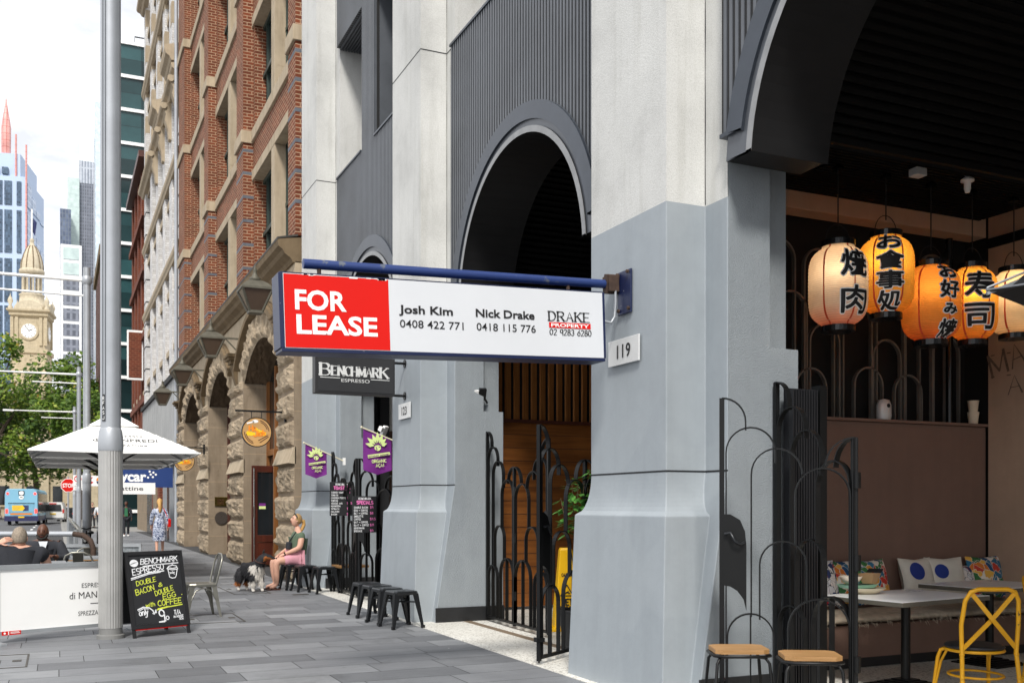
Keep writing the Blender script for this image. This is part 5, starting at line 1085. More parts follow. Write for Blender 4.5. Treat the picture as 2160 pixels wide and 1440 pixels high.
f = MB(); ringf(f, P, 1.58, 2.5, 0.03, 0.15, 180, 360, 0.003); put(f, 'blue_arc', M['sign_blue'], c); f = MB(); polyf(f, P, [(1.22, 2.38), (1.32, 2.45), (1.24, 2.5)], 0.003); polyf(f, P, [(1.22, 2.66), (1.3, 2.66), (1.24, 2.58)], 0.003); put(f, 'red_corner', M['sign_red'], c)

# road signs
so_ = thing('stop_sign', 'red octagonal STOP sign on a thin grey post by the kerb', 'road sign', (0.52, 60, 0)); MB().tube([(0, 0.06, 0), (0, 0.06, 3.1)], 0.045, 8).build('post', M['pole_grey'], so_)
c = MB().lathe([(0.0, 0.0), (0.40, 0.0), (0.40, 0.03)], (0, 0, 2.62), 8, False, 'y').build('back_plate', M['lettering_white'], so_); P = Plane((0, -0.004, 2.62), (1, 0, 0), (0, 0, 1))
f = MB(); f.add([P.p(0.37 * cos(pi / 8 + k * pi / 4), 0.37 * sin(pi / 8 + k * pi / 4), 0) for k in range(8)], [tuple(range(8))]); f.build('face', M['sign_red'], so_); c.rotation_euler = (0, 0, 0)
c.data.transform(Matrix.Translation((0, 0, 2.62)) @ Matrix.Rotation(pi / 8, 4, 'Y') @ Matrix.Translation((0, 0, -2.62)))
put(font_mesh('STOP', P, 0, -0.11, 0.22, 0.58, 0.03, 0.004, 'CENTER'), 'lettering', M['lettering_white'], so_)
nt_ = thing('turn_sign', 'white NO RIGHT TURN sign with red ring beside the stop sign', 'road sign', (0.88, 52.5, 0)); MB().box(-0.21, 0, 2.25, 0.21, 0.02, 2.98).build('plate', M['white_gloss'], nt_); P = Plane((0, -0.002, 0), (1, 0, 0), (0, 0, 1))
f = MB(); ringf(f, P, 0, 2.80, 0.125, 0.165); ribbon(f, P, [(-0.1, 2.9), (0.1, 2.7)], 0.03, 0.004); f.build('red_ring', M['sign_red'], nt_); f = MB(); ribbon(f, P, [(-0.05, 2.72), (-0.05, 2.82), (0.06, 2.82)], 0.03, 0.003); f.build('arrow', M['lettering_black'], nt_)
put(font_mesh('NO', P, 0, 2.50, 0.09, 0.17, 0.01, 0.003, 'CENTER'), 'lettering', M['lettering_black'], nt_); put(font_mesh('RIGHT', P, 0, 2.40, 0.06, 0.3, 0.005, 0.003, 'CENTER'), 'lettering', M['lettering_black'], nt_); put(font_mesh('TURN', P, 0, 2.29, 0.06, 0.28, 0.005, 0.003, 'CENTER'), 'lettering', M['lettering_black'], nt_)

# ---------------------------------------------------------------- folding iron gates of overlapping arches
def gate_leaf(par, a, b, rise, org, latch=False):
    """one leaf from its tall end a down to its low end b (plan points), straps standing proud of the leaf's plane"""
    A = Vector((a[0], a[1], 0)); B = Vector((b[0], b[1], 0)); L = (B - A).length; t = (B - A) / L; n = Vector((-t.y, t.x, 0)); O = Vector(org)
    p = lambda s, z: A + t * (s * L / 0.93) + Vector((0, 0, z)) - O
    mb = MB(); fl = (0.042, 0.010)
    def strap(pts, w_=None): mb.tube([p(s, z) for s, z in pts], 0, flat=w_ or fl, fdir=n)
    def arch(s0, s1, top, zl, zr):
        r = (s1 - s0) / 2; c = (s0 + s1) / 2; zc = top - r; strap([(s0, zl), (s0, zc)] + [(c - r * cos(pi * k / 14), zc + r * sin(pi * k / 14)) for k in range(1, 14)] + [(s1, zc), (s1, zr)])
    H = 2.26 + rise
    mb.bar(p(0, 0.04), p(0, H), 0.035, 0.035, up=t); mb.bar(p(0.93, 0.04), p(0.93, 1.97), 0.035, 0.035, up=t); mb.bar(p(0, 0.07), p(0.93, 0.07), 0.035, 0.03)
    strap([(0.0, H)] + [(0.17 * sin(pi / 2 * k / 8), H - 0.17 + 0.17 * cos(pi / 2 * k / 8)) for k in range(1, 9)] + [(0.17, 2.03 + rise)])
    arch(0.03, 0.38, 2.05 + rise, 0.07, 1.80 + rise); arch(0.21, 0.57, 1.90 + rise * 0.8, 0.72, 1.72); arch(0.52, 0.90, 1.76 + rise * 0.3, 1.22, 0.07)
    strap([(0.93, 1.97)] + [(0.93 - 0.20 * sin(pi / 2 * k / 8), 1.77 + 0.2 * cos(pi / 2 * k / 8)) for k in range(1, 9)])
    arch(0.27, 0.60, 1.25, 0.70, 0.82); arch(0.47, 0.90, 0.85, 0.07, 0.07); arch(0.04, 0.37, 0.74, 0.07, 0.07)
    strap([(0.205, 0.07), (0.205, 0.73)]); strap([(0.685, 0.07), (0.685, 0.84)])
    g = mb.build('gate_leaf', M['iron'], par)
    for z in (0.35, 1.05, 1.62): MB().tube([p(0.955, z), p(0.955, z + 0.11)], 0.02, 8).build('hinge', M['iron'], g)
    if latch:
        pts = [(0.005, 0.86)] + [(0.17 - 0.165 * cos(pi / 2 * k / 8), 0.86 - 0.0 * k) for k in range(0)] + [(0.005, 1.44), (0.06, 1.44), (0.13, 1.40), (0.165, 1.32), (0.175, 1.22), (0.175, 0.76), (0.155, 0.84), (0.11, 0.90), (0.06, 0.93), (0.005, 0.93)]
        pts = [(0.005, 0.94), (0.005, 1.44), (0.06, 1.44), (0.13, 1.40), (0.165, 1.32), (0.175, 1.22), (0.175, 0.76), (0.155, 0.84), (0.11, 0.90), (0.06, 0.93)]
        MB().prism(pts, lambda s, z: p(s, z) + n * 0.02, lambda s, z: p(s, z) - n * 0.02).build('latch_plate', M['iron'], g)
        MB().tube([p(0.02, 1.30) - n * 0.04, p(0.06, 1.31) - n * 0.06, p(0.09, 1.25) - n * 0.07, p(0.13, 1.23) - n * 0.06, p(0.16, 1.24) - n * 0.04], 0.012, 8).build('handle', M['iron_stool'], g)
        MB().tube([p(0.0, 0.04), p(0.0, -0.04 + 0.06)], 0.008, 6).box(*(list(p(-0.02, 0.22) - Vector((0.02, 0.02, 0))) + list(p(0.03, 0.26) + Vector((0.02, 0.02, 0))))).build('floor_bolt', M['iron'], g)
def gate(lab, hinge, fold, free):
    o = thing('iron_gate', lab, 'gate', (hinge[0], hinge[1], 0), 0, 'folding iron gates of overlapping arches'); gate_leaf(o, hinge, fold, 0.20, (hinge[0], hinge[1], 0)); gate_leaf(o, free, fold, 0.0, (hinge[0], hinge[1], 0), True); return o
gate('folding black iron gate with latch plate, nearest the viewer, behind the wooden topped stools', (5.10, 6.21), (5.01, 5.28), (4.28, 5.80))
gate('black iron gate closed across the timber screened bay, hinged on the second pillar', (5.09, 11.93), (5.05, 11.0), (5.05, 10.07))
gate('open black iron gate leaf standing in front of the yellow wet floor sign', (5.07, 8.08), (4.92, 8.98), (4.12, 8.42))
gate('black iron gate carrying the cafe menu boards, hinged on the third pillar', (4.47, 17.55), (4.42, 16.62), (4.40, 15.69)); gate('black iron gate leaf beside the larger purple flag', (5.0, 13.92), (4.72, 14.78), (4.42, 15.62))
st = thing('folded_shutter', 'tall folded black corrugated shutter standing behind the nearest iron gate', 'shutter', (5.30, 6.13, 0), 0.0)
f = MB(); N = 10
for k in range(N): x0 = -0.15 + 0.26 * k / N; f.prism([(x0, 0.0), (x0 + 0.004, -0.05), (x0 + 0.015, -0.05), (x0 + 0.019, 0.0)], lambda a, b: (a, b, 0.05), lambda a, b: (a, b, 2.40))
f.box(-0.155, 0.0, 0.04, 0.12, 0.05, 2.41); f.build('corrugated_leaf', worn_metal('shutter_black', '#2a2b2e', '#d5d5d2', 0.35, 0.3, 0.69, 14), st); MB().box(0.12, -0.05, 0.03, 0.19, 0.05, 2.44).build('shutter_post', M['iron'], st)

# ---------------------------------------------------------------- stools and chairs
def metal_stool():
    o = thing('metal_stool', 'gunmetal stool', 'stool', group='gunmetal cafe stools'); s = 0.155
    MB().loft([[(a * (s + dx), b * (s + dx), z) for a, b in ((-1, -0.8), (-0.8, -1), (0.8, -1), (1, -0.8), (1, 0.8), (0.8, 1), (-0.8, 1), (-1, 0.8))] for dx, z in ((0.004, 0.405), (0.006, 0.435), (-0.004, 0.45), (-0.03, 0.446), (-0.1, 0.444))]).build('seat', M['iron_stool'], o)
    hd = MB().obox((0, 0, 0.4455), (0.10, 0.03, 0.003)).build('hand_slot', M['groove'], o)
    for sx in (-1, 1):
        for sy in (-1, 1):
            lg = MB(); t = Vector((sx * 0.145, sy * 0.145, 0.425)); b = Vector((sx * 0.20, sy * 0.20, 0.0)); R_ = []
            for z, w_ in ((0.0, 0.022), (0.05, 0.026), (0.42, 0.062)):
                c = b.lerp(t, z / 0.425); R_.append([(c.x + sx * 0.012, c.y + sy * 0.012, z), (c.x + sx * 0.010, c.y - sy * w_, z), (c.x + sx * 0.002, c.y - sy * w_, z), (c.x + 0.0, c.y + 0.0, z), (c.x - sx * w_, c.y + sy * 0.002, z), (c.x - sx * w_, c.y + sy * 0.010, z)])
            lg.loft(R_); c = b.lerp(t, 0.55); l_ = lg.build('leg', M['iron_stool'], o)
            MB().box(b.x - 0.02, b.y - 0.02, 0, b.x + 0.02, b.y + 0.02, 0.035).build('foot', M['black_gloss'], l_)
    f = MB(); f.bar((-0.165, -0.165, 0.32), (0.165, 0.165, 0.32), 0.012, 0.02); f.bar((-0.165, 0.165, 0.315), (0.165, -0.165, 0.315), 0.012, 0.02); f.build('brace', M['iron_stool'], o); return o
ms0 = metal_stool()
SL = [((3.86, 11.76), 0.12, 'gunmetal stool at the near end of the row against the second pillar'), ((3.83, 12.24), 0.1, 'second gunmetal stool of the row, just behind the nearest one'), ((3.84, 12.72), 0.08, 'third gunmetal stool of the row beside the second pillar'), ((3.84, 13.2), 0.06, 'fourth gunmetal stool at the far end of the front row'), ((4.50, 13.95), 0.3, 'gunmetal stool half hidden behind the second pillar'),
      ((3.86, 17.9), 0.1, 'gunmetal stool under the seated woman in pink shorts'), ((4.17, 16.93), 0.1, 'gunmetal stool standing alone between the seated woman and the low table'), ((3.98, 18.6), 0.2, 'gunmetal stool behind the seated woman'), ((3.96, 17.42), 0.1, 'gunmetal stool tucked beside the seated woman')]
for i, (p, rz, lab) in enumerate(SL):
    o = ms0 if i == 0 else copy_tree(ms0); o.location = (p[0], p[1], 0.004); o.rotation_euler = (0, 0, rz); o['label'] = lab
lt = thing('low_table', 'low wooden topped black table beside the cafe stools', 'table', (4.62, 16.9, 0.004), 0.06)
MB().box(-0.26, -0.24, 0.43, 0.26, 0.24, 0.47).build('table_top', wood('low_table_wood', '#6b4a2a', '#a57d4c', 'x', 1.5, 0.5), lt, bevel=0.005)
for sx in (-1, 1):
    for sy in (-1, 1): MB().box(sx * 0.24, sy * 0.22, 0, sx * 0.205, sy * 0.185, 0.428).build('leg', M['iron'], lt)
for y in (-0.2, 0.2): MB().box(-0.205, y - 0.012, 0.1, 0.205, y + 0.012, 0.125).build('stretcher', M['iron'], lt)
def wood_stool():
    o = thing('wood_top_stool', 'stool', 'stool', group='wooden topped tube stools'); h = 0.55
    MB().loft([[(a, b, z) for a, b in ((-0.18, -0.11), (-0.13, -0.15), (0.13, -0.15), (0.18, -0.11), (0.18, 0.11), (0.13, 0.15), (-0.13, 0.15), (-0.18, 0.11))] for z in (h - 0.028, h)]).build('seat', M['wood_seat'], o, bevel=0.006)
    R_ = [(-0.185, -0.11), (-0.13, -0.16), (0.13, -0.16), (0.185, -0.11), (0.185, 0.11), (0.13, 0.16), (-0.13, 0.16), (-0.185, 0.11)]
    MB().tube([(a, b, h - 0.042) for a, b in R_], 0.011, 8, closed=True).build('seat_ring', M['iron'], o)
    for sx in (-1, 1):
        for sy in (-1, 1): MB().tube([(sx * 0.10, sy * 0.10, h - 0.05), (sx * 0.15, sy * 0.12, h - 0.055), (sx * 0.172, sy * 0.14, h - 0.09), (sx * 0.21, sy * 0.175, 0.0)], 0.011, 8).build('leg', M['iron'], o)
    MB().tube([(sx * 0.195, sy * 0.163, 0.17) for sx, sy in ((-1, -1), (1, -1), (1, 1), (-1, 1))], 0.008, 6, closed=True).build('foot_ring', M['iron'], o); return o
w0 = wood_stool(); w0.location = (4.15, 5.44, 0.004); w0.rotation_euler = (0, 0, -0.42); w0['label'] = 'wooden topped stool closer to the grey pillar, before the latch plate of the gate'
w1 = copy_tree(w0); w1.location = (4.39, 5.02, 0.004); w1.rotation_euler = (0, 0, -0.5); w1['label'] = 'wooden topped stool closer to the yellow chair'
def cafe_chair():
    o = thing('cafe_chair', 'galvanised cafe chair', 'chair', group='galvanised metal cafe chairs')
    MB().loft([[(a * k, b * k, z) for a, b in ((-0.17, -0.18), (0.17, -0.18), (0.19, -0.10), (0.18, 0.16), (0.12, 0.19), (-0.12, 0.19), (-0.18, 0.16), (-0.19, -0.10))] for k, z in ((1.0, 0.41), (1.02, 0.44), (0.98, 0.455), (0.80, 0.448))]).build('seat', M['galv'], o)
    back = [(-0.175, 0.17, 0.44), (-0.185, 0.20, 0.58), (-0.19, 0.235, 0.72), (-0.16, 0.255, 0.80), (-0.08, 0.265, 0.842), (0.08, 0.265, 0.842), (0.16, 0.255, 0.80), (0.19, 0.235, 0.72), (0.185, 0.20, 0.58), (0.175, 0.17, 0.44)]
    MB().tube(back, 0.013, 8).build('back_frame', M['galv'], o)
    MB().loft([[(-0.06 - 0.012 * t, 0.18 + 0.085 * t, 0.45 + 0.385 * t), (0.06 + 0.012 * t, 0.18 + 0.085 * t, 0.45 + 0.385 * t), (0.06 + 0.012 * t, 0.186 + 0.085 * t, 0.45 + 0.385 * t), (-0.06 - 0.012 * t, 0.186 + 0.085 * t, 0.45 + 0.385 * t)] for t in (0, 0.5, 1)]).build('back_splat', plain('dark_steel', '#4a4944', 0.35, 0.7, 0.15, 5), o)
    for sx in (-1, 1):
        for sy in (-1, 1):
            t = Vector((sx * 0.165, sy * 0.165, 0.425)); b = Vector((sx * 0.205, sy * 0.225, 0)); R_ = []
            for z, w_ in ((0.0, 0.018), (0.42, 0.055)):
                c = b.lerp(t, z / 0.42); R_.append([(c.x + sx * 0.010, c.y + sy * 0.010, z), (c.x + sx * 0.008, c.y - sy * w_, z), (c.x, c.y - sy * w_, z), (c.x, c.y, z), (c.x - sx * w_, c.y, z), (c.x - sx * w_, c.y + sy * 0.008, z)])
            MB().loft(R_).build('leg', M['galv'], o)
    for sx in (-1, 1): MB().tube([(sx * 0.185, -0.17, 0.22), (sx * 0.175, -0.10, 0.36), (sx * 0.175, 0.0, 0.395), (sx * 0.175, 0.10, 0.36), (sx * 0.185, 0.17, 0.22)], 0.010, 6).build('side_brace', M['galv'], o)
    return o
cc0 = cafe_chair(); cc0.location = (1.76, 14.05, 0); cc0.rotation_euler = (0, 0, radians(-84)); cc0['label'] = 'galvanised metal chair standing to the right of the chalkboard'
for p, rz, lab in (((0.28, 15.5), 175, 'galvanised chair with a dark back splat beside the seated men'), ((0.48, 16.6), 10, 'galvanised chair on the far side of the cafe table'), ((1.12, 15.2), 150, 'galvanised chair behind the chalkboard, its rounded back showing on the left'), ((1.35, 14.4), 165, 'galvanised chair just behind the top of the chalkboard')):
    o = copy_tree(cc0); o.location = (p[0], p[1], 0); o.rotation_euler = (0, 0, radians(rz)); o['label'] = lab
tb = thing('cafe_table', 'small cafe table with brown edge between the galvanised chairs', 'table', (0.42, 16.05, 0)); MB().box(-0.45, -0.3, 0.715, 0.45, 0.3, 0.745).build('table_top', plain('cafe_table_top', '#8a8d90', 0.4, 0, 0.1, 4), tb); MB().box(-0.455, -0.305, 0.70, 0.455, 0.305, 0.714).build('table_edge', M['wood_seat'], tb); MB().tube([(0, 0, 0.02), (0, 0, 0.70)], 0.035, 10).box(-0.25, -0.25, 0, 0.25, 0.25, 0.02).build('pedestal', M['iron'], tb)

# ---------------------------------------------------------------- chalkboard A-frame
af = thing('chalkboard', 'black A-frame chalkboard with white and yellow chalk lettering for BENCHMARK ESPRESSO', 'chalkboard', (1.10, 12.15, 0), radians(24)); th0 = math.atan2(0.20, 0.95)
def af_leaf(sign):
    o_y = 0.0 if sign < 0 else 0.52; dy = 0.22 if sign < 0 else -0.22
    return lambda x, v, d=0.0: (x, o_y + dy * v / 0.97 + (d * -1 if sign < 0 else d), v)
fb = MB(); F = af_leaf(-1); Bk = af_leaf(1)
def bar_on(mb, fn, x0, v0, x1, v1, d0, d1): mb.add([fn(x0, v0, d0), fn(x1, v0, d0), fn(x1, v1, d0), fn(x0, v1, d0), fn(x0, v0, d1), fn(x1, v0, d1), fn(x1, v1, d1), fn(x0, v1, d1)], [(0, 1, 2, 3), (7, 6, 5, 4), (0, 4, 5, 1), (1, 5, 6, 2), (2, 6, 7, 3), (3, 7, 4, 0)])
for x0, v0, x1, v1 in ((-0.36, 0.10, -0.32, 0.97), (0.32, 0.10, 0.36, 0.97), (-0.32, 0.93, 0.32, 0.97), (-0.32, 0.10, 0.32, 0.15)): bar_on(fb, F, x0, v0, x1, v1, -0.012, 0.022)
bar_on(fb, F, -0.355, 0.0, -0.32, 0.11, -0.012, 0.012); bar_on(fb, F, 0.32, 0.0, 0.355, 0.11, -0.012, 0.012); af_frame = fb.build('frame', M['board_frame'], af)
fb = MB(); bar_on(fb, F, -0.322, 0.14, 0.322, 0.94, -0.008, 0.008); bd = fb.build('board', M['blackboard'], af)
fb = MB(); bar_on(fb, Bk, -0.36, 0.0, -0.32, 0.97, -0.01, 0.02); bar_on(fb, Bk, 0.32, 0.0, 0.36, 0.97, -0.01, 0.02); bar_on(fb, Bk, -0.32, 0.12, 0.32, 0.95, -0.01, 0.008); fb.build('rear_leaf', M['board_frame'], af)
fb = MB(); bar_on(fb, F, -0.33, 0.085, 0.34, 0.098, -0.008, 0.012); fb.build('red_strip', M['sign_red'], af)
o0 = Vector(F(-0.36, 0.0, 0.0083)); P = Plane(o0, (1, 0, 0), Vector(F(0, 1)) - Vector(F(0, 0))); R = random.Random(5)
def U(x, y): return (0.72 * (x - 75 - (y - 150) * 0.05) / 805, 0.10 + 0.87 * (1215 - y) / 1065)
def W(mb, t, x, y, h, wd, ang=0.0, sw=0.17, sl=0.1): a, b = U(x, y); hand(mb, P, t, a, b, h * 0.87 / 1065, wd * 0.72 / 805, radians(ang), sw, 0.03, 0.002, 1.0, sl, R)
f = MB(); W(f, 'BENCHMARK', 290, 305, 74, 520, 3.0, 0.16, 0.2); W(f, 'ESPRESSO', 178, 455, 84, 440, 8, 0.15, 0.1)
def L_(mb, pts, w_): ribbon(mb, P, [U(*p) for p in pts], w_, 0.002)
L_(f, [(320, 335), (500, 318), (820, 305)], 0.011); L_(f, [(150, 500), (400, 430), (610, 412)], 0.013); L_(f, [(150, 520), (400, 448), (560, 430)], 0.008); disc(f, P, *U(200, 285), 0.052, 0.002, 18, 0.043)
cup = [[(668, 395), (685, 505)], [(685, 505), (720, 525), (765, 520), (780, 495)], [(780, 495), (800, 400)], [(655, 385), (730, 405), (810, 395)], [(655, 385), (680, 350), (740, 335), (790, 350), (810, 395)], [(690, 440), (730, 455), (760, 440)], [(735, 330), (725, 305), (760, 300)], [(700, 460), (735, 430), (755, 470)], [(675, 370), (735, 385), (800, 372)]]
for c in cup: L_(f, c, 0.010)
W(f, 'only', 235, 1030, 85, 120, 5, 0.16, 0.1); L_(f, [(215, 945), (290, 912), (370, 925), (420, 970), (440, 1020)], 0.013); L_(f, [(225, 965), (295, 930), (360, 942)], 0.009); L_(f, [(415, 1010), (440, 1025), (452, 990)], 0.010)
W(f, '9', 510, 1120, 150, 75, 0, 0.13, -0.05); W(f, '0', 600, 1115, 50, 40, 0, 0.25, 0); L_(f, [(500, 1140), (595, 1130)], 0.014); L_(f, [(510, 1152), (580, 1146)], 0.010); W(f, 'T/A', 715, 1050, 60, 90, 0, 0.18); W(f, 'IN HOUSE', 705, 1100, 30, 140, 3, 0.22); W(f, '50c', 785, 1132, 30, 62, 2, 0.22); W(f, '$', 450, 1005, 40, 22, 0, 0.2)
put(f, 'chalk_lettering', M['chalk_white'], bd)
f = MB(); L_(f, [(155, 300), (195, 283), (245, 270)], 0.010); put(f, 'bean_line', M['blackboard'], bd)
f = MB(); W(f, 'DOUBLE', 222, 608, 64, 275, 10, 0.14); W(f, 'BACON', 208, 740, 76, 260, 13, 0.14); W(f, '&', 520, 640, 52, 55, 8, 0.17); W(f, 'DOUBLE', 472, 765, 66, 268, 14, 0.14); W(f, 'EGG', 575, 822, 70, 185, 8, 0.15); W(f, 'with', 328, 915, 56, 125, 4, 0.16); W(f, 'COFFEE', 497, 915, 74, 335, 4, 0.15); W(f, '*', 825, 800, 30, 20, 0, 0.2); L_(f, [(480, 965), (640, 935), (840, 915)], 0.012); L_(f, [(490, 950), (640, 925)], 0.008)
put(f, 'yellow_lettering', M['chalk_yellow'], bd)

# ---------------------------------------------------------------- cafe barrier, hoop, street poles
def barrier(name, lab, a, b, z0, z1, mat, fmat, text=False):
    A = Vector((a[0], a[1], 0)); d = Vector((b[0] - a[0], b[1] - a[1], 0)); L = d.length; o = thing(name, lab, 'barrier', A, atan2(d.y, d.x))
    p = MB().box(0.03, -0.006, z0, L - 0.03, 0.006, z1).build('screen_panel', mat, o); f = MB()
    f.box(0, -0.025, z1, L, 0.025, z1 + 0.05); f.box(0, -0.02, z0 - 0.04, L, 0.02, z0); f.build('rail', fmat, o)
    for x in (0.015, L - 0.015): MB().box(x - 0.02, -0.022, 0.02, x + 0.02, 0.022, z1 + 0.001).box(x - 0.03, -0.22, 0, x + 0.03, 0.22, 0.02).build('post', fmat, o)
    return o, p, L
M['screen_rail'] = plain('screen_rail_grey', '#a9adb0', 0.4, 0.5, 0.08)
ba, pa, L = barrier('cafe_barrier', 'white cafe screen printed with ESPRESSO di MANFREDI in front of the seated men', (-0.62, 12.15), (0.87, 12.75), 0.13, 0.80, M['white_gloss'], M['screen_rail'])
P = Plane((0, -0.0065, 0), (1, 0, 0), (0, 0, 1)); cx = 1.085
for t, z, h, wd, bo in (('ESPRESSO', 0.555, 0.055, 0.30, 0), ('di MANFREDI', 0.432, 0.080, 0.58, 0.0), ('SPREZZATURA', 0.235, 0.055, 0.38, 0)): put(font_mesh(t, P, cx, z, h, wd, bo, 0.002, 'CENTER'), 'lettering', M['lettering_black'], pa)
f = MB(); rect(f, P, cx - 0.05, 0.365, cx + 0.05, 0.373, 0.002); f.build('dash', M['lettering_black'], pa)
P = Plane((0, -0.0225, 0), (1, 0, 0), (0, 0, 1)); f = MB(); rect(f, P, 0.06, 0.088, 0.26, 0.132, 0.002); st_ = f.build('red_sticker', M['sign_red'], ba); f = MB(); rect(f, P, 0.125, 0.092, 0.135, 0.128, 0.004); rect(f, P, 0.15, 0.104, 0.25, 0.110, 0.004); rect(f, P, 0.15, 0.116, 0.24, 0.122, 0.004); disc(f, P, 0.09, 0.11, 0.012, 0.004); f.build('sticker_print', M['lettering_white'], st_)
k = NT('slate_screen', 0.6); n_ = k.noise(k.map('Object', (1, 1, 1)), 9, 8, 0.7, 0.5); k.col(k.ramp(n_, [(0.35, srgb('#4e5357')), (0.5, srgb('#7c8286')), (0.65, srgb('#a2a7a9'))])); M['slate'] = k.m
barrier('rear_barrier', 'grey slate patterned cafe screen behind the men and the metal chairs', (-2.2, 17.75), (1.2, 16.75), 0.12, 0.85, M['slate'], M['screen_rail'])
ho = thing('bike_hoop', 'stainless steel bike hoop between the big pole and the chalkboard', 'bike rack', (0.80, 13.2, 0), radians(70)); MB().tube([(-0.35, 0, 0), (-0.35, 0, 0.62), (-0.30, 0, 0.76), (-0.18, 0, 0.84), (0.18, 0, 0.84), (0.30, 0, 0.76), (0.35, 0, 0.62), (0.35, 0, 0)], 0.03, 10).build('hoop', M['steel'], ho)
def smart_pole(lab, loc, r, H, main=False, arm=0.0):
    o = thing('street_pole', lab, 'pole', loc, 0, 'grey multi function street poles')
    MB().lathe([(r * 1.18, 0.0), (r * 1.18, 0.04), (r * 0.98, 0.05), (r * 0.98, 0.12)], n=28, smooth=False).build('base', plain('pole_base', '#7f7f7d', 0.6, 0.2), o)
    fl = [];
    nf = 56
    for z in (0.12, 2.12): fl.append([(r * (1.02 if k % 2 else 0.985) * cos(2 * pi * k / nf), r * (1.02 if k % 2 else 0.985) * sin(2 * pi * k / nf), z) for k in range(nf)])
    MB().loft(fl).build('fluted_shaft', plain('fluted_aluminium', '#b1b0ad', 0.42, 0.5, 0.1, 3) if main else M['pole_grey'], o); MB().lathe([(r * 1.04, 2.12), (r * 1.07, 2.14), (r * 1.07, 2.22), (r * 0.98, 2.34), (r * 0.86, 2.38)], n=28).build('collar', M['pole_grey'], o)
    MB().lathe([(r * 0.86, 2.38), (r * 0.84, H)], n=28).build('shaft', M['pole_grey'], o)
    tr = MB()
    for a in (-2.30, ): 
        c, s_ = cos(a), sin(a)
        for da in (-0.16, 0.16): q = a + da; tr.tube([(r * 0.86 * cos(q), r * 0.86 * sin(q), 2.45), (r * 0.85 * cos(q), r * 0.85 * sin(q), H)], 0.008, 5)
    tr.build('slot', plain('pole_slot', '#6f7378', 0.5, 0.3) if main else M['screen_rail'], o)
    if arm:
        z = H - 0.35; MB().tube([(0, 0, z), (-arm, 0.0, z - 0.02)], [0.05, 0.035], 10).build('arm', M['white_gloss'], o); MB().lathe([(r * 0.9, z - 0.12), (r * 1.25, z - 0.06), (r * 1.25, z + 0.06), (r * 0.9, z + 0.12)], n=20).build('arm_collar', M['pole_grey'], o)
        MB().tube([(0, 0, z - 0.42), (-arm * 0.55, 0, z - 0.42)], 0.03, 8).build('lower_arm', M['white_gloss'], o); MB().box(-arm - 0.6, -0.1, z - 0.08, -arm + 0.02, 0.1, z + 0.03).build('lamp_head', M['white_gloss'], o)
    return o
mpole = smart_pole('thick grey street pole in the foreground with a fluted base, beside the white cafe screen', (0.545, 12.17, 0), 0.128, 12.5, True)
P = Plane((0.128 * 0.86 * cos(-2.3) - 0.004, 0.128 * 0.86 * sin(-2.3) - 0.006, 2.45), (cos(-2.3 + pi / 2), sin(-2.3 + pi / 2), 0), (0, 0, 1))
f = MB(); rect(f, P, -0.016, 0.0, 0.016, 0.30, 0.002); tg = f.build('graffiti_strip', M['board_frame'], mpole); f = MB(); R = random.Random(9)
for q in range(5): hand(f, P, 'JSAFR'[q], -0.010, 0.02 + q * 0.055, 0.035, 0.02, 0, 0.2, 0.1, 0.004)
put(f, 'graffiti', M['plate'], tg)
smart_pole('nearest slim grey street pole behind the big one, with a long white arm', (0.72, 29.6, 0), 0.11, 8.0, False, 3.9)
smart_pole('middle slim grey street pole in front of the trees', (0.90, 51.0, 0), 0.11, 8.0, False, 3.6); smart_pole('farthest slim grey street pole, shortest of the three by the trees', (1.0, 71.5, 0), 0.11, 8.0, False, 3.6)

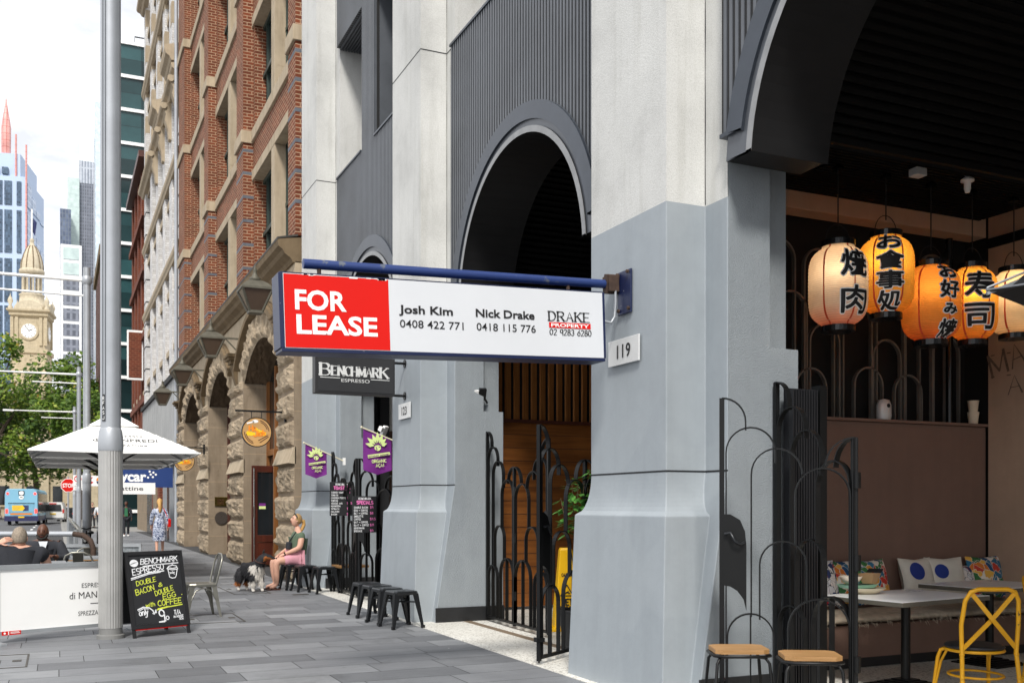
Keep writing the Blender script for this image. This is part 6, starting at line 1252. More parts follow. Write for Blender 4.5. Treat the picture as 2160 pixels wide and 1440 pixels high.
# ---------------------------------------------------------------- cafe umbrellas
def umbrella(loc):
    o = thing('cafe_umbrella', 'white umbrella', 'umbrella', loc, 0, 'square white cafe umbrellas'); h = 1.5; ze, za = 2.52, 3.26
    rings = []
    cv = MB()
    def top(u, v):   # square tent with a slight hang
        x, y = (u - 0.5) * 3, (v - 0.5) * 3; m = max(abs(x), abs(y)) / 1.5; dg = min(abs(x), abs(y)) / (max(abs(x), abs(y)) + 1e-6)
        return (x, y, za - (za - ze) * m)
    cv.grid(top, 24, 24, False); c = cv.build('canopy', M['fabric_white'], o); sm = c.modifiers.new('solid', 'SOLIDIFY'); sm.thickness = 0.006
    vt = MB(); vt.loft([[(s * a, t * a, z) for s, t in ((-1, -1), (1, -1), (1, 1), (-1, 1))] for a, z in ((0.46, 3.06), (0.25, 3.20), (0.03, 3.33))], caps=False); vt.build('vent_cap', M['fabric_white'], c)
    va = MB()
    for rz in range(4): va.add([Matrix.Rotation(rz * pi / 2, 3, 'Z') @ Vector(p) for p in ((-1.5, -1.505, ze), (0, -1.505, ze - 0.006), (1.5, -1.505, ze), (1.5, -1.505, ze - 0.025), (0, -1.505, ze - 0.05), (-1.5, -1.505, ze - 0.025))], [(0, 1, 4, 5), (1, 2, 3, 4)])
    va.build('valance', M['fabric_white'], c, fix=False)
    for k in range(8):
        a = k * pi / 4; L = 1.48 * (1.414 if k % 2 else 1.0); MB().bar((0.05 * cos(a), 0.05 * sin(a), 3.18), (L * cos(a), L * sin(a), ze - 0.02), 0.022, 0.03).build('rib', M['screen_rail'], o)
        MB().bar((0.05 * cos(a), 0.05 * sin(a), 2.32), (L * 0.55 * cos(a), L * 0.55 * sin(a), 2.78), 0.02, 0.025).build('strut', M['groove'], o)
    MB().tube([(0, 0, 0.05), (0, 0, 3.2)], 0.035, 12).build('pole', M['screen_rail'], o); MB().box(-0.35, -0.35, 0, 0.35, 0.35, 0.08).build('base', M['skirt'], o)
    sl_ = (za - ze) / 1.5; P = Plane((0, -1.5, ze), (1, 0, 0), (0, 1, sl_))
    for t, z, hh, wd in (('ESPRESSO', 0.66, 0.085, 0.62), ('di MANFREDI', 0.42, 0.15, 1.15), ('SPREZZATURA', 0.20, 0.085, 0.78)): put(font_mesh(t, P, 0.17, z, hh, wd, 0.0, 0.012, 'CENTER'), 'lettering', M['lettering_black'], c)
    return o
u0 = umbrella((1.0, 21.4, 0)); u0['label'] = 'nearest and largest white square umbrella printed with di MANFREDI'
for y, lab in ((24.45, 'white square umbrella whose edge shows just below the nearest one'), (27.5, 'farthest white square umbrella, lowest edge of the three')):
    o = copy_tree(u0); o.location = (1.0, y, 0); o['label'] = lab

# ---------------------------------------------------------------- balustrades, bicycle, bollards
pr = thing('pipe_rail', 'fat grey pipe handrail behind the two seated men with a bent rusty end', 'railing', (0, 17.3, 0))
MB().tube([(-6, 2.2, 1.06), (-0.9, 0.12, 1.06), (0.22, -0.34, 1.06)], 0.042, 12).build('pipe', M['pole_grey'], pr); MB().tube([(0.22, -0.34, 1.06), (0.36, -0.42, 1.04), (0.46, -0.5, 0.96), (0.50, -0.53, 0.84), (0.50, -0.53, 0.0)], 0.042, 12).build('bent_end', M['rust'], pr)
for x, y in ((-3.5, 1.18), (-1.6, 0.4), (-0.2, -0.17)): MB().tube([(x, y, 0), (x, y, 1.05)], 0.022, 8).build('post', M['iron'], pr)
bl = thing('steel_balustrade', 'long grey panelled balustrade with stainless rail running down the kerb', 'railing', (0.30, 18.5, 0))
for q in range(8): MB().box(-0.012, q * 2.2, 0.05, 0.012, q * 2.2 + 2.1, 0.98).build('panel', plain('balustrade_panel', '#7d8184', 0.4, 0.3, 0.15, 2) if q == 0 else bpy.data.materials['balustrade_panel'], bl); MB().box(-0.03, q * 2.2 + 2.11, 0, 0.03, q * 2.2 + 2.19, 1.04).build('post', M['screen_rail'], bl)
MB().tube([(0.04, 0, 1.09), (0.04, 17.6, 1.09)], 0.035, 10).build('handrail', M['steel'], bl); MB().tube([(0.12, 0, 0.9), (0.12, 17.6, 0.9)], 0.02, 8).build('lower_rail', M['steel'], bl)
bk = thing('bicycle', 'parked bicycle leaning on the balustrade beside the big street pole', 'bicycle', (0.62, 23.6, 0), radians(97))
for x in (-0.52, 0.52):
    w_ = MB().tube([(x + 0.33 * cos(2 * pi * k / 28), 0, 0.34 + 0.33 * sin(2 * pi * k / 28)) for k in range(28)], 0.02, 8, closed=True).build('wheel', M['black_gloss'], bk); f = MB()
    for k in range(12): f.tube([(x, 0, 0.34), (x + 0.32 * cos(k * pi / 6), 0, 0.34 + 0.32 * sin(k * pi / 6))], 0.0025, 4)
    f.build('spokes', M['steel'], w_)
f = MB()
for a, b in (((-0.52, 0, 0.34), (-0.18, 0, 0.8)), ((-0.52, 0, 0.34), (-0.05, 0, 0.30)), ((-0.05, 0, 0.30), (-0.2, 0, 0.88)), ((-0.05, 0, 0.30), (0.38, 0, 0.76)), ((-0.17, 0, 0.78), (0.38, 0, 0.82)), ((0.36, 0, 0.95), (0.40, 0, 0.72)), ((0.40, 0, 0.72), (0.52, 0, 0.34))): f.tube([a, b], 0.016, 8)
f.build('frame', M['iron'], bk); MB().tube([(0.42, -0.29, 1.0), (0.44, -0.15, 1.02), (0.36, 0, 0.98), (0.44, 0.15, 1.02), (0.42, 0.29, 1.0)], 0.013, 8).build('handlebar', M['iron'], bk); MB().ball((-0.2, 0, 0.92), (0.13, 0.07, 0.04)).build('saddle', M['black_gloss'], bk); MB().lathe([(0.09, -0.01), (0.09, 0.01)], (-0.05, 0.03, 0.30), 14, False, 'y').bar((-0.05, 0.05, 0.30), (0.03, 0.05, 0.16), 0.02, 0.015).build('crank', M['steel'], bk)
for i, (x, y) in enumerate(((1.30, 37.0), (1.62, 37.4), (0.95, 27.3), (1.12, 25.6))):
    tag(MB().lathe([(0.055, 0), (0.055, 0.9), (0.045, 0.94), (0, 0.95)], (x, y, 0), 12).build('bollard', M['steel'], None), ('slim stainless bollard at the left of the far pair by the footpath', 'slim stainless bollard at the right of the far pair by the footpath', 'slim stainless bollard beside the parked bicycle', 'slim stainless bollard nearest the big pole, in front of the bicycle')[i], 'bollard', 'stainless bollards along the footpath')

# service covers let into the pavement: thin steel edges flush with the stone
M['cover_edge'] = plain('cover_edge', '#4b4741', 0.6, 0.4, 0.35, 12)
for (x, y, a, b, rz, lab) in ((-0.75, 10.75, 0.98, 0.9, 0.0, 'paved service cover with dark steel edge at the lower left corner'), (1.86, 13.7, 0.72, 1.05, 0.0, 'paved service cover with dark steel edge beside the metal chair'), (3.0, 18.35, 0.62, 2.2, 0.02, 'paved service cover with dark steel edge under the dog')):
    o = thing('service_cover', lab, 'cover', (x, y, 0.0), rz, 'paved service covers'); f = MB(); e = 0.018
    f.box(-a / 2, -b / 2, 0.001, a / 2, -b / 2 + e, 0.005); f.box(-a / 2, b / 2 - e, 0.001, a / 2, b / 2, 0.005); f.box(-a / 2, -b / 2 + e, 0.001, -a / 2 + e, b / 2 - e, 0.005); f.box(a / 2 - e, -b / 2 + e, 0.001, a / 2, b / 2 - e, 0.005); f.build('cover_frame', M['cover_edge'], o)
    f = MB()
    for sx in (-1, 1): f.box(sx * (a / 2 - 0.06), -0.05, 0.001, sx * (a / 2 - 0.14), 0.05, 0.004)
    f.build('lifting_key', M['cover_edge'], o)
tag(MB().box(3.60, 16.72, 0.001, 3.86, 16.86, 0.005).build('drain_grate', M['cover_edge']), 'small dark drain grate set in the pavement near the stools', 'grate')

# ---------------------------------------------------------------- wet floor sign, plant, floodlights
wf_ = thing('wet_floor_sign', 'tall yellow CAUTION WET FLOOR sign inside the timber screened bay', 'floor sign', (5.55, 10.62, 0.01), radians(-18)); 
def tri(s, z): return [(s * x, s * y, z) for x, y in ((-0.15, -0.13), (0.15, -0.13), (0.15, 0.13), (-0.15, 0.13))]
wb_ = MB().loft([tri(1.25, 0), tri(1.25, 0.04), tri(1.0, 0.05), tri(0.50, 0.96), tri(0.42, 0.985)]).build('body', M['yellow_plastic'], wf_, bevel=0.01); P = Plane((0, -0.134, 0.05), (1, 0, 0), (0, 0.072, 1))
f = MB(); hand(f, P, 'CAUTION', 0, 0.60, 0.035, 0.12, 0, 0.22, 0, 0.004, align='CENTER'); hand(f, P, 'WET', 0, 0.26, 0.07, 0.13, 0, 0.22, 0, 0.004, align='CENTER'); hand(f, P, 'FLOOR', 0, 0.17, 0.07, 0.19, 0, 0.22, 0, 0.004, align='CENTER')
for a, b in (((-0.075, 0.37), (0, 0.50)), ((0, 0.50), (0.075, 0.37)), ((0.075, 0.37), (-0.075, 0.37)), ((-0.03, 0.395), (0.02, 0.42)), ((-0.01, 0.41), (0.035, 0.40))): ribbon(f, P, [a, b], 0.012, 0.004)
ringf(f, P, 0.07, 0.03, 0.025, 0.04, d=0.004); put(f, 'lettering', M['lettering_black'], wb_)
pt = thing('potted_plant', 'leafy green potted plant half hidden behind the nearest pillar', 'plant', (4.90, 9.12, 0.008)); MB().lathe([(0.14, 0), (0.19, 0.4), (0.20, 0.42), (0.17, 0.42), (0.16, 0.38), (0, 0.38)], n=18).build('pot', M['skirt'], pt)
f = MB(); sm_ = MB(); R = random.Random(21)
for q in range(7):
    a = R.random() * 2 * pi; tip = Vector((0.22 * cos(a), 0.22 * sin(a), 1.40 + 0.55 * R.random())); mid = Vector((0.05 * cos(a), 0.05 * sin(a), 0.9)); sm_.tube([(0, 0, 0.38), mid, tip], [0.012, 0.008, 0.003], 5)
    for w_ in range(30):
        t = 0.45 + 0.55 * R.random(); c = mid.lerp(tip, t); b_ = R.random() * 2 * pi; d = Vector((cos(b_), sin(b_), R.uniform(-0.7, 0.3))).normalized(); s = d.cross(Vector((0, 0, 1))).normalized() * 0.034; L = R.uniform(0.10, 0.16)
        f.add([c, c + d * L * 0.5 + s, c + d * L, c + d * L * 0.5 - s], [(0, 1, 2, 3)])
sm_.build('stem', plain('plant_stem', '#5a4a30', 0.8), pt); f.build('foliage', plain('plant_green', '#5a9440', 0.45, 0, 0.4, 12), pt, fix=False)
for i, (x, y, z, rz) in enumerate(((5.15, 12.09, 2.86, -0.5), (4.85, 15.7, 2.62, 0.3))):
    o = thing('floodlight', ('small black and white twin floodlight on the ledge of the second pillar', 'small white floodlight above the larger purple flag')[i], 'light', (x, y, z), rz); MB().obox((-0.05, -0.10, 0.10), (0.10, 0.05, 0.16), 0.3, 0.5).build('lamp_body', M['black_gloss'] if i == 0 else M['white_gloss'], o, bevel=0.006); MB().obox((-0.13, -0.12, 0.12), (0.06, 0.07, 0.08), 0.3, 0.5).build('sensor', M['white_gloss'], o, bevel=0.006); MB().bar((0, 0.05, 0), (-0.03, -0.08, 0.06), 0.02, 0.02).build('mounting_arm', M['iron'], o)
    if i == 1: MB().box(0.0, 0.02, -0.2, 0.04, 0.06, 0.05).build('mounting_post', M['iron'], o)

# ---------------------------------------------------------------- dining bay: lanterns
class Wrap:
    """marks wrapped on a lantern: a runs round it, b up it"""
    def __init__(s, R, ang, prof, H): s.R, s.ang, s.prof, s.H = R, ang, prof, H
    def rad(s, b): t = min(1, max(0, b / s.H + 0.5)); return s.R * s.prof(t)
    def p(s, a, b, d=0.0):
        r = s.rad(b) + d; q = s.ang + a / s.R; return Vector((r * cos(q), r * sin(q), b))
def paper(name, c1, c2, glow):
    k = NT(name, 0.7); v = k.map('Object'); gz = k.n('ShaderNodeSeparateXYZ'); k.l(v, gz.inputs[0]); nz = k.noise(v, 7, 5, 0.6)
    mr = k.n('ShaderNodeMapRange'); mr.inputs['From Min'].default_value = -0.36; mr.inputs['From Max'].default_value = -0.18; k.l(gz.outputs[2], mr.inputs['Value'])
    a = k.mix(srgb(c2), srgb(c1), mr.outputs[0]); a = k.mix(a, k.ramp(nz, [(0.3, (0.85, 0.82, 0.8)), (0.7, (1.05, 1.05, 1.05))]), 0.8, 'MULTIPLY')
    wv = k.n('ShaderNodeTexWave'); wv.bands_direction = 'Z'; wv.inputs['Scale'].default_value = 17; k.l(v, wv.inputs['Vector']); a = k.mix(a, k.ramp(wv.outputs['Color'], [(0.0, (0.82, 0.82, 0.82)), (0.5, (1, 1, 1))]), 0.7, 'MULTIPLY')
    k.col(a); k.bump(wv.outputs['Color'], 0.5, 0.01); tr = k.n('ShaderNodeBsdfTranslucent'); ms = k.n('ShaderNodeMixShader'); ms.inputs['Fac'].default_value = glow; k.l(a, tr.inputs['Color']); k.l(k.b.outputs[0], ms.inputs[1]); k.l(tr.outputs[0], ms.inputs[2]); k.l(ms.outputs[0], k.t.nodes['Material Output'].inputs['Surface']); return k.m
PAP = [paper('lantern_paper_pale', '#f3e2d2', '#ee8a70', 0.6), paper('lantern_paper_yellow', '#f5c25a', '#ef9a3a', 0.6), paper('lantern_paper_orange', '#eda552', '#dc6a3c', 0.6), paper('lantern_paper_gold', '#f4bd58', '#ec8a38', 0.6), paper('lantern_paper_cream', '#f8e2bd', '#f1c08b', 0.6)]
M['seam'] = plain('lantern_seam', '#d1502e', 0.7); M['cord'] = plain('black_cord', '#141414', 0.8)
prof_l = lambda t: max(0.54, (1 - min(1, abs(2 * t - 1)) ** 4.6) ** 0.5)
def lantern(x, z, R, H, mat, lab, chars, ang, size, col=(1, 0.62, 0.25), en=9.0, stretch=1.0, ys=1.0):
    o = thing('paper_lantern', lab, 'lantern', (x, 6.8, z), 0, 'row of paper lanterns hanging in the dining bay'); N = 48
    prof = [(R * prof_l(k / N) * (1.0 if k % 2 else 0.988), -H / 2 + H * k / N) for k in range(N + 1)]
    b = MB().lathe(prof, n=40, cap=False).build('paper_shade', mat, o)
    for s, zz in ((-1, -H / 2), (1, H / 2)): MB().lathe([(R * 0.50, 0), (R * 0.58, 0.0), (R * 0.58, s * 0.05), (R * 0.50, s * 0.05)], (0, 0, zz - s * 0.01), 28, False).build('end_ring', M['black_gloss'], o)
    for k in range(6):
        a = k * pi / 3 + 0.35; w_ = Wrap(R, a, prof_l, H); f = MB(); f.add([w_.p(q, -H / 2 + H * j / 24, 0.002) for j in range(25) for q in (-0.006 - 0.008 * (abs(j - 12) / 12) ** 2, 0.006 + 0.008 * (abs(j - 12) / 12) ** 2)], [(2 * j, 2 * j + 1, 2 * j + 3, 2 * j + 2) for j in range(24)]); f.build('seam', M['seam'], b, fix=False)
    f = MB(); f.tube([(0, 0, 4.50 - z), (0, 0, H / 2 + 0.15)], 0.006, 6); f.build('cord', M['cord'], o); MB().tube([(R * 0.55 * cos(pi * k / 12), 0, H / 2 + 0.02 + 0.17 * sin(pi * k / 12)) for k in range(13)], 0.004, 5).build('wire_handle', M['cord'], o); MB().lathe([(0.05, 0), (0.05, 0.02), (0.01, 0.05)], (0, 0, 4.46 - z), 10).build('ceiling_hook', M['black_gloss'], o)
    MB().ball((-0.05, -0.05, 0.185), (0.03, 0.03, 0.038), 12, 8).build('bulb', emit('bulb_glow', '#ffd79a', 12.0) if 'bulb_glow' not in bpy.data.materials else bpy.data.materials['bulb_glow'], o)
    L = bpy.data.lights.new('lantern_light', 'POINT'); L.energy = en; L.color = col; L.shadow_soft_size = 0.03; lo = bpy.data.objects.new('lantern_light', L); COL.objects.link(lo); lo.parent = o; lo.location = (-0.085, -0.085, 0.09)
    w_ = Wrap(R, ang, prof_l, H); n = len(chars); y = (n - 1) / 2 * size * 1.06 * ys
    for ch in chars:
        sz = size * (0.68 if ch == 'み' else 1.0)
        fg = font_mesh(ch, w_, 0, y - sz * 0.36, sz * 0.73, sz * 1.0 * stretch, 0.012, 0.008, 'CENTER', fine=True)
        def grown(r, n, d0):   # the same strokes laid side by side: a bolder brush, then the white rim behind it
            g = MB()
            for q in range(n):
                w2 = Wrap(R, ang + r * cos(2 * pi * q / n) / R, prof_l, H); t_ = font_mesh(ch, w2, 0, y - sz * 0.36 + r * sin(2 * pi * q / n), sz * 0.73, sz * 1.0 * stretch, 0.0, d0 + q * 0.00015, 'CENTER', fine=True); g.add(t_.v, t_.f)
            return g
        grown(0.016, 10, 0.003).build('character_rim', M['lettering_white'], b, uv=False, fix=False); g = grown(0.0055, 6, 0.0065); g.add(fg.v, fg.f); g.build('character', M['lettering_black'], b, uv=False, fix=False); y -= size * 1.06 * ys
    return o
D = radians
lantern(6.265, 3.43, 0.255, 0.72, PAP[0], 'pale pink paper lantern nearest the pillar with two black characters', '焼肉', D(262), 0.25, (1, 0.8, 0.52), 1.0, 1.0, 1.2)
lantern(6.825, 3.58, 0.245, 0.71, PAP[1], 'yellow paper lantern hanging highest with four black characters', 'お食事処', D(234), 0.165, (1, 0.7, 0.32), 1.5, 1.4)
lantern(7.380, 3.37, 0.262, 0.70, PAP[2], 'dull orange paper lantern with small characters on its far side', 'お好み焼', D(262), 0.165, (1, 0.7, 0.32), 1.1, 1.2)
lantern(7.915, 3.41, 0.225, 0.70, PAP[3], 'gold paper lantern with two large characters and a corner of black umbrella before it', '寿司', D(240), 0.27, (1, 0.7, 0.32), 1.5)
lantern(8.480, 3.47, 0.24, 0.62, PAP[4], 'cream paper lantern at the right edge without characters in view', '', 0, 0.1, (1, 0.8, 0.55), 1.4)
sd = thing('smoke_detector', 'square pale grey box fixed to the slatted ceiling above the yellow lantern', 'detector', (6.95, 6.55, 4.42)); MB().box(-0.06, -0.05, 0, 0.06, 0.05, 0.07).build('box_case', M['plate'], sd, bevel=0.006); MB().box(-0.05, -0.04, 0.07, 0.05, 0.04, 0.10).build('mount', M['skirt'], sd)
sd = thing('ceiling_sprinkler', 'small round white sprinkler head under the slatted ceiling above the gold lantern', 'sprinkler', (7.62, 6.6, 4.38)); MB().lathe([(0.02, 0), (0.03, 0.03), (0.03, 0.09), (0.06, 0.10), (0.06, 0.12), (0.03, 0.14), (0.03, 0.16)], n=14).build('head', M['white_gloss'], sd)

# grille standing on the brown wall
gr = thing('iron_grille', 'dim iron grille of overlapping arches standing on the brown dining wall', 'grille', (5.4, 7.82, 2.372)); g = MB(); M['grille'] = plain('grille_grey', '#6a6864', 0.5, 0.2, 0.2, 4)
def garch(c, r, top, lo=0.0):
    zc = top - r; g.tube([(c - r, 0, lo), (c - r, 0, zc)] + [(c - r * cos(pi * k / 14), 0, zc + r * sin(pi * k / 14)) for k in range(1, 14)] + [(c + r, 0, zc), (c + r, 0, lo)], 0, flat=(0.04, 0.018), fdir=(0, 1, 0))
for q, (c, top) in enumerate(((0.25, 1.55), (0.75, 1.15), (0.62, 1.9), (1.20, 1.25), (1.05, 1.75), (1.62, 0.95), (1.55, 1.7), (2.05, 1.2), (2.45, 0.85), (2.5, 1.6), (2.9, 1.3), (3.1, 1.8), (3.3, 0.95), (1.0, 0.6), (1.45, 0.5), (2.2, 0.55), (2.75, 0.5), (0.4, 0.62))): garch(c, 0.19, top)
g.build('arched_bars', M['grille'], gr); MB().tube([(3.30, -0.05, 0), (3.30, -0.05, 2.0)], 0.035, 8).build('dark_pipe', M['black_gloss'], gr)
for x, y, z, w_, h_ in ((6.9, 7.90, 3.0, 0.3, 0.2), (7.1, 7.9, 2.5, 0.25, 0.25)): pass
af2 = thing('air_freshener', 'white oval air freshener dispenser standing on the brown wall', 'dispenser', (7.72, 7.72, 2.372)); MB().lathe([(0.075, 0), (0.085, 0.05), (0.08, 0.16), (0.06, 0.21), (0.0, 0.225)], n=18).build('dispenser_case', M['plate'], af2); MB().lathe([(0.022, -0.083), (0.022, -0.079)], (0, 0, 0.15), 12, False, 'y').build('nozzle', M['groove'], af2); af2.scale = (1, 0.8, 1)
cp2 = tag(MB().lathe([(0.045, 0), (0.06, 0.13)], (8.93, 7.66, 2.372), 16).lathe([(0.042, 0.13), (0.056, 0.24), (0.06, 0.25)], (8.93, 7.66, 2.372), 16).build('paper_cups', plain('paper_cup', '#d8cbb4', 0.7), None), 'stack of beige paper cups on the wall under the faded wall lettering', 'cups')

# bench, cushions, tables, chairs
bn = thing('wall_bench', 'built in brown bench with shaggy cream seat pad along the dining wall', 'bench', (5.36, 0, 0)); MB().box(0, 7.02, 0.10, 3.66, 7.598, 0.40).build('bench_front', M['brown_wall'], bn); MB().box(0, 7.05, 0.005, 3.66, 7.59, 0.098).build('kickboard', M['skirt'], bn)
R = random.Random(6); pad = MB()
pad.loft([[(x, 7.30 + (0.31 + 0.012 * noise3(x, a, 1, 3)) * cos(a) * (1.0 if cos(a) > 0 else 1.12), 0.455 + 0.055 * sin(a) + 0.008 * noise3(x, a, 5, 6)) for a in [2 * pi * k / 16 for k in range(16)]] for x in [3.64 * q / 60 for q in range(61)]], True); pd = pad.build('seat_pad', plain('shaggy_cream', '#b8ab98', 0.95, 0, 0.25, 12, 0.8, 60), bn)
f = MB()
for q in range(200):
    x = R.random() * 3.6; z = 0.40 + 0.06 * R.random(); f.add([(x, 6.955, z), (x + 0.012, 6.955, z), (x + 0.006 + R.uniform(-0.02, 0.02), 6.94 - 0.02 * R.random(), z - R.uniform(0.01, 0.05))], [(0, 1, 2)])
f.build('pad_fringe', bpy.data.materials['shaggy_cream'], pd, fix=False)['kind'] = 'stuff'
def print_mat(name, base, cols, scale, line=True):
    k = NT(name, 0.85); v = k.map('Object', (1, 1, 1)); vo = k.n('ShaderNodeTexVoronoi'); vo.inputs['Scale'].default_value = scale; n_ = k.n('ShaderNodeTexNoise'); n_.inputs['Scale'].default_value = 9; k.l(v, n_.inputs['Vector']); k.l(k.mix(v, n_.outputs['Color'], 0.12), vo.inputs['Vector'])
    sp = k.n('ShaderNodeSeparateColor'); k.l(vo.outputs['Color'], sp.inputs[0]); r = k.ramp(sp.outputs[0], [(i / len(cols), srgb(c)) for i, c in enumerate(cols)])
    for nd in k.t.nodes:
        if nd.bl_idname == 'ShaderNodeValToRGB': nd.color_ramp.interpolation = 'CONSTANT'
    a = r
    if line:
        ve = k.n('ShaderNodeTexVoronoi', feature='DISTANCE_TO_EDGE'); ve.inputs['Scale'].default_value = scale; k.l(k.mix(v, n_.outputs['Color'], 0.12), ve.inputs['Vector']); lm = k.ramp(ve.outputs['Distance'], [(0.02, (0, 0, 0)), (0.035, (1, 1, 1))]); a = k.mix(srgb(base), r, lm)
    k.col(a); return k.m
PR = [print_mat('print_fans', '#20283f', ['#d9dade', '#e8e4e0', '#2e3c6b', '#e9e5e2', '#c0354a', '#dcdde2'], 20), print_mat('print_waves', '#d9cfc4', ['#c8402f', '#2f6d8c', '#d8792a', '#35703f', '#e6b24a', '#e8e0d4', '#e7dfd2', '#1f4f79'], 15), print_mat('print_peaks', '#e7ddcf', ['#2c6b8a', '#c93a2c', '#3e7d43', '#e0a03d', '#1e4e70', '#e8e0d4', '#3b7fa3'], 16)]
def cushion(px, py, w_, h_, rz, tilt, mat, lab, dots=None):
    o = thing('cushion', lab, 'cushion', (px, py, 0.535), rz, 'cushions along the dining bench'); o.rotation_euler = (radians(-tilt), 0, rz)
    f = MB()
    for s in (-1, 1):
        def fn(u, v, s=s):
            x, z = (u - 0.5) * 2, (v - 0.5) * 2; e = max(0, (1 - x * x)) ** 0.45 * max(0, (1 - z * z)) ** 0.45; pin = 1 - 0.10 * (1 - abs(x)) * abs(z) ** 3; pin2 = 1 - 0.10 * (1 - abs(z)) * abs(x) ** 3
            return (x * w_ / 2 * pin2, s * (0.085 * e + 0.004 + 0.006 * noise3(x * 2, z * 2, rz + px, 1.5) * e), h_ / 2 + z * h_ / 2 * pin)
        f.grid(fn, 16, 16, True)
    c = f.build('cover', mat, o)
    if dots:
        for (x, z, r) in dots:
            d = MB(); vs = []; 
            for k in range(24):
                a = 2 * pi * k / 24; X, Z = x + r * cos(a), z + r * sin(a); u = X / (w_ / 2); v = (Z - h_ / 2) / (h_ / 2); vs.append((X, -(0.085 * max(0, 1 - u * u) ** 0.45 * max(0, 1 - v * v) ** 0.45 + 0.009), Z))
            u = x / (w_ / 2); v = (z - h_ / 2) / (h_ / 2); vs.append((x, -(0.085 * max(0, 1 - u * u) ** 0.45 * max(0, 1 - v * v) ** 0.45 + 0.010), z)); d.add(vs, [(k, (k + 1) % 24, 24) for k in range(24)]); d.build('blue_dot', plain('dot_blue', '#23398a', 0.85) if 'dot_blue' not in bpy.data.materials else bpy.data.materials['dot_blue'], c)
    return o
M['cream_cloth'] = plain('cream_cloth', '#d9d4c8', 0.9, 0, 0.06, 5, 0.4, 90)
CU = [(6.62, 'cushion with white and navy fan print at the left end of the bench', PR[0], None), (6.93, 'red and green wave printed cushion leaning against its neighbour', PR[1], None), (7.27, 'printed cushion with blue mountain shapes beside the brown gap', PR[2], None), (7.92, 'larger cream cushion with a big blue dot', M['cream_cloth'], [(-0.07, 0.30, 0.09), (-0.06, 0.06, 0.05)]), (8.27, 'cream cushion with a blue dot, leaning behind its larger twin', M['cream_cloth'], [(-0.10, 0.29, 0.075)]), (8.55, 'slumped fan printed cushion between the cream and red cushions', PR[0], None), (8.84, 'red and blue printed cushion at the right end of the bench', PR[1], None)]
for i, (x, lab, m_, dt) in enumerate(CU): cushion(x, 7.38 + 0.03 * (i % 2), 0.46, 0.45 if i != 5 else 0.36, radians((4, -6, 5, 2, -8, 12, -4)[i]), 14, m_, lab, dt)
def dining_table(loc, rz, lab, w_, d):
    o = thing('dining_table', lab, 'table', loc, rz, 'pale topped dining tables'); MB().box(-w_ / 2 + 0.003, -d / 2 + 0.003, 0.748, w_ / 2 - 0.003, d / 2 - 0.003, 0.752).build('table_top', M['table_top'], o); MB().box(-w_ / 2, -d / 2, 0.712, w_ / 2, d / 2, 0.7475).build('table_edge', M['table_edge'], o, bevel=0.003)
    MB().tube([(0, 0, 0.04), (0, 0, 0.712)], 0.038, 12).build('pedestal', M['iron'], o); f = MB()
    for q in range(5): f.box(-0.24 + q * 0.04, -0.24 + q * 0.04, 0.0 + q * 0.012, 0.24 - q * 0.04, 0.24 - q * 0.04, 0.012 + q * 0.012)
    f.build('stepped_base', M['iron'], o); return o
dining_table((6.42, 6.18, 0.004), radians(8), 'pale dining table with plates on it, nearest the iron gate', 1.15, 0.78)
dining_table((8.05, 6.72, 0.004), radians(6), 'pale dining table behind the yellow chair, under the gold lantern', 1.05, 0.78)
dining_table((8.70, 6.05, 0.004), radians(6), 'pale dining table at the right edge of the picture', 0.62, 0.7)
def plate_set():
    o = thing('dinner_plate', 'oval cream serving plate with orange rim on the nearest dining table', 'plate', (6.22, 6.42, 0.757)); MB().lathe([(0.0, 0.004), (0.08, 0.0), (0.13, 0.03), (0.16, 0.045), (0.155, 0.05), (0.12, 0.032), (0, 0.012)], n=28).build('dish', plain('cream_dish', '#d9cdb2', 0.35), o); o.scale = (1.15, 0.85, 1)
    o = thing('serving_tray', 'mint green plate stacked on the cream serving plate', 'plate', (6.16, 6.46, 0.805)); MB().loft([[(a * k, b * k, z) for a, b in ((-0.15, -0.09), (0.15, -0.09), (0.15, 0.09), (-0.15, 0.09))] for k, z in ((0.8, 0), (1, 0.03), (0.97, 0.03), (0.8, 0.008))]).build('tray', plain('mint_dish', '#8fc3ac', 0.35), o, bevel=0.01)
    o = thing('food_bowl', 'white bowl topping the stack of plates', 'bowl', (6.10, 6.47, 0.84)); MB().lathe([(0.04, 0), (0.07, 0.02), (0.095, 0.065), (0.09, 0.065), (0.06, 0.02), (0, 0.014)], n=24).build('bowl', plain('white_dish', '#d6cbbb', 0.35), o)
    o = thing('food_box', 'folded brown card food box on the stack of plates', 'box', (6.26, 6.42, 0.842), 0.4); f = MB(); f.loft([[(-0.05, -0.04, 0), (0.05, -0.04, 0), (0.05, 0.04, 0), (-0.05, 0.04, 0)], [(-0.085, -0.065, 0.085), (0.085, -0.065, 0.085), (0.085, 0.065, 0.085), (-0.085, 0.065, 0.085)]]); f.build('box_body', plain('kraft_card', '#b08e68', 0.8), o); f = MB(); f.add([(0.085, -0.065, 0.087), (0.085, 0.065, 0.087), (0.14, 0.065, 0.12), (0.14, -0.065, 0.12)], [(0, 1, 2, 3)]); f.build('box_flap', M['skirt'], o)
plate_set()
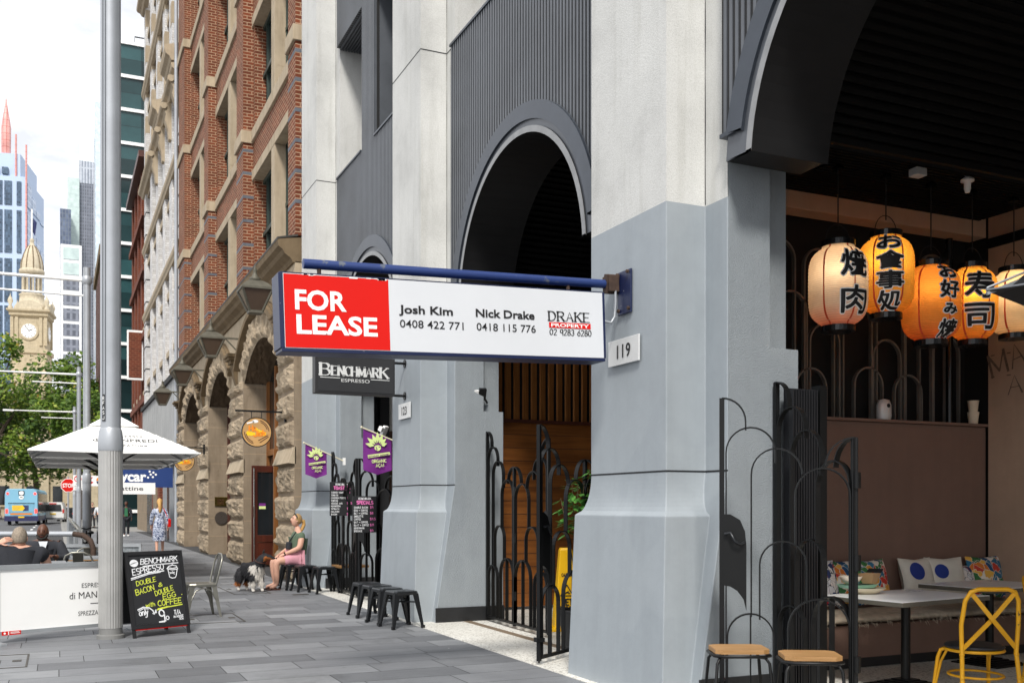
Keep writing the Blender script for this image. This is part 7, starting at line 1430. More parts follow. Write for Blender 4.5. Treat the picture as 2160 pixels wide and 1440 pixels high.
def cross_chair(loc, rz, lab):
    o = thing('dining_chair', lab, 'chair', loc, rz, 'yellow cross backed dining chairs'); Y = M['yellow_paint']
    MB().lathe([(0.0, 0.452), (0.16, 0.455), (0.205, 0.447), (0.215, 0.435), (0.205, 0.42), (0.0, 0.415)], n=28).build('seat', M['seat_black'], o)
    MB().tube([(0.205 * cos(2 * pi * k / 24), 0.205 * sin(2 * pi * k / 24), 0.408) for k in range(24)], 0.012, 8, closed=True).build('seat_ring', Y, o)
    bf = [(-0.225, -0.27, 0.0), (-0.205, -0.215, 0.42), (-0.215, -0.225, 0.62), (-0.20, -0.255, 0.80), (-0.165, -0.27, 0.865), (-0.11, -0.275, 0.885), (0.11, -0.275, 0.885), (0.165, -0.27, 0.865), (0.20, -0.255, 0.80), (0.215, -0.225, 0.62), (0.205, -0.215, 0.42), (0.225, -0.27, 0.0)]
    f = MB(); f.tube(bf, 0.0165, 10)
    for s in (-1, 1):
        for z in (0.2, 0.23, 0.40): f.lathe([(0.0, -0.007), (0.0195, -0.006), (0.0195, 0.006), (0.0, 0.007)], (s * (0.225 - 0.02 * z / 0.42), -0.27 + 0.055 * z / 0.42, z), 10)
    f.build('back_frame', Y, o)
    for s in (-1, 1): MB().tube([(s * -0.165, -0.272, 0.86), (s * 0.0, -0.262 - 0.008 * s, 0.66), (s * 0.205, -0.222, 0.44)], 0, flat=(0.032, 0.008), fdir=(1, 0, 0.75) if s > 0 else (1, 0, -0.75)).build('cross_brace', Y, o)
    for s in (-1, 1): MB().tube([(s * 0.155, 0.12, 0.405), (s * 0.185, 0.155, 0.385), (s * 0.20, 0.17, 0.33), (s * 0.225, 0.215, 0.0)], 0.015, 10).tube([(s * 0.17, 0.08, 0.40), (s * 0.19, 0.14, 0.30), (s * 0.222, 0.205, 0.03)], 0.010, 8).build('front_leg', Y, o)
    MB().tube([(0.19 * cos(2 * pi * k / 20), -0.02 + 0.21 * sin(2 * pi * k / 20), 0.22) for k in range(20)], 0.010, 6, closed=True).build('leg_ring', Y, o); return o
cross_chair((6.33, 5.42, 0.004), radians(-22), 'bright yellow cross backed chair with black round seat in the lower right corner'); cross_chair((7.72, 5.72, 0.004), radians(-150), 'yellow legged chair half hidden behind the front yellow chair')
# black umbrella whose corner reaches into the picture
bu = thing('black_umbrella', 'corner of a black umbrella with a pale edge before the lanterns', 'umbrella', (6.75, 3.52, 0), radians(20)); ze, za, hw = 2.80, 3.55, 1.28
def tent(u, v): x, y = (u - 0.5) * 2 * hw, (v - 0.5) * 2 * hw; m = max(abs(x), abs(y)) / hw; return (x, y, za - (za - ze) * m)
c = MB().grid(tent, 16, 16).build('canopy', plain('black_canvas', '#1b1c20', 0.8, 0, 0.1), bu); sm = c.modifiers.new('solid', 'SOLIDIFY'); sm.thickness = 0.008
MB().tube([(s * hw, t * hw, ze + 0.004) for s, t in ((-1, -1), (1, -1), (1, 1), (-1, 1))], 0.006, 6, closed=True).build('pale_edge', M['pole_grey'], c)
for s, t in ((-1, -1), (1, -1), (1, 1), (-1, 1)): MB().tube([(0, 0, za + 0.015), (s * hw, t * hw, ze + 0.015)], 0.008, 6).build('seam', M['pole_grey'], c); MB().bar((0, 0, za - 0.04), (s * hw, t * hw, ze - 0.02), 0.02, 0.02).build('rib', M['screen_rail'], bu)
MB().tube([(0, 0, 0.02), (0, 0, za)], 0.028, 10).box(-0.3, -0.3, 0.004, 0.3, 0.3, 0.07).build('pole', M['iron'], bu)

# ---------------------------------------------------------------- people
def basis(fwd, tilt=0.0):
    f = Vector((fwd[0], fwd[1], 0)).normalized(); r = Vector((f.y, -f.x, 0)); u = Vector((0, 0, 1)); ct, st = cos(tilt), sin(tilt)
    f2 = f * ct + u * st; u2 = u * ct - f * st; return f2, r, u2
def head_parts(c, fwd, tilt=0.0, s=1.0, ear=True):
    """head surface + list of features; axes: forward, right, up"""
    f, r, u = basis(fwd, tilt); c = Vector(c); n, m = 28, 22; vs = []
    for i in range(m + 1):
        t = pi * i / m
        for k in range(n):
            a = 2 * pi * k / n; x, y, z = sin(t) * cos(a), sin(t) * sin(a), -cos(t)      # x forward, y right
            X, Y_, Z = x * 0.096, y * 0.076, z * 0.118
            if z < 0: X *= 1 - 0.12 * (-z); Y_ *= 1 - 0.30 * (-z) ** 1.3
            if x > 0: X *= 0.92
            if x > 0.2:
                X += 0.024 * math.exp(-(Y_ / 0.013) ** 2 - ((Z + 0.022) / 0.020) ** 2) + 0.010 * math.exp(-(Y_ / 0.010) ** 2 - ((Z - 0.002) / 0.022) ** 2)
                X -= 0.008 * (math.exp(-((abs(Y_) - 0.030) / 0.014) ** 2 - ((Z - 0.008) / 0.012) ** 2)); X += 0.006 * math.exp(-(Y_ / 0.03) ** 2 - ((Z + 0.060) / 0.010) ** 2) + 0.010 * math.exp(-(Y_ / 0.02) ** 2 - ((Z + 0.098) / 0.016) ** 2)
            vs.append(c + (f * X + r * Y_ + u * Z) * s)
    fs = [(i * n + k, i * n + (k + 1) % n, (i + 1) * n + (k + 1) % n, (i + 1) * n + k) for i in range(m) for k in range(n)]
    ears = MB()
    if ear:
        for sg in (-1, 1): ears.ball((0, 0, 0), (0.014, 0.010, 0.030), 8, 6); q = len(ears.v) - 9 * 0
        o = MB()
        for sg in (-1, 1): o.ball((0, 0, 0), 1, 8, 6, lambda p, sg=sg: f * (p.x * 0.018 * s - 0.005 * s) + r * (p.y * 0.009 * s + sg * 0.075 * s) + u * (p.z * 0.030 * s - 0.005 * s))
        ears = o; ears.v = [tuple(c + Vector(v)) for v in ears.v]
    pt = lambda X, Y_, Z: c + (f * X + r * Y_ + u * Z) * s
    return vs, fs, ears, pt
def fingers(mb, wrist, hand, palm_n, sc_=1.0, curl=0.35):
    """palm, four unequal bent fingers and a thumb"""
    w = Vector(wrist); h = Vector(hand); d = (h - w).normalized(); n = Vector(palm_n).normalized(); s = d.cross(n).normalized(); n = s.cross(d).normalized()
    mb.loft([[w + d * (t * 0.085 * sc_) + s * (a * ww * sc_) + n * (b * 0.014 * sc_) for a, b in ((-1, -0.6), (-0.6, -1), (0.6, -1), (1, -0.6), (1, 0.6), (0.6, 1), (-0.6, 1), (-1, 0.6))] for t, ww in ((0, 0.026), (0.5, 0.038), (1, 0.041))], True)
    for k, L in enumerate((0.070, 0.080, 0.075, 0.060)):
        b = w + d * (0.080 * sc_) + s * ((-0.030 + 0.020 * k) * sc_); p1 = b + (d * cos(curl) + n * sin(curl)) * L * 0.5 * sc_; p2 = p1 + (d * cos(curl * 2.4) + n * sin(curl * 2.4)) * L * 0.5 * sc_; mb.tube([b, p1, p2], [0.0095 * sc_, 0.0085 * sc_, 0.0065 * sc_], 7)
    b = w + d * (0.025 * sc_) - s * (0.03 * sc_); p1 = b + (d * 0.6 - s * 0.7 + n * 0.25).normalized() * 0.04 * sc_; p2 = p1 + (d * 0.85 - s * 0.2 + n * 0.3).normalized() * 0.032 * sc_; mb.tube([b, p1, p2], [0.012 * sc_, 0.010 * sc_, 0.007 * sc_], 7)
BONES = [('pelvis', 'belly'), ('belly', 'chest'), ('chest', 'neck'), ('neck', 'nape')] + [p for s in 'LR' for p in (('pelvis', 'hip' + s), ('hip' + s, 'knee' + s), ('knee' + s, 'ankle' + s), ('ankle' + s, 'toe' + s), ('chest', 'sho' + s), ('sho' + s, 'elb' + s), ('elb' + s, 'wri' + s))]
def mid(J, a, b, t, r=None): A, B = Vector(J[a][0]), Vector(J[b][0]); ra, rb = J[a][1], J[b][1]; return (tuple(A.lerp(B, t)), r or ra + (rb - ra) * t)
def person(name, lab, loc, rz, J, head, fwd, tilt, skin, clothes, hs=1.0, palms=None, group=None, eyes=True):
    o = thing(name, lab, 'person', loc, rz, group); vs, fs = skin_mesh(J, BONES, 'pelvis', 2); mb = MB(); mb.add(vs, fs, True); hv, hf, ears, pt = head_parts(head, fwd, tilt, hs); mb.add(hv, hf, True); mb.add(ears.v, ears.f, True)
    if palms:
        for s in palms: w_ = J['wri' + s][0]; e = Vector(J['elb' + s][0]); d = (Vector(w_) - e).normalized(); fingers(mb, Vector(w_) - d * 0.01, Vector(w_) + d * 0.1, palms[s])
    b = mb.build('body', skin, o, uv=False, fix=False)
    for nm, JJ, BB, root, mat in clothes:
        v2, f2 = skin_mesh(JJ, BB, root, 2); c = MB(); c.add(v2, f2, True); g = c.build(nm, mat, b, uv=False, fix=False)
        for v in g.data.vertices:      # soft folds
            p = v.co; v.co = p + v.normal * (0.009 * noise3(p.x * 1.0 + p.z * 0.6, p.y, p.z * 1.4, 8.0, 3) + 0.004)
    if eyes:
        for sg in (-1, 1): 
            e = MB().ball(pt(0.078, sg * 0.030, 0.008), 0.0095 * hs, 8, 6).build('eye', M['dark_brown'], b); MB().ball(pt(0.0865, sg * 0.030, 0.008), 0.005 * hs, 6, 5).build('pupil', M['lettering_black'], e) if False else None
            MB().tube([pt(0.088, sg * 0.018, 0.028), pt(0.087, sg * 0.032, 0.032), pt(0.078, sg * 0.045, 0.027)], 0.0045 * hs, 5).build('eyebrow', M['dark_brown'], b)
        MB().tube([pt(0.082, -0.022, -0.062), pt(0.091, 0, -0.060), pt(0.082, 0.022, -0.062)], 0.0055 * hs, 6).build('mouth', plain('lip', '#a85a50', 0.5) if 'lip' not in bpy.data.materials else bpy.data.materials['lip'], b)
    return o, b, pt
def hair_cap(b, pt, mat, front=0.05, low=-0.05, grow=1.07, name='hair'):
    mb = MB(); n, m = 28, 20; vs = []
    for i in range(m + 1):
        t = pi * i / m
        for k in range(n):
            a = 2 * pi * k / n; x, y, z = sin(t) * cos(a), sin(t) * sin(a), -cos(t); g = grow + 0.03 * noise3(x * 3, y * 3, z * 3, 1.6)
            X, Y_, Z = x * 0.096 * g - 0.006, y * 0.077 * g, z * 0.118 * g + 0.004
            lim = low + 0.0; face = (X > front - 0.9 * max(0, Z - 0.05) * -1 and Z < 0.075) or Z < low
            if x > 0 and Z < 0.07 and X > front - 0.06 * (Z < 0.0): X, Y_, Z = X * 0.80, Y_ * 0.84, Z
            if Z < low: X, Y_, Z = X * 0.75, Y_ * 0.75, Z * 0.9
            vs.append(pt(X, Y_, Z))
    mb.add(vs, [(i * n + k, i * n + (k + 1) % n, (i + 1) * n + (k + 1) % n, (i + 1) * n + k) for i in range(m) for k in range(n)], True); return mb.build(name, mat, b, uv=False, fix=False)
def sc_j(J, k, names): return {n: (J[n][0], J[n][1] * k) for n in names}
M['cloth_green'] = plain('olive_tshirt', '#5a6b57', 0.9, 0, 0.1, 5, 0.3, 25); M['cloth_pink'] = plain('pink_shorts', '#d79aa6', 0.9, 0, 0.1, 6, 0.3, 25); M['cloth_black'] = plain('black_cloth', '#24262c', 0.9, 0, 0.15, 5, 0.4, 18); M['cloth_grey'] = plain('dark_suit', '#2d2f35', 0.9, 0, 0.12, 5)
M['hair_blonde'] = plain('blonde_hair', '#a58456', 0.6, 0, 0.3, 30); M['hair_light'] = plain('light_blonde_hair', '#c79b5a', 0.6, 0, 0.25, 30); M['hair_grey'] = plain('short_grey_hair', '#8b7f70', 0.8, 0, 0.35, 60); M['hair_black'] = plain('black_hair', '#17130f', 0.8)
M['denim'] = plain('dark_trousers', '#23252b', 0.9); M['cloth_white'] = plain('white_shirt', '#d9dde2', 0.9); M['beige'] = plain('beige_trousers', '#b5a184', 0.9)

# woman on the stool with her back to the third pillar
J = {'pelvis': ((0, 0, 0.56), 0.15), 'belly': ((-0.02, 0, 0.74), 0.145), 'chest': ((0.0, 0, 0.94), 0.13), 'neck': ((-0.015, 0, 1.08), 0.058), 'nape': ((-0.03, 0, 1.14), 0.055)}
for s, y in (('L', -1), ('R', 1)): J.update({'hip' + s: ((-0.07, y * 0.10, 0.545), 0.105), 'knee' + s: ((-0.45, y * 0.12, 0.51), 0.072), 'ankle' + s: ((-0.42 + 0.02 * y, y * 0.11, 0.09), 0.042), 'toe' + s: ((-0.57, y * 0.12, 0.035), 0.032), 'sho' + s: ((0.01, y * 0.175, 1.00), 0.062), 'elb' + s: ((-0.06, y * 0.245, 0.74), 0.058), 'wri' + s: ((-0.30, y * 0.12, 0.635), 0.029)})
SHB = [('pelvis', 'belly'), ('belly', 'chest'), ('chest', 'collar')] + [p for s in 'LR' for p in (('chest', 'sho' + s), ('sho' + s, 'slv' + s))]
SH = {'pelvis': ((-0.01, 0, 0.60), 0.178), 'belly': ((-0.03, 0, 0.74), 0.185), 'chest': ((-0.01, 0, 0.93), 0.172), 'collar': ((-0.01, 0, 1.035), 0.105)}
for s in 'LR': SH['sho' + s] = (J['sho' + s][0], 0.088); SH['slv' + s] = mid(J, 'sho' + s, 'elb' + s, 0.55, 0.078)
TR = {'pelvis': ((0.0, 0, 0.555), 0.16), **{'hip' + s: (J['hip' + s][0], 0.117) for s in 'LR'}, **{'thi' + s: mid(J, 'hip' + s, 'knee' + s, 0.72, 0.098) for s in 'LR'}}
TRB = [p for s in 'LR' for p in (('pelvis', 'hip' + s), ('hip' + s, 'thi' + s))]
wo, b, pt = person('person', 'woman in olive T-shirt and pink shorts sitting on a stool, looking up', (3.97, 18.02, 0.0), 0.10, J, (-0.045, 0, 1.235), (-1, 0), 0.32, M['skin'], [('tshirt', SH, SHB, 'belly', M['cloth_green']), ('shorts', TR, TRB, 'pelvis', M['cloth_pink'])], 0.98, {'L': (0, 0.4, -1), 'R': (0, -0.4, -1)})
hair_cap(b, pt, M['hair_blonde'], 0.045, -0.04); f = MB(); f.tube([pt(-0.08, 0, 0.02), pt(-0.135, 0, 0.03), pt(-0.165, 0.01, -0.03), pt(-0.16, 0.01, -0.12), pt(-0.14, 0, -0.20)], [0.03, 0.034, 0.036, 0.03, 0.010], 10); f.build('ponytail', M['hair_light'], b)
f = MB(); f.tube([pt(0.02, -0.085, 0.04), pt(0.055, -0.07, 0.085), pt(0.065, 0, 0.11), pt(0.055, 0.07, 0.085), pt(0.02, 0.085, 0.04)], 0.012, 6); f.build('sunglasses', M['black_gloss'], b)
for s, y in (('L', -1), ('R', 1)): MB().obox((-0.50, y * 0.115, 0.012), (0.24, 0.085, 0.02)).tube([(-0.55, y * 0.115 - 0.05, 0.02), (-0.52, y * 0.115, 0.075), (-0.55, y * 0.115 + 0.05, 0.02)], 0.012, 6).build('sandal', M['dark_brown'], b)
f = MB(); f.obox((-0.19, -0.02, 0.78), (0.06, 0.16, 0.14), 0.1, 0, 0.1); bg_ = f.build('waist_bag', M['cloth_black'], b, bevel=0.02); MB().tube([(-0.10, -0.16, 1.03), (-0.17, -0.08, 0.9), (-0.2, -0.02, 0.82)], 0.010, 6).build('strap', M['cloth_black'], bg_); MB().lathe([(0.034, -0.01), (0.034, 0.01)], J['wriL'][0], 12, False, 'x').build('watch', M['black_gloss'], b)

# two men at the cafe table
def seated(arm=None, wide=1.0):
    J = {'pelvis': ((0, 0, 0.55), 0.16 * wide), 'belly': ((0, 0.02, 0.72), 0.17 * wide), 'chest': ((0, 0.06, 0.90), 0.155 * wide), 'neck': ((0, 0.08, 1.02), 0.065), 'nape': ((0, 0.09, 1.07), 0.065)}
    for s, x in (('L', -1), ('R', 1)): J.update({'hip' + s: ((x * 0.11, 0.05, 0.54), 0.10), 'knee' + s: ((x * 0.14, 0.46, 0.52), 0.075), 'ankle' + s: ((x * 0.14, 0.42, 0.09), 0.045), 'toe' + s: ((x * 0.14, 0.58, 0.04), 0.04), 'sho' + s: ((x * 0.21 * wide, 0.05, 0.945), 0.075), 'elb' + s: ((x * 0.30 * wide, 0.16, 0.72), 0.055), 'wri' + s: ((x * 0.14, 0.40, 0.78), 0.034)})
    if arm: J.update(arm)
    return J
def top_for(J, k=1.09, sleeve=0.55, hem=0.0):
    S = {'pelvis': (J['pelvis'][0], J['pelvis'][1] * k), 'belly': (J['belly'][0], J['belly'][1] * k), 'chest': (J['chest'][0], J['chest'][1] * k)}; B = [('pelvis', 'belly'), ('belly', 'chest'), ('chest', 'collar')]; S['collar'] = (mid(J, 'chest', 'neck', 0.72, 0.10))
    for s in 'LR':
        S['sho' + s] = (J['sho' + s][0], J['sho' + s][1] * 1.5); B.append(('chest', 'sho' + s))
        if sleeve < 1: S['slv' + s] = mid(J, 'sho' + s, 'elb' + s, sleeve, 0.095)
        else: S['slv' + s] = (J['elb' + s][0], J['elb' + s][1] * 1.25); S['cuf' + s] = mid(J, 'elb' + s, 'wri' + s, 0.85, 0.042); B.append(('slv' + s, 'cuf' + s))
        B.append(('sho' + s, 'slv' + s))
    return S, B
def legs_for(J, k=1.12, to=0.95):
    S = {'pelvis': (J['pelvis'][0], J['pelvis'][1] * 1.05)}; B = []
    for s in 'LR': S.update({'hip' + s: (J['hip' + s][0], J['hip' + s][1] * k), 'knee' + s: (J['knee' + s][0], J['knee' + s][1] * k), 'hem' + s: mid(J, 'knee' + s, 'ankle' + s, to, 0.058)}); B += [('pelvis', 'hip' + s), ('hip' + s, 'knee' + s), ('knee' + s, 'hem' + s)]
    return S, B
JA = seated({'elbL': ((-0.44, 0.10, 0.93), 0.056), 'wriL': ((-0.22, 0.02, 1.05), 0.036)}, 1.12); S, B = top_for(JA); S2, B2 = legs_for(JA)
wo, b, pt = person('person', 'heavy man with grey hair in black T-shirt, back turned, hand to his head', (-0.42, 13.62, 0), radians(6), JA, (0, 0.09, 1.10), (0.25, 0.97), 0.0, M['skin'], [('tshirt', S, B, 'belly', M['cloth_black']), ('trousers', S2, B2, 'pelvis', M['denim'])], 1.12, {'L': (1, 0.3, 0), 'R': (0, 0, -1)}, None, True); hair_cap(b, pt, M['hair_grey'], 0.05, -0.055, 1.045)
o_chair = copy_tree(ms0); o_chair.location = (-0.42, 13.62, 0); o_chair.rotation_euler = (0, 0, 0.1); o_chair['label'] = 'gunmetal stool under the heavy man in the black T-shirt'
JB = seated(None, 1.0); S, B = top_for(JB, 1.1, 1.0); S2, B2 = legs_for(JB)
wo, b, pt = person('person', 'bald bearded man in dark jacket facing the street, behind the man in black', (-0.20, 15.95, 0), radians(182), JB, (0, 0.09, 1.12), (0.25, 0.97), 0.0, M['skin_dark'], [('jacket', S, B, 'belly', M['cloth_grey']), ('trousers', S2, B2, 'pelvis', M['denim'])], 1.0, {'L': (0, 0, -1), 'R': (0, 0, -1)}); f = MB(); f.tube([pt(0.03, -0.068, -0.04), pt(0.065, -0.045, -0.085), pt(0.082, 0, -0.10), pt(0.065, 0.045, -0.085), pt(0.03, 0.068, -0.04)], 0.018, 8).tube([pt(0.085, -0.025, -0.052), pt(0.098, 0, -0.048), pt(0.085, 0.025, -0.052)], 0.008, 6); f.build('beard', M['hair_black'], b)
f = MB(); f.add([(-0.06, 0.20, 0.99), (0.06, 0.20, 0.99), (0.0, 0.235, 0.78)], [(0, 1, 2)]); f.build('shirt_front', M['cloth_white'], b)
o_chair = copy_tree(cc0); o_chair.location = (-0.20, 16.0, 0); o_chair.rotation_euler = (0, 0, 0.03); o_chair['label'] = 'galvanised chair under the man in the dark jacket'
t2 = thing('cafe_table', 'cafe table between the two seated men', 'table', (-0.32, 14.75, 0)); MB().box(-0.42, -0.28, 0.715, 0.42, 0.28, 0.745).build('table_top', bpy.data.materials['cafe_table_top'], t2); MB().tube([(0, 0, 0.02), (0, 0, 0.715)], 0.035, 10).box(-0.25, -0.25, 0, 0.25, 0.25, 0.02).build('pedestal', M['iron'], t2)

# walkers
def standing(step=0.12, fem=False):
    J = {'pelvis': ((0, 0, 0.95), 0.13), 'belly': ((0, 0, 1.10), 0.115 if fem else 0.13), 'chest': ((0, 0, 1.30), 0.125 if fem else 0.145), 'neck': ((0, 0, 1.44), 0.052), 'nape': ((0, 0.01, 1.49), 0.052)}
    for s, x in (('L', -1), ('R', 1)): d = step * x; J.update({'hip' + s: ((x * 0.09, 0, 0.88), 0.088), 'knee' + s: ((x * 0.09, d * 0.7 + 0.02, 0.50), 0.058), 'ankle' + s: ((x * 0.085, d * 1.4 - 0.03, 0.09), 0.038), 'toe' + s: ((x * 0.09, d * 1.4 + 0.11, 0.035), 0.035), 'sho' + s: ((x * (0.16 if fem else 0.185), 0, 1.37), 0.055), 'elb' + s: ((x * 0.235, -d * 0.6, 1.10), 0.042), 'wri' + s: ((x * 0.25, -d * 0.9 + 0.05, 0.87), 0.028)})
    return J
JW = standing(0.10, True); S, B = top_for(JW, 1.08, 1.0)
k = NT('dress_print', 0.9); v_ = k.map('Object'); n1 = k.noise(v_, 22, 3, 0.6, 1.0); r = k.ramp(n1, [(0.40, srgb('#26304f')), (0.47, srgb('#5c6d97')), (0.53, srgb('#c9cfdb'))]); k.col(r); M['dress'] = k.m
wo, b, pt = person('person', 'blonde woman walking away in a blue patterned dress with a red bag', (2.86, 32.5, 0), radians(-4), JW, (0, 0.02, 1.60), (0, 1), 0.0, M['skin'], [('dress_top', S, B, 'belly', M['dress'])], 0.98, {'L': (1, 0, 0), 'R': (-1, 0, 0)}, None, False)
f = MB(); f.loft([[((0.125 + w_) * cos(a) * (1 + 0.03 * sin(5 * a)), (0.115 + w_) * sin(a) * (1 + 0.03 * sin(5 * a)) + y_, z) for a in [2 * pi * q / 24 for q in range(24)]] for w_, y_, z in ((0.0, 0, 1.12), (0.055, -0.01, 0.95), (0.075, 0, 0.75), (0.085, 0.01, 0.55), (0.075, 0.01, 0.42))], True); f.build('skirt', M['dress'], b); hair_cap(b, pt, M['hair_light'], 0.04, -0.06, 1.09)
f = MB(); f.tube([pt(-0.07, 0, 0.03), pt(-0.12, 0, -0.06), pt(-0.13, 0.01, -0.2), pt(-0.13, 0.01, -0.28), pt(-0.12, 0, -0.33)], [0.05, 0.055, 0.05, 0.04, 0.01], 10).build('long_hair', M['hair_light'], b); tg_ = MB().tube([(0.10, -0.10, 1.43), (0.20, -0.12, 1.2), (0.24, -0.10, 1.05)], 0.012, 6).obox((0.27, -0.02, 0.98), (0.08, 0.30, 0.24), 0.05, 0.12); rb_ = tag(tg_.build('handbag', M['sign_red'], None, bevel=0.02), 'red shoulder bag carried by the woman in the patterned dress', 'handbag'); rb_.location = (2.86, 32.5, 0)
for s, y in (('L', -1), ('R', 1)): MB().obox((JW['toe' + s][0][0], JW['ankle' + s][0][1] + 0.04, 0.03), (0.09, 0.24, 0.05)).build('shoe', M['dark_brown'], b, bevel=0.02)
def walker(lab, loc, rz, shirt, trou, skin, hair, shoe, jacket=False, inner=None, sc=1.0):
    J = standing(0.11); S, B = top_for(J, 1.06, 1.0 if jacket else 0.6); S2, B2 = legs_for(J, 1.12); wo, b, pt = person('person', lab, loc, rz, J, (0, 0.02, 1.61), (0, 1), 0, skin, [('jacket' if jacket else 'shirt', S, B, 'belly', shirt), ('trousers', S2, B2, 'pelvis', trou)], 1.0, {'L': (1, 0, 0), 'R': (-1, 0, 0)}); hair_cap(b, pt, hair, 0.05, -0.03, 1.05)
    if inner: f = MB(); f.add([(-0.06, 0.165, 1.40), (0.06, 0.165, 1.40), (0.085, 0.16, 0.98), (-0.085, 0.16, 0.98)], [(0, 1, 2, 3)]); f.build('inner_shirt', inner, b)
    for s in 'LR': MB().obox((J['toe' + s][0][0], J['ankle' + s][0][1] + 0.05, 0.035), (0.095, 0.27, 0.07)).build('shoe', shoe, b, bevel=0.02)
    wo.scale = (sc, sc, sc); return wo
walker('man in open black jacket and green shirt walking towards the viewer', (3.06, 52.5, 0), radians(176), M['cloth_black'], M['denim'], M['skin_dark'], M['hair_black'], M['lettering_white'], True, plain('green_shirt', '#2f6b4a', 0.9))
walker('distant pedestrian in white shirt and beige trousers left of the bus', (-6.3, 133, 0.0), radians(100), M['cloth_white'], M['beige'], M['skin'], M['hair_black'], M['dark_brown'])
walker('distant pedestrian in white shirt and dark trousers under the leaning tree trunk', (0.95, 128, 0.0), radians(20), M['cloth_white'], M['denim'], M['skin'], M['hair_black'], M['black_gloss'])
walker('pedestrian in dark clothes beyond the slim poles, left of the big pole', (2.1, 72, 0), radians(170), M['cloth_black'], M['denim'], M['skin'], M['hair_black'], M['black_gloss'], True)
walker('pedestrian in grey jacket just left of the big street pole', (2.25, 64, 0), radians(10), M['cloth_white'], M['cloth_grey'], M['skin'], M['hair_black'], M['black_gloss'], True)

# ---------------------------------------------------------------- the dog: a black, white and tan collie looking to the right
dg = thing('dog', 'black white and tan long haired collie standing before the seated woman', 'dog', (3.07, 17.74, 0.002), radians(-66)); dg.scale = (1.0, 1.0, 1.0)
DJ = {'loin': ((-0.02, 0, 0.395), 0.125), 'rump': ((-0.22, 0, 0.40), 0.115), 'chest': ((0.17, 0, 0.385), 0.150), 'neck': ((0.27, 0.02, 0.50), 0.115), 'poll': ((0.305, 0.06, 0.62), 0.076), 'stop': ((0.345, 0.105, 0.618), 0.057), 'muzzle': ((0.40, 0.165, 0.592), 0.034), 'nose': ((0.435, 0.205, 0.582), 0.021), 'tail1': ((-0.31, 0, 0.38), 0.06), 'tail2': ((-0.37, 0, 0.26), 0.062), 'tail3': ((-0.38, 0, 0.13), 0.03)}
DB = [('loin', 'rump'), ('loin', 'chest'), ('chest', 'neck'), ('neck', 'poll'), ('poll', 'stop'), ('stop', 'muzzle'), ('muzzle', 'nose'), ('rump', 'tail1'), ('tail1', 'tail2'), ('tail2', 'tail3')]
for s, y in (('L', 1), ('R', -1)):
    DJ.update({'sh' + s: ((0.19, y * 0.075, 0.27), 0.062), 'wr' + s: ((0.195 + 0.02 * y, y * 0.078, 0.12), 0.034), 'pw' + s: ((0.205 + 0.02 * y, y * 0.078, 0.028), 0.030), 'te' + s: ((0.25 + 0.02 * y, y * 0.08, 0.022), 0.024), 'st' + s: ((-0.20, y * 0.085, 0.30), 0.085), 'hk' + s: ((-0.27, y * 0.085, 0.135), 0.032), 'hp' + s: ((-0.25, y * 0.085, 0.028), 0.028), 'ht' + s: ((-0.21, y * 0.088, 0.022), 0.022), 'kn' + s: ((-0.165, y * 0.095, 0.215), 0.050)}); DB += [('chest', 'sh' + s), ('sh' + s, 'wr' + s), ('wr' + s, 'pw' + s), ('pw' + s, 'te' + s), ('rump', 'st' + s), ('st' + s, 'kn' + s), ('kn' + s, 'hk' + s), ('hk' + s, 'hp' + s), ('hp' + s, 'ht' + s)]
vs, fs = skin_mesh(DJ, DB, 'loin', 3)
def shag(p):
    x, y, z = p; k = 0.016 if z > 0.15 and x < 0.33 else 0.003; n = noise3(x * 9, y * 9, z * 3, 2.2, 3); n2 = noise3(x * 26, y * 26, z * 6, 2.0, 2); c = Vector((x, 0, 0.39)); d = (Vector(p) - c); d = d.normalized() if d.length > 0 else d; return tuple(Vector(p) + d * (k * (n + 0.6 * n2)))
mb = MB(); mb.add([shag(p) for p in vs], fs, True); db = mb.build('body', plain('dog_black', '#17161a', 0.75, 0, 0.3, 20), dg, uv=False, fix=False)
db.data.materials.append(plain('dog_white', '#d5cfc6', 0.85, 0, 0.12, 25)); db.data.materials.append(plain('dog_tan', '#a5622c', 0.8, 0, 0.2, 25))
HC = Vector((0.305, 0.06, 0.62)); HD = Vector((0.115, 0.115, -0.033)).normalized()
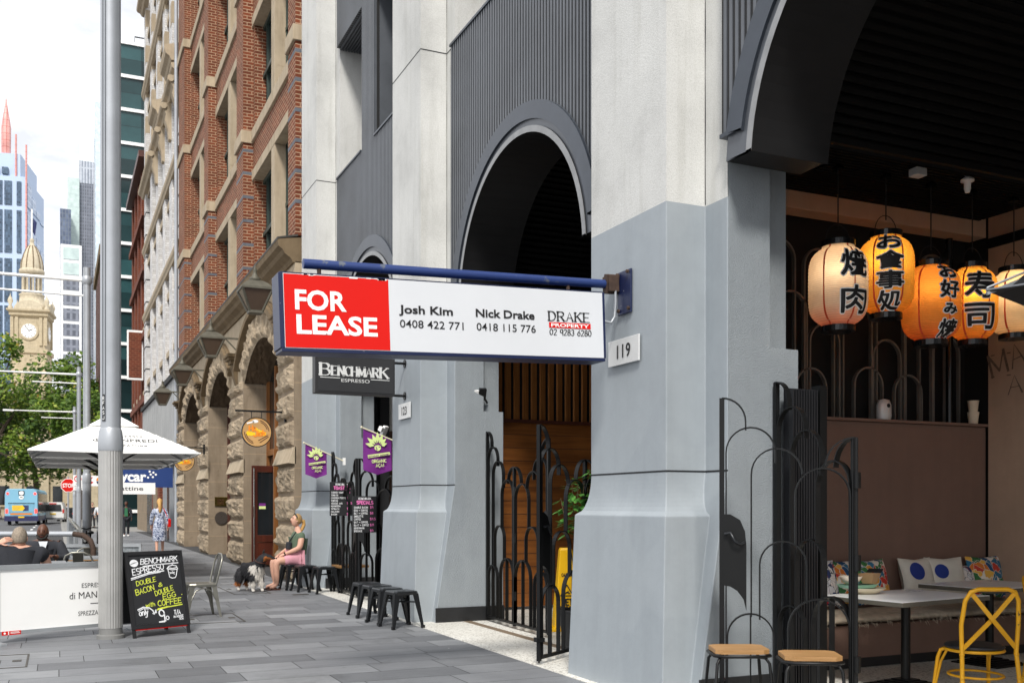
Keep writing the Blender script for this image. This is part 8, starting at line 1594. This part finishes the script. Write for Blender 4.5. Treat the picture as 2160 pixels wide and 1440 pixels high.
def coat(c):
    x, y, z = c; n = 0.035 * noise3(x * 7, y * 7, z * 7, 1.5)
    if x > 0.29 and z > 0.535 - n * 0.3:
        t = (c - HC).dot(HD); up = c.z - (0.62 - 0.25 * t)
        if t > 0.015 and up < 0.012: return 2 if t < 0.125 else (2 if up < 0.0 else 0)
        return 0
    if 0.11 + n < x < 0.25 + n + 0.4 * (0.44 - z) and 0.22 < z < 0.47 + n and (x + 0.9 * (z - 0.38)) > 0.13 + n and not (z > 0.47): return 1
    if x > 0.22 and z < 0.43 and abs(y) < 0.055 + n: return 1
    if x > 0.12 and z < 0.20: return 1
    if x < -0.05 and z < 0.085: return 1
    if -0.29 < x < -0.05 and z < 0.17 + n: return 2 if abs(y) > 0.05 else 0
    return 0
for p in db.data.polygons: p.material_index = coat(p.center)
R = random.Random(12); tf = {0: MB(), 1: MB(), 2: MB()}
for p in db.data.polygons:
    c = p.center
    if c.z < 0.13 or c.x > 0.335 or R.random() > 0.75: continue
    n = p.normal; d = (n * 0.55 + Vector((-0.45, 0, -0.9)) + Vector((R.uniform(-.3, .3), R.uniform(-.3, .3), R.uniform(-.2, .2)))).normalized(); s = d.cross(n); s = s.normalized() * 0.006 if s.length > 1e-4 else Vector((0.006, 0, 0)); L = R.uniform(0.03, 0.06) * (1.5 if (c.z < 0.32 or p.material_index == 1) else 1)
    tf[p.material_index].add([c - s, c + s, c + d * L], [(0, 1, 2)])
for i, t in tf.items(): t.build('fur', db.data.materials[i], db, uv=False, fix=False)
for sg in (-1, 1):
    side = HD.cross(Vector((0, 0, 1))).normalized() * sg; e0 = HC + side * 0.040 + Vector((0, 0, 0.055)) - HD * 0.01
    MB().loft([[e0 + side * (a * 0.024 * k) + HD * (b * 0.012 * k) + Vector((0, 0, h)) + HD * h * 0.2 for a, b in ((-1, 0), (0, -1), (1, 0), (0, 1))] for k, h in ((1, 0), (0.9, 0.03), (0.45, 0.055), (0.05, 0.068))], True).build('ear', M['hair_black'], db); MB().ball(HC + HD * 0.058 + side * 0.036 + Vector((0, 0, 0.014)), 0.008, 8, 6).build('eye', M['black_gloss'], db)
MB().ball((0.446, 0.216, 0.587), 0.015, 8, 6).build('nose', M['black_gloss'], db); MB().tube([(0.268 + 0.09 * cos(a) , 0.02 + 0.09 * sin(a), 0.535 - 0.03 * cos(a)) for a in [2 * pi * q / 20 for q in range(20)]], 0.008, 6, closed=True).build('collar', M['dark_brown'], db)
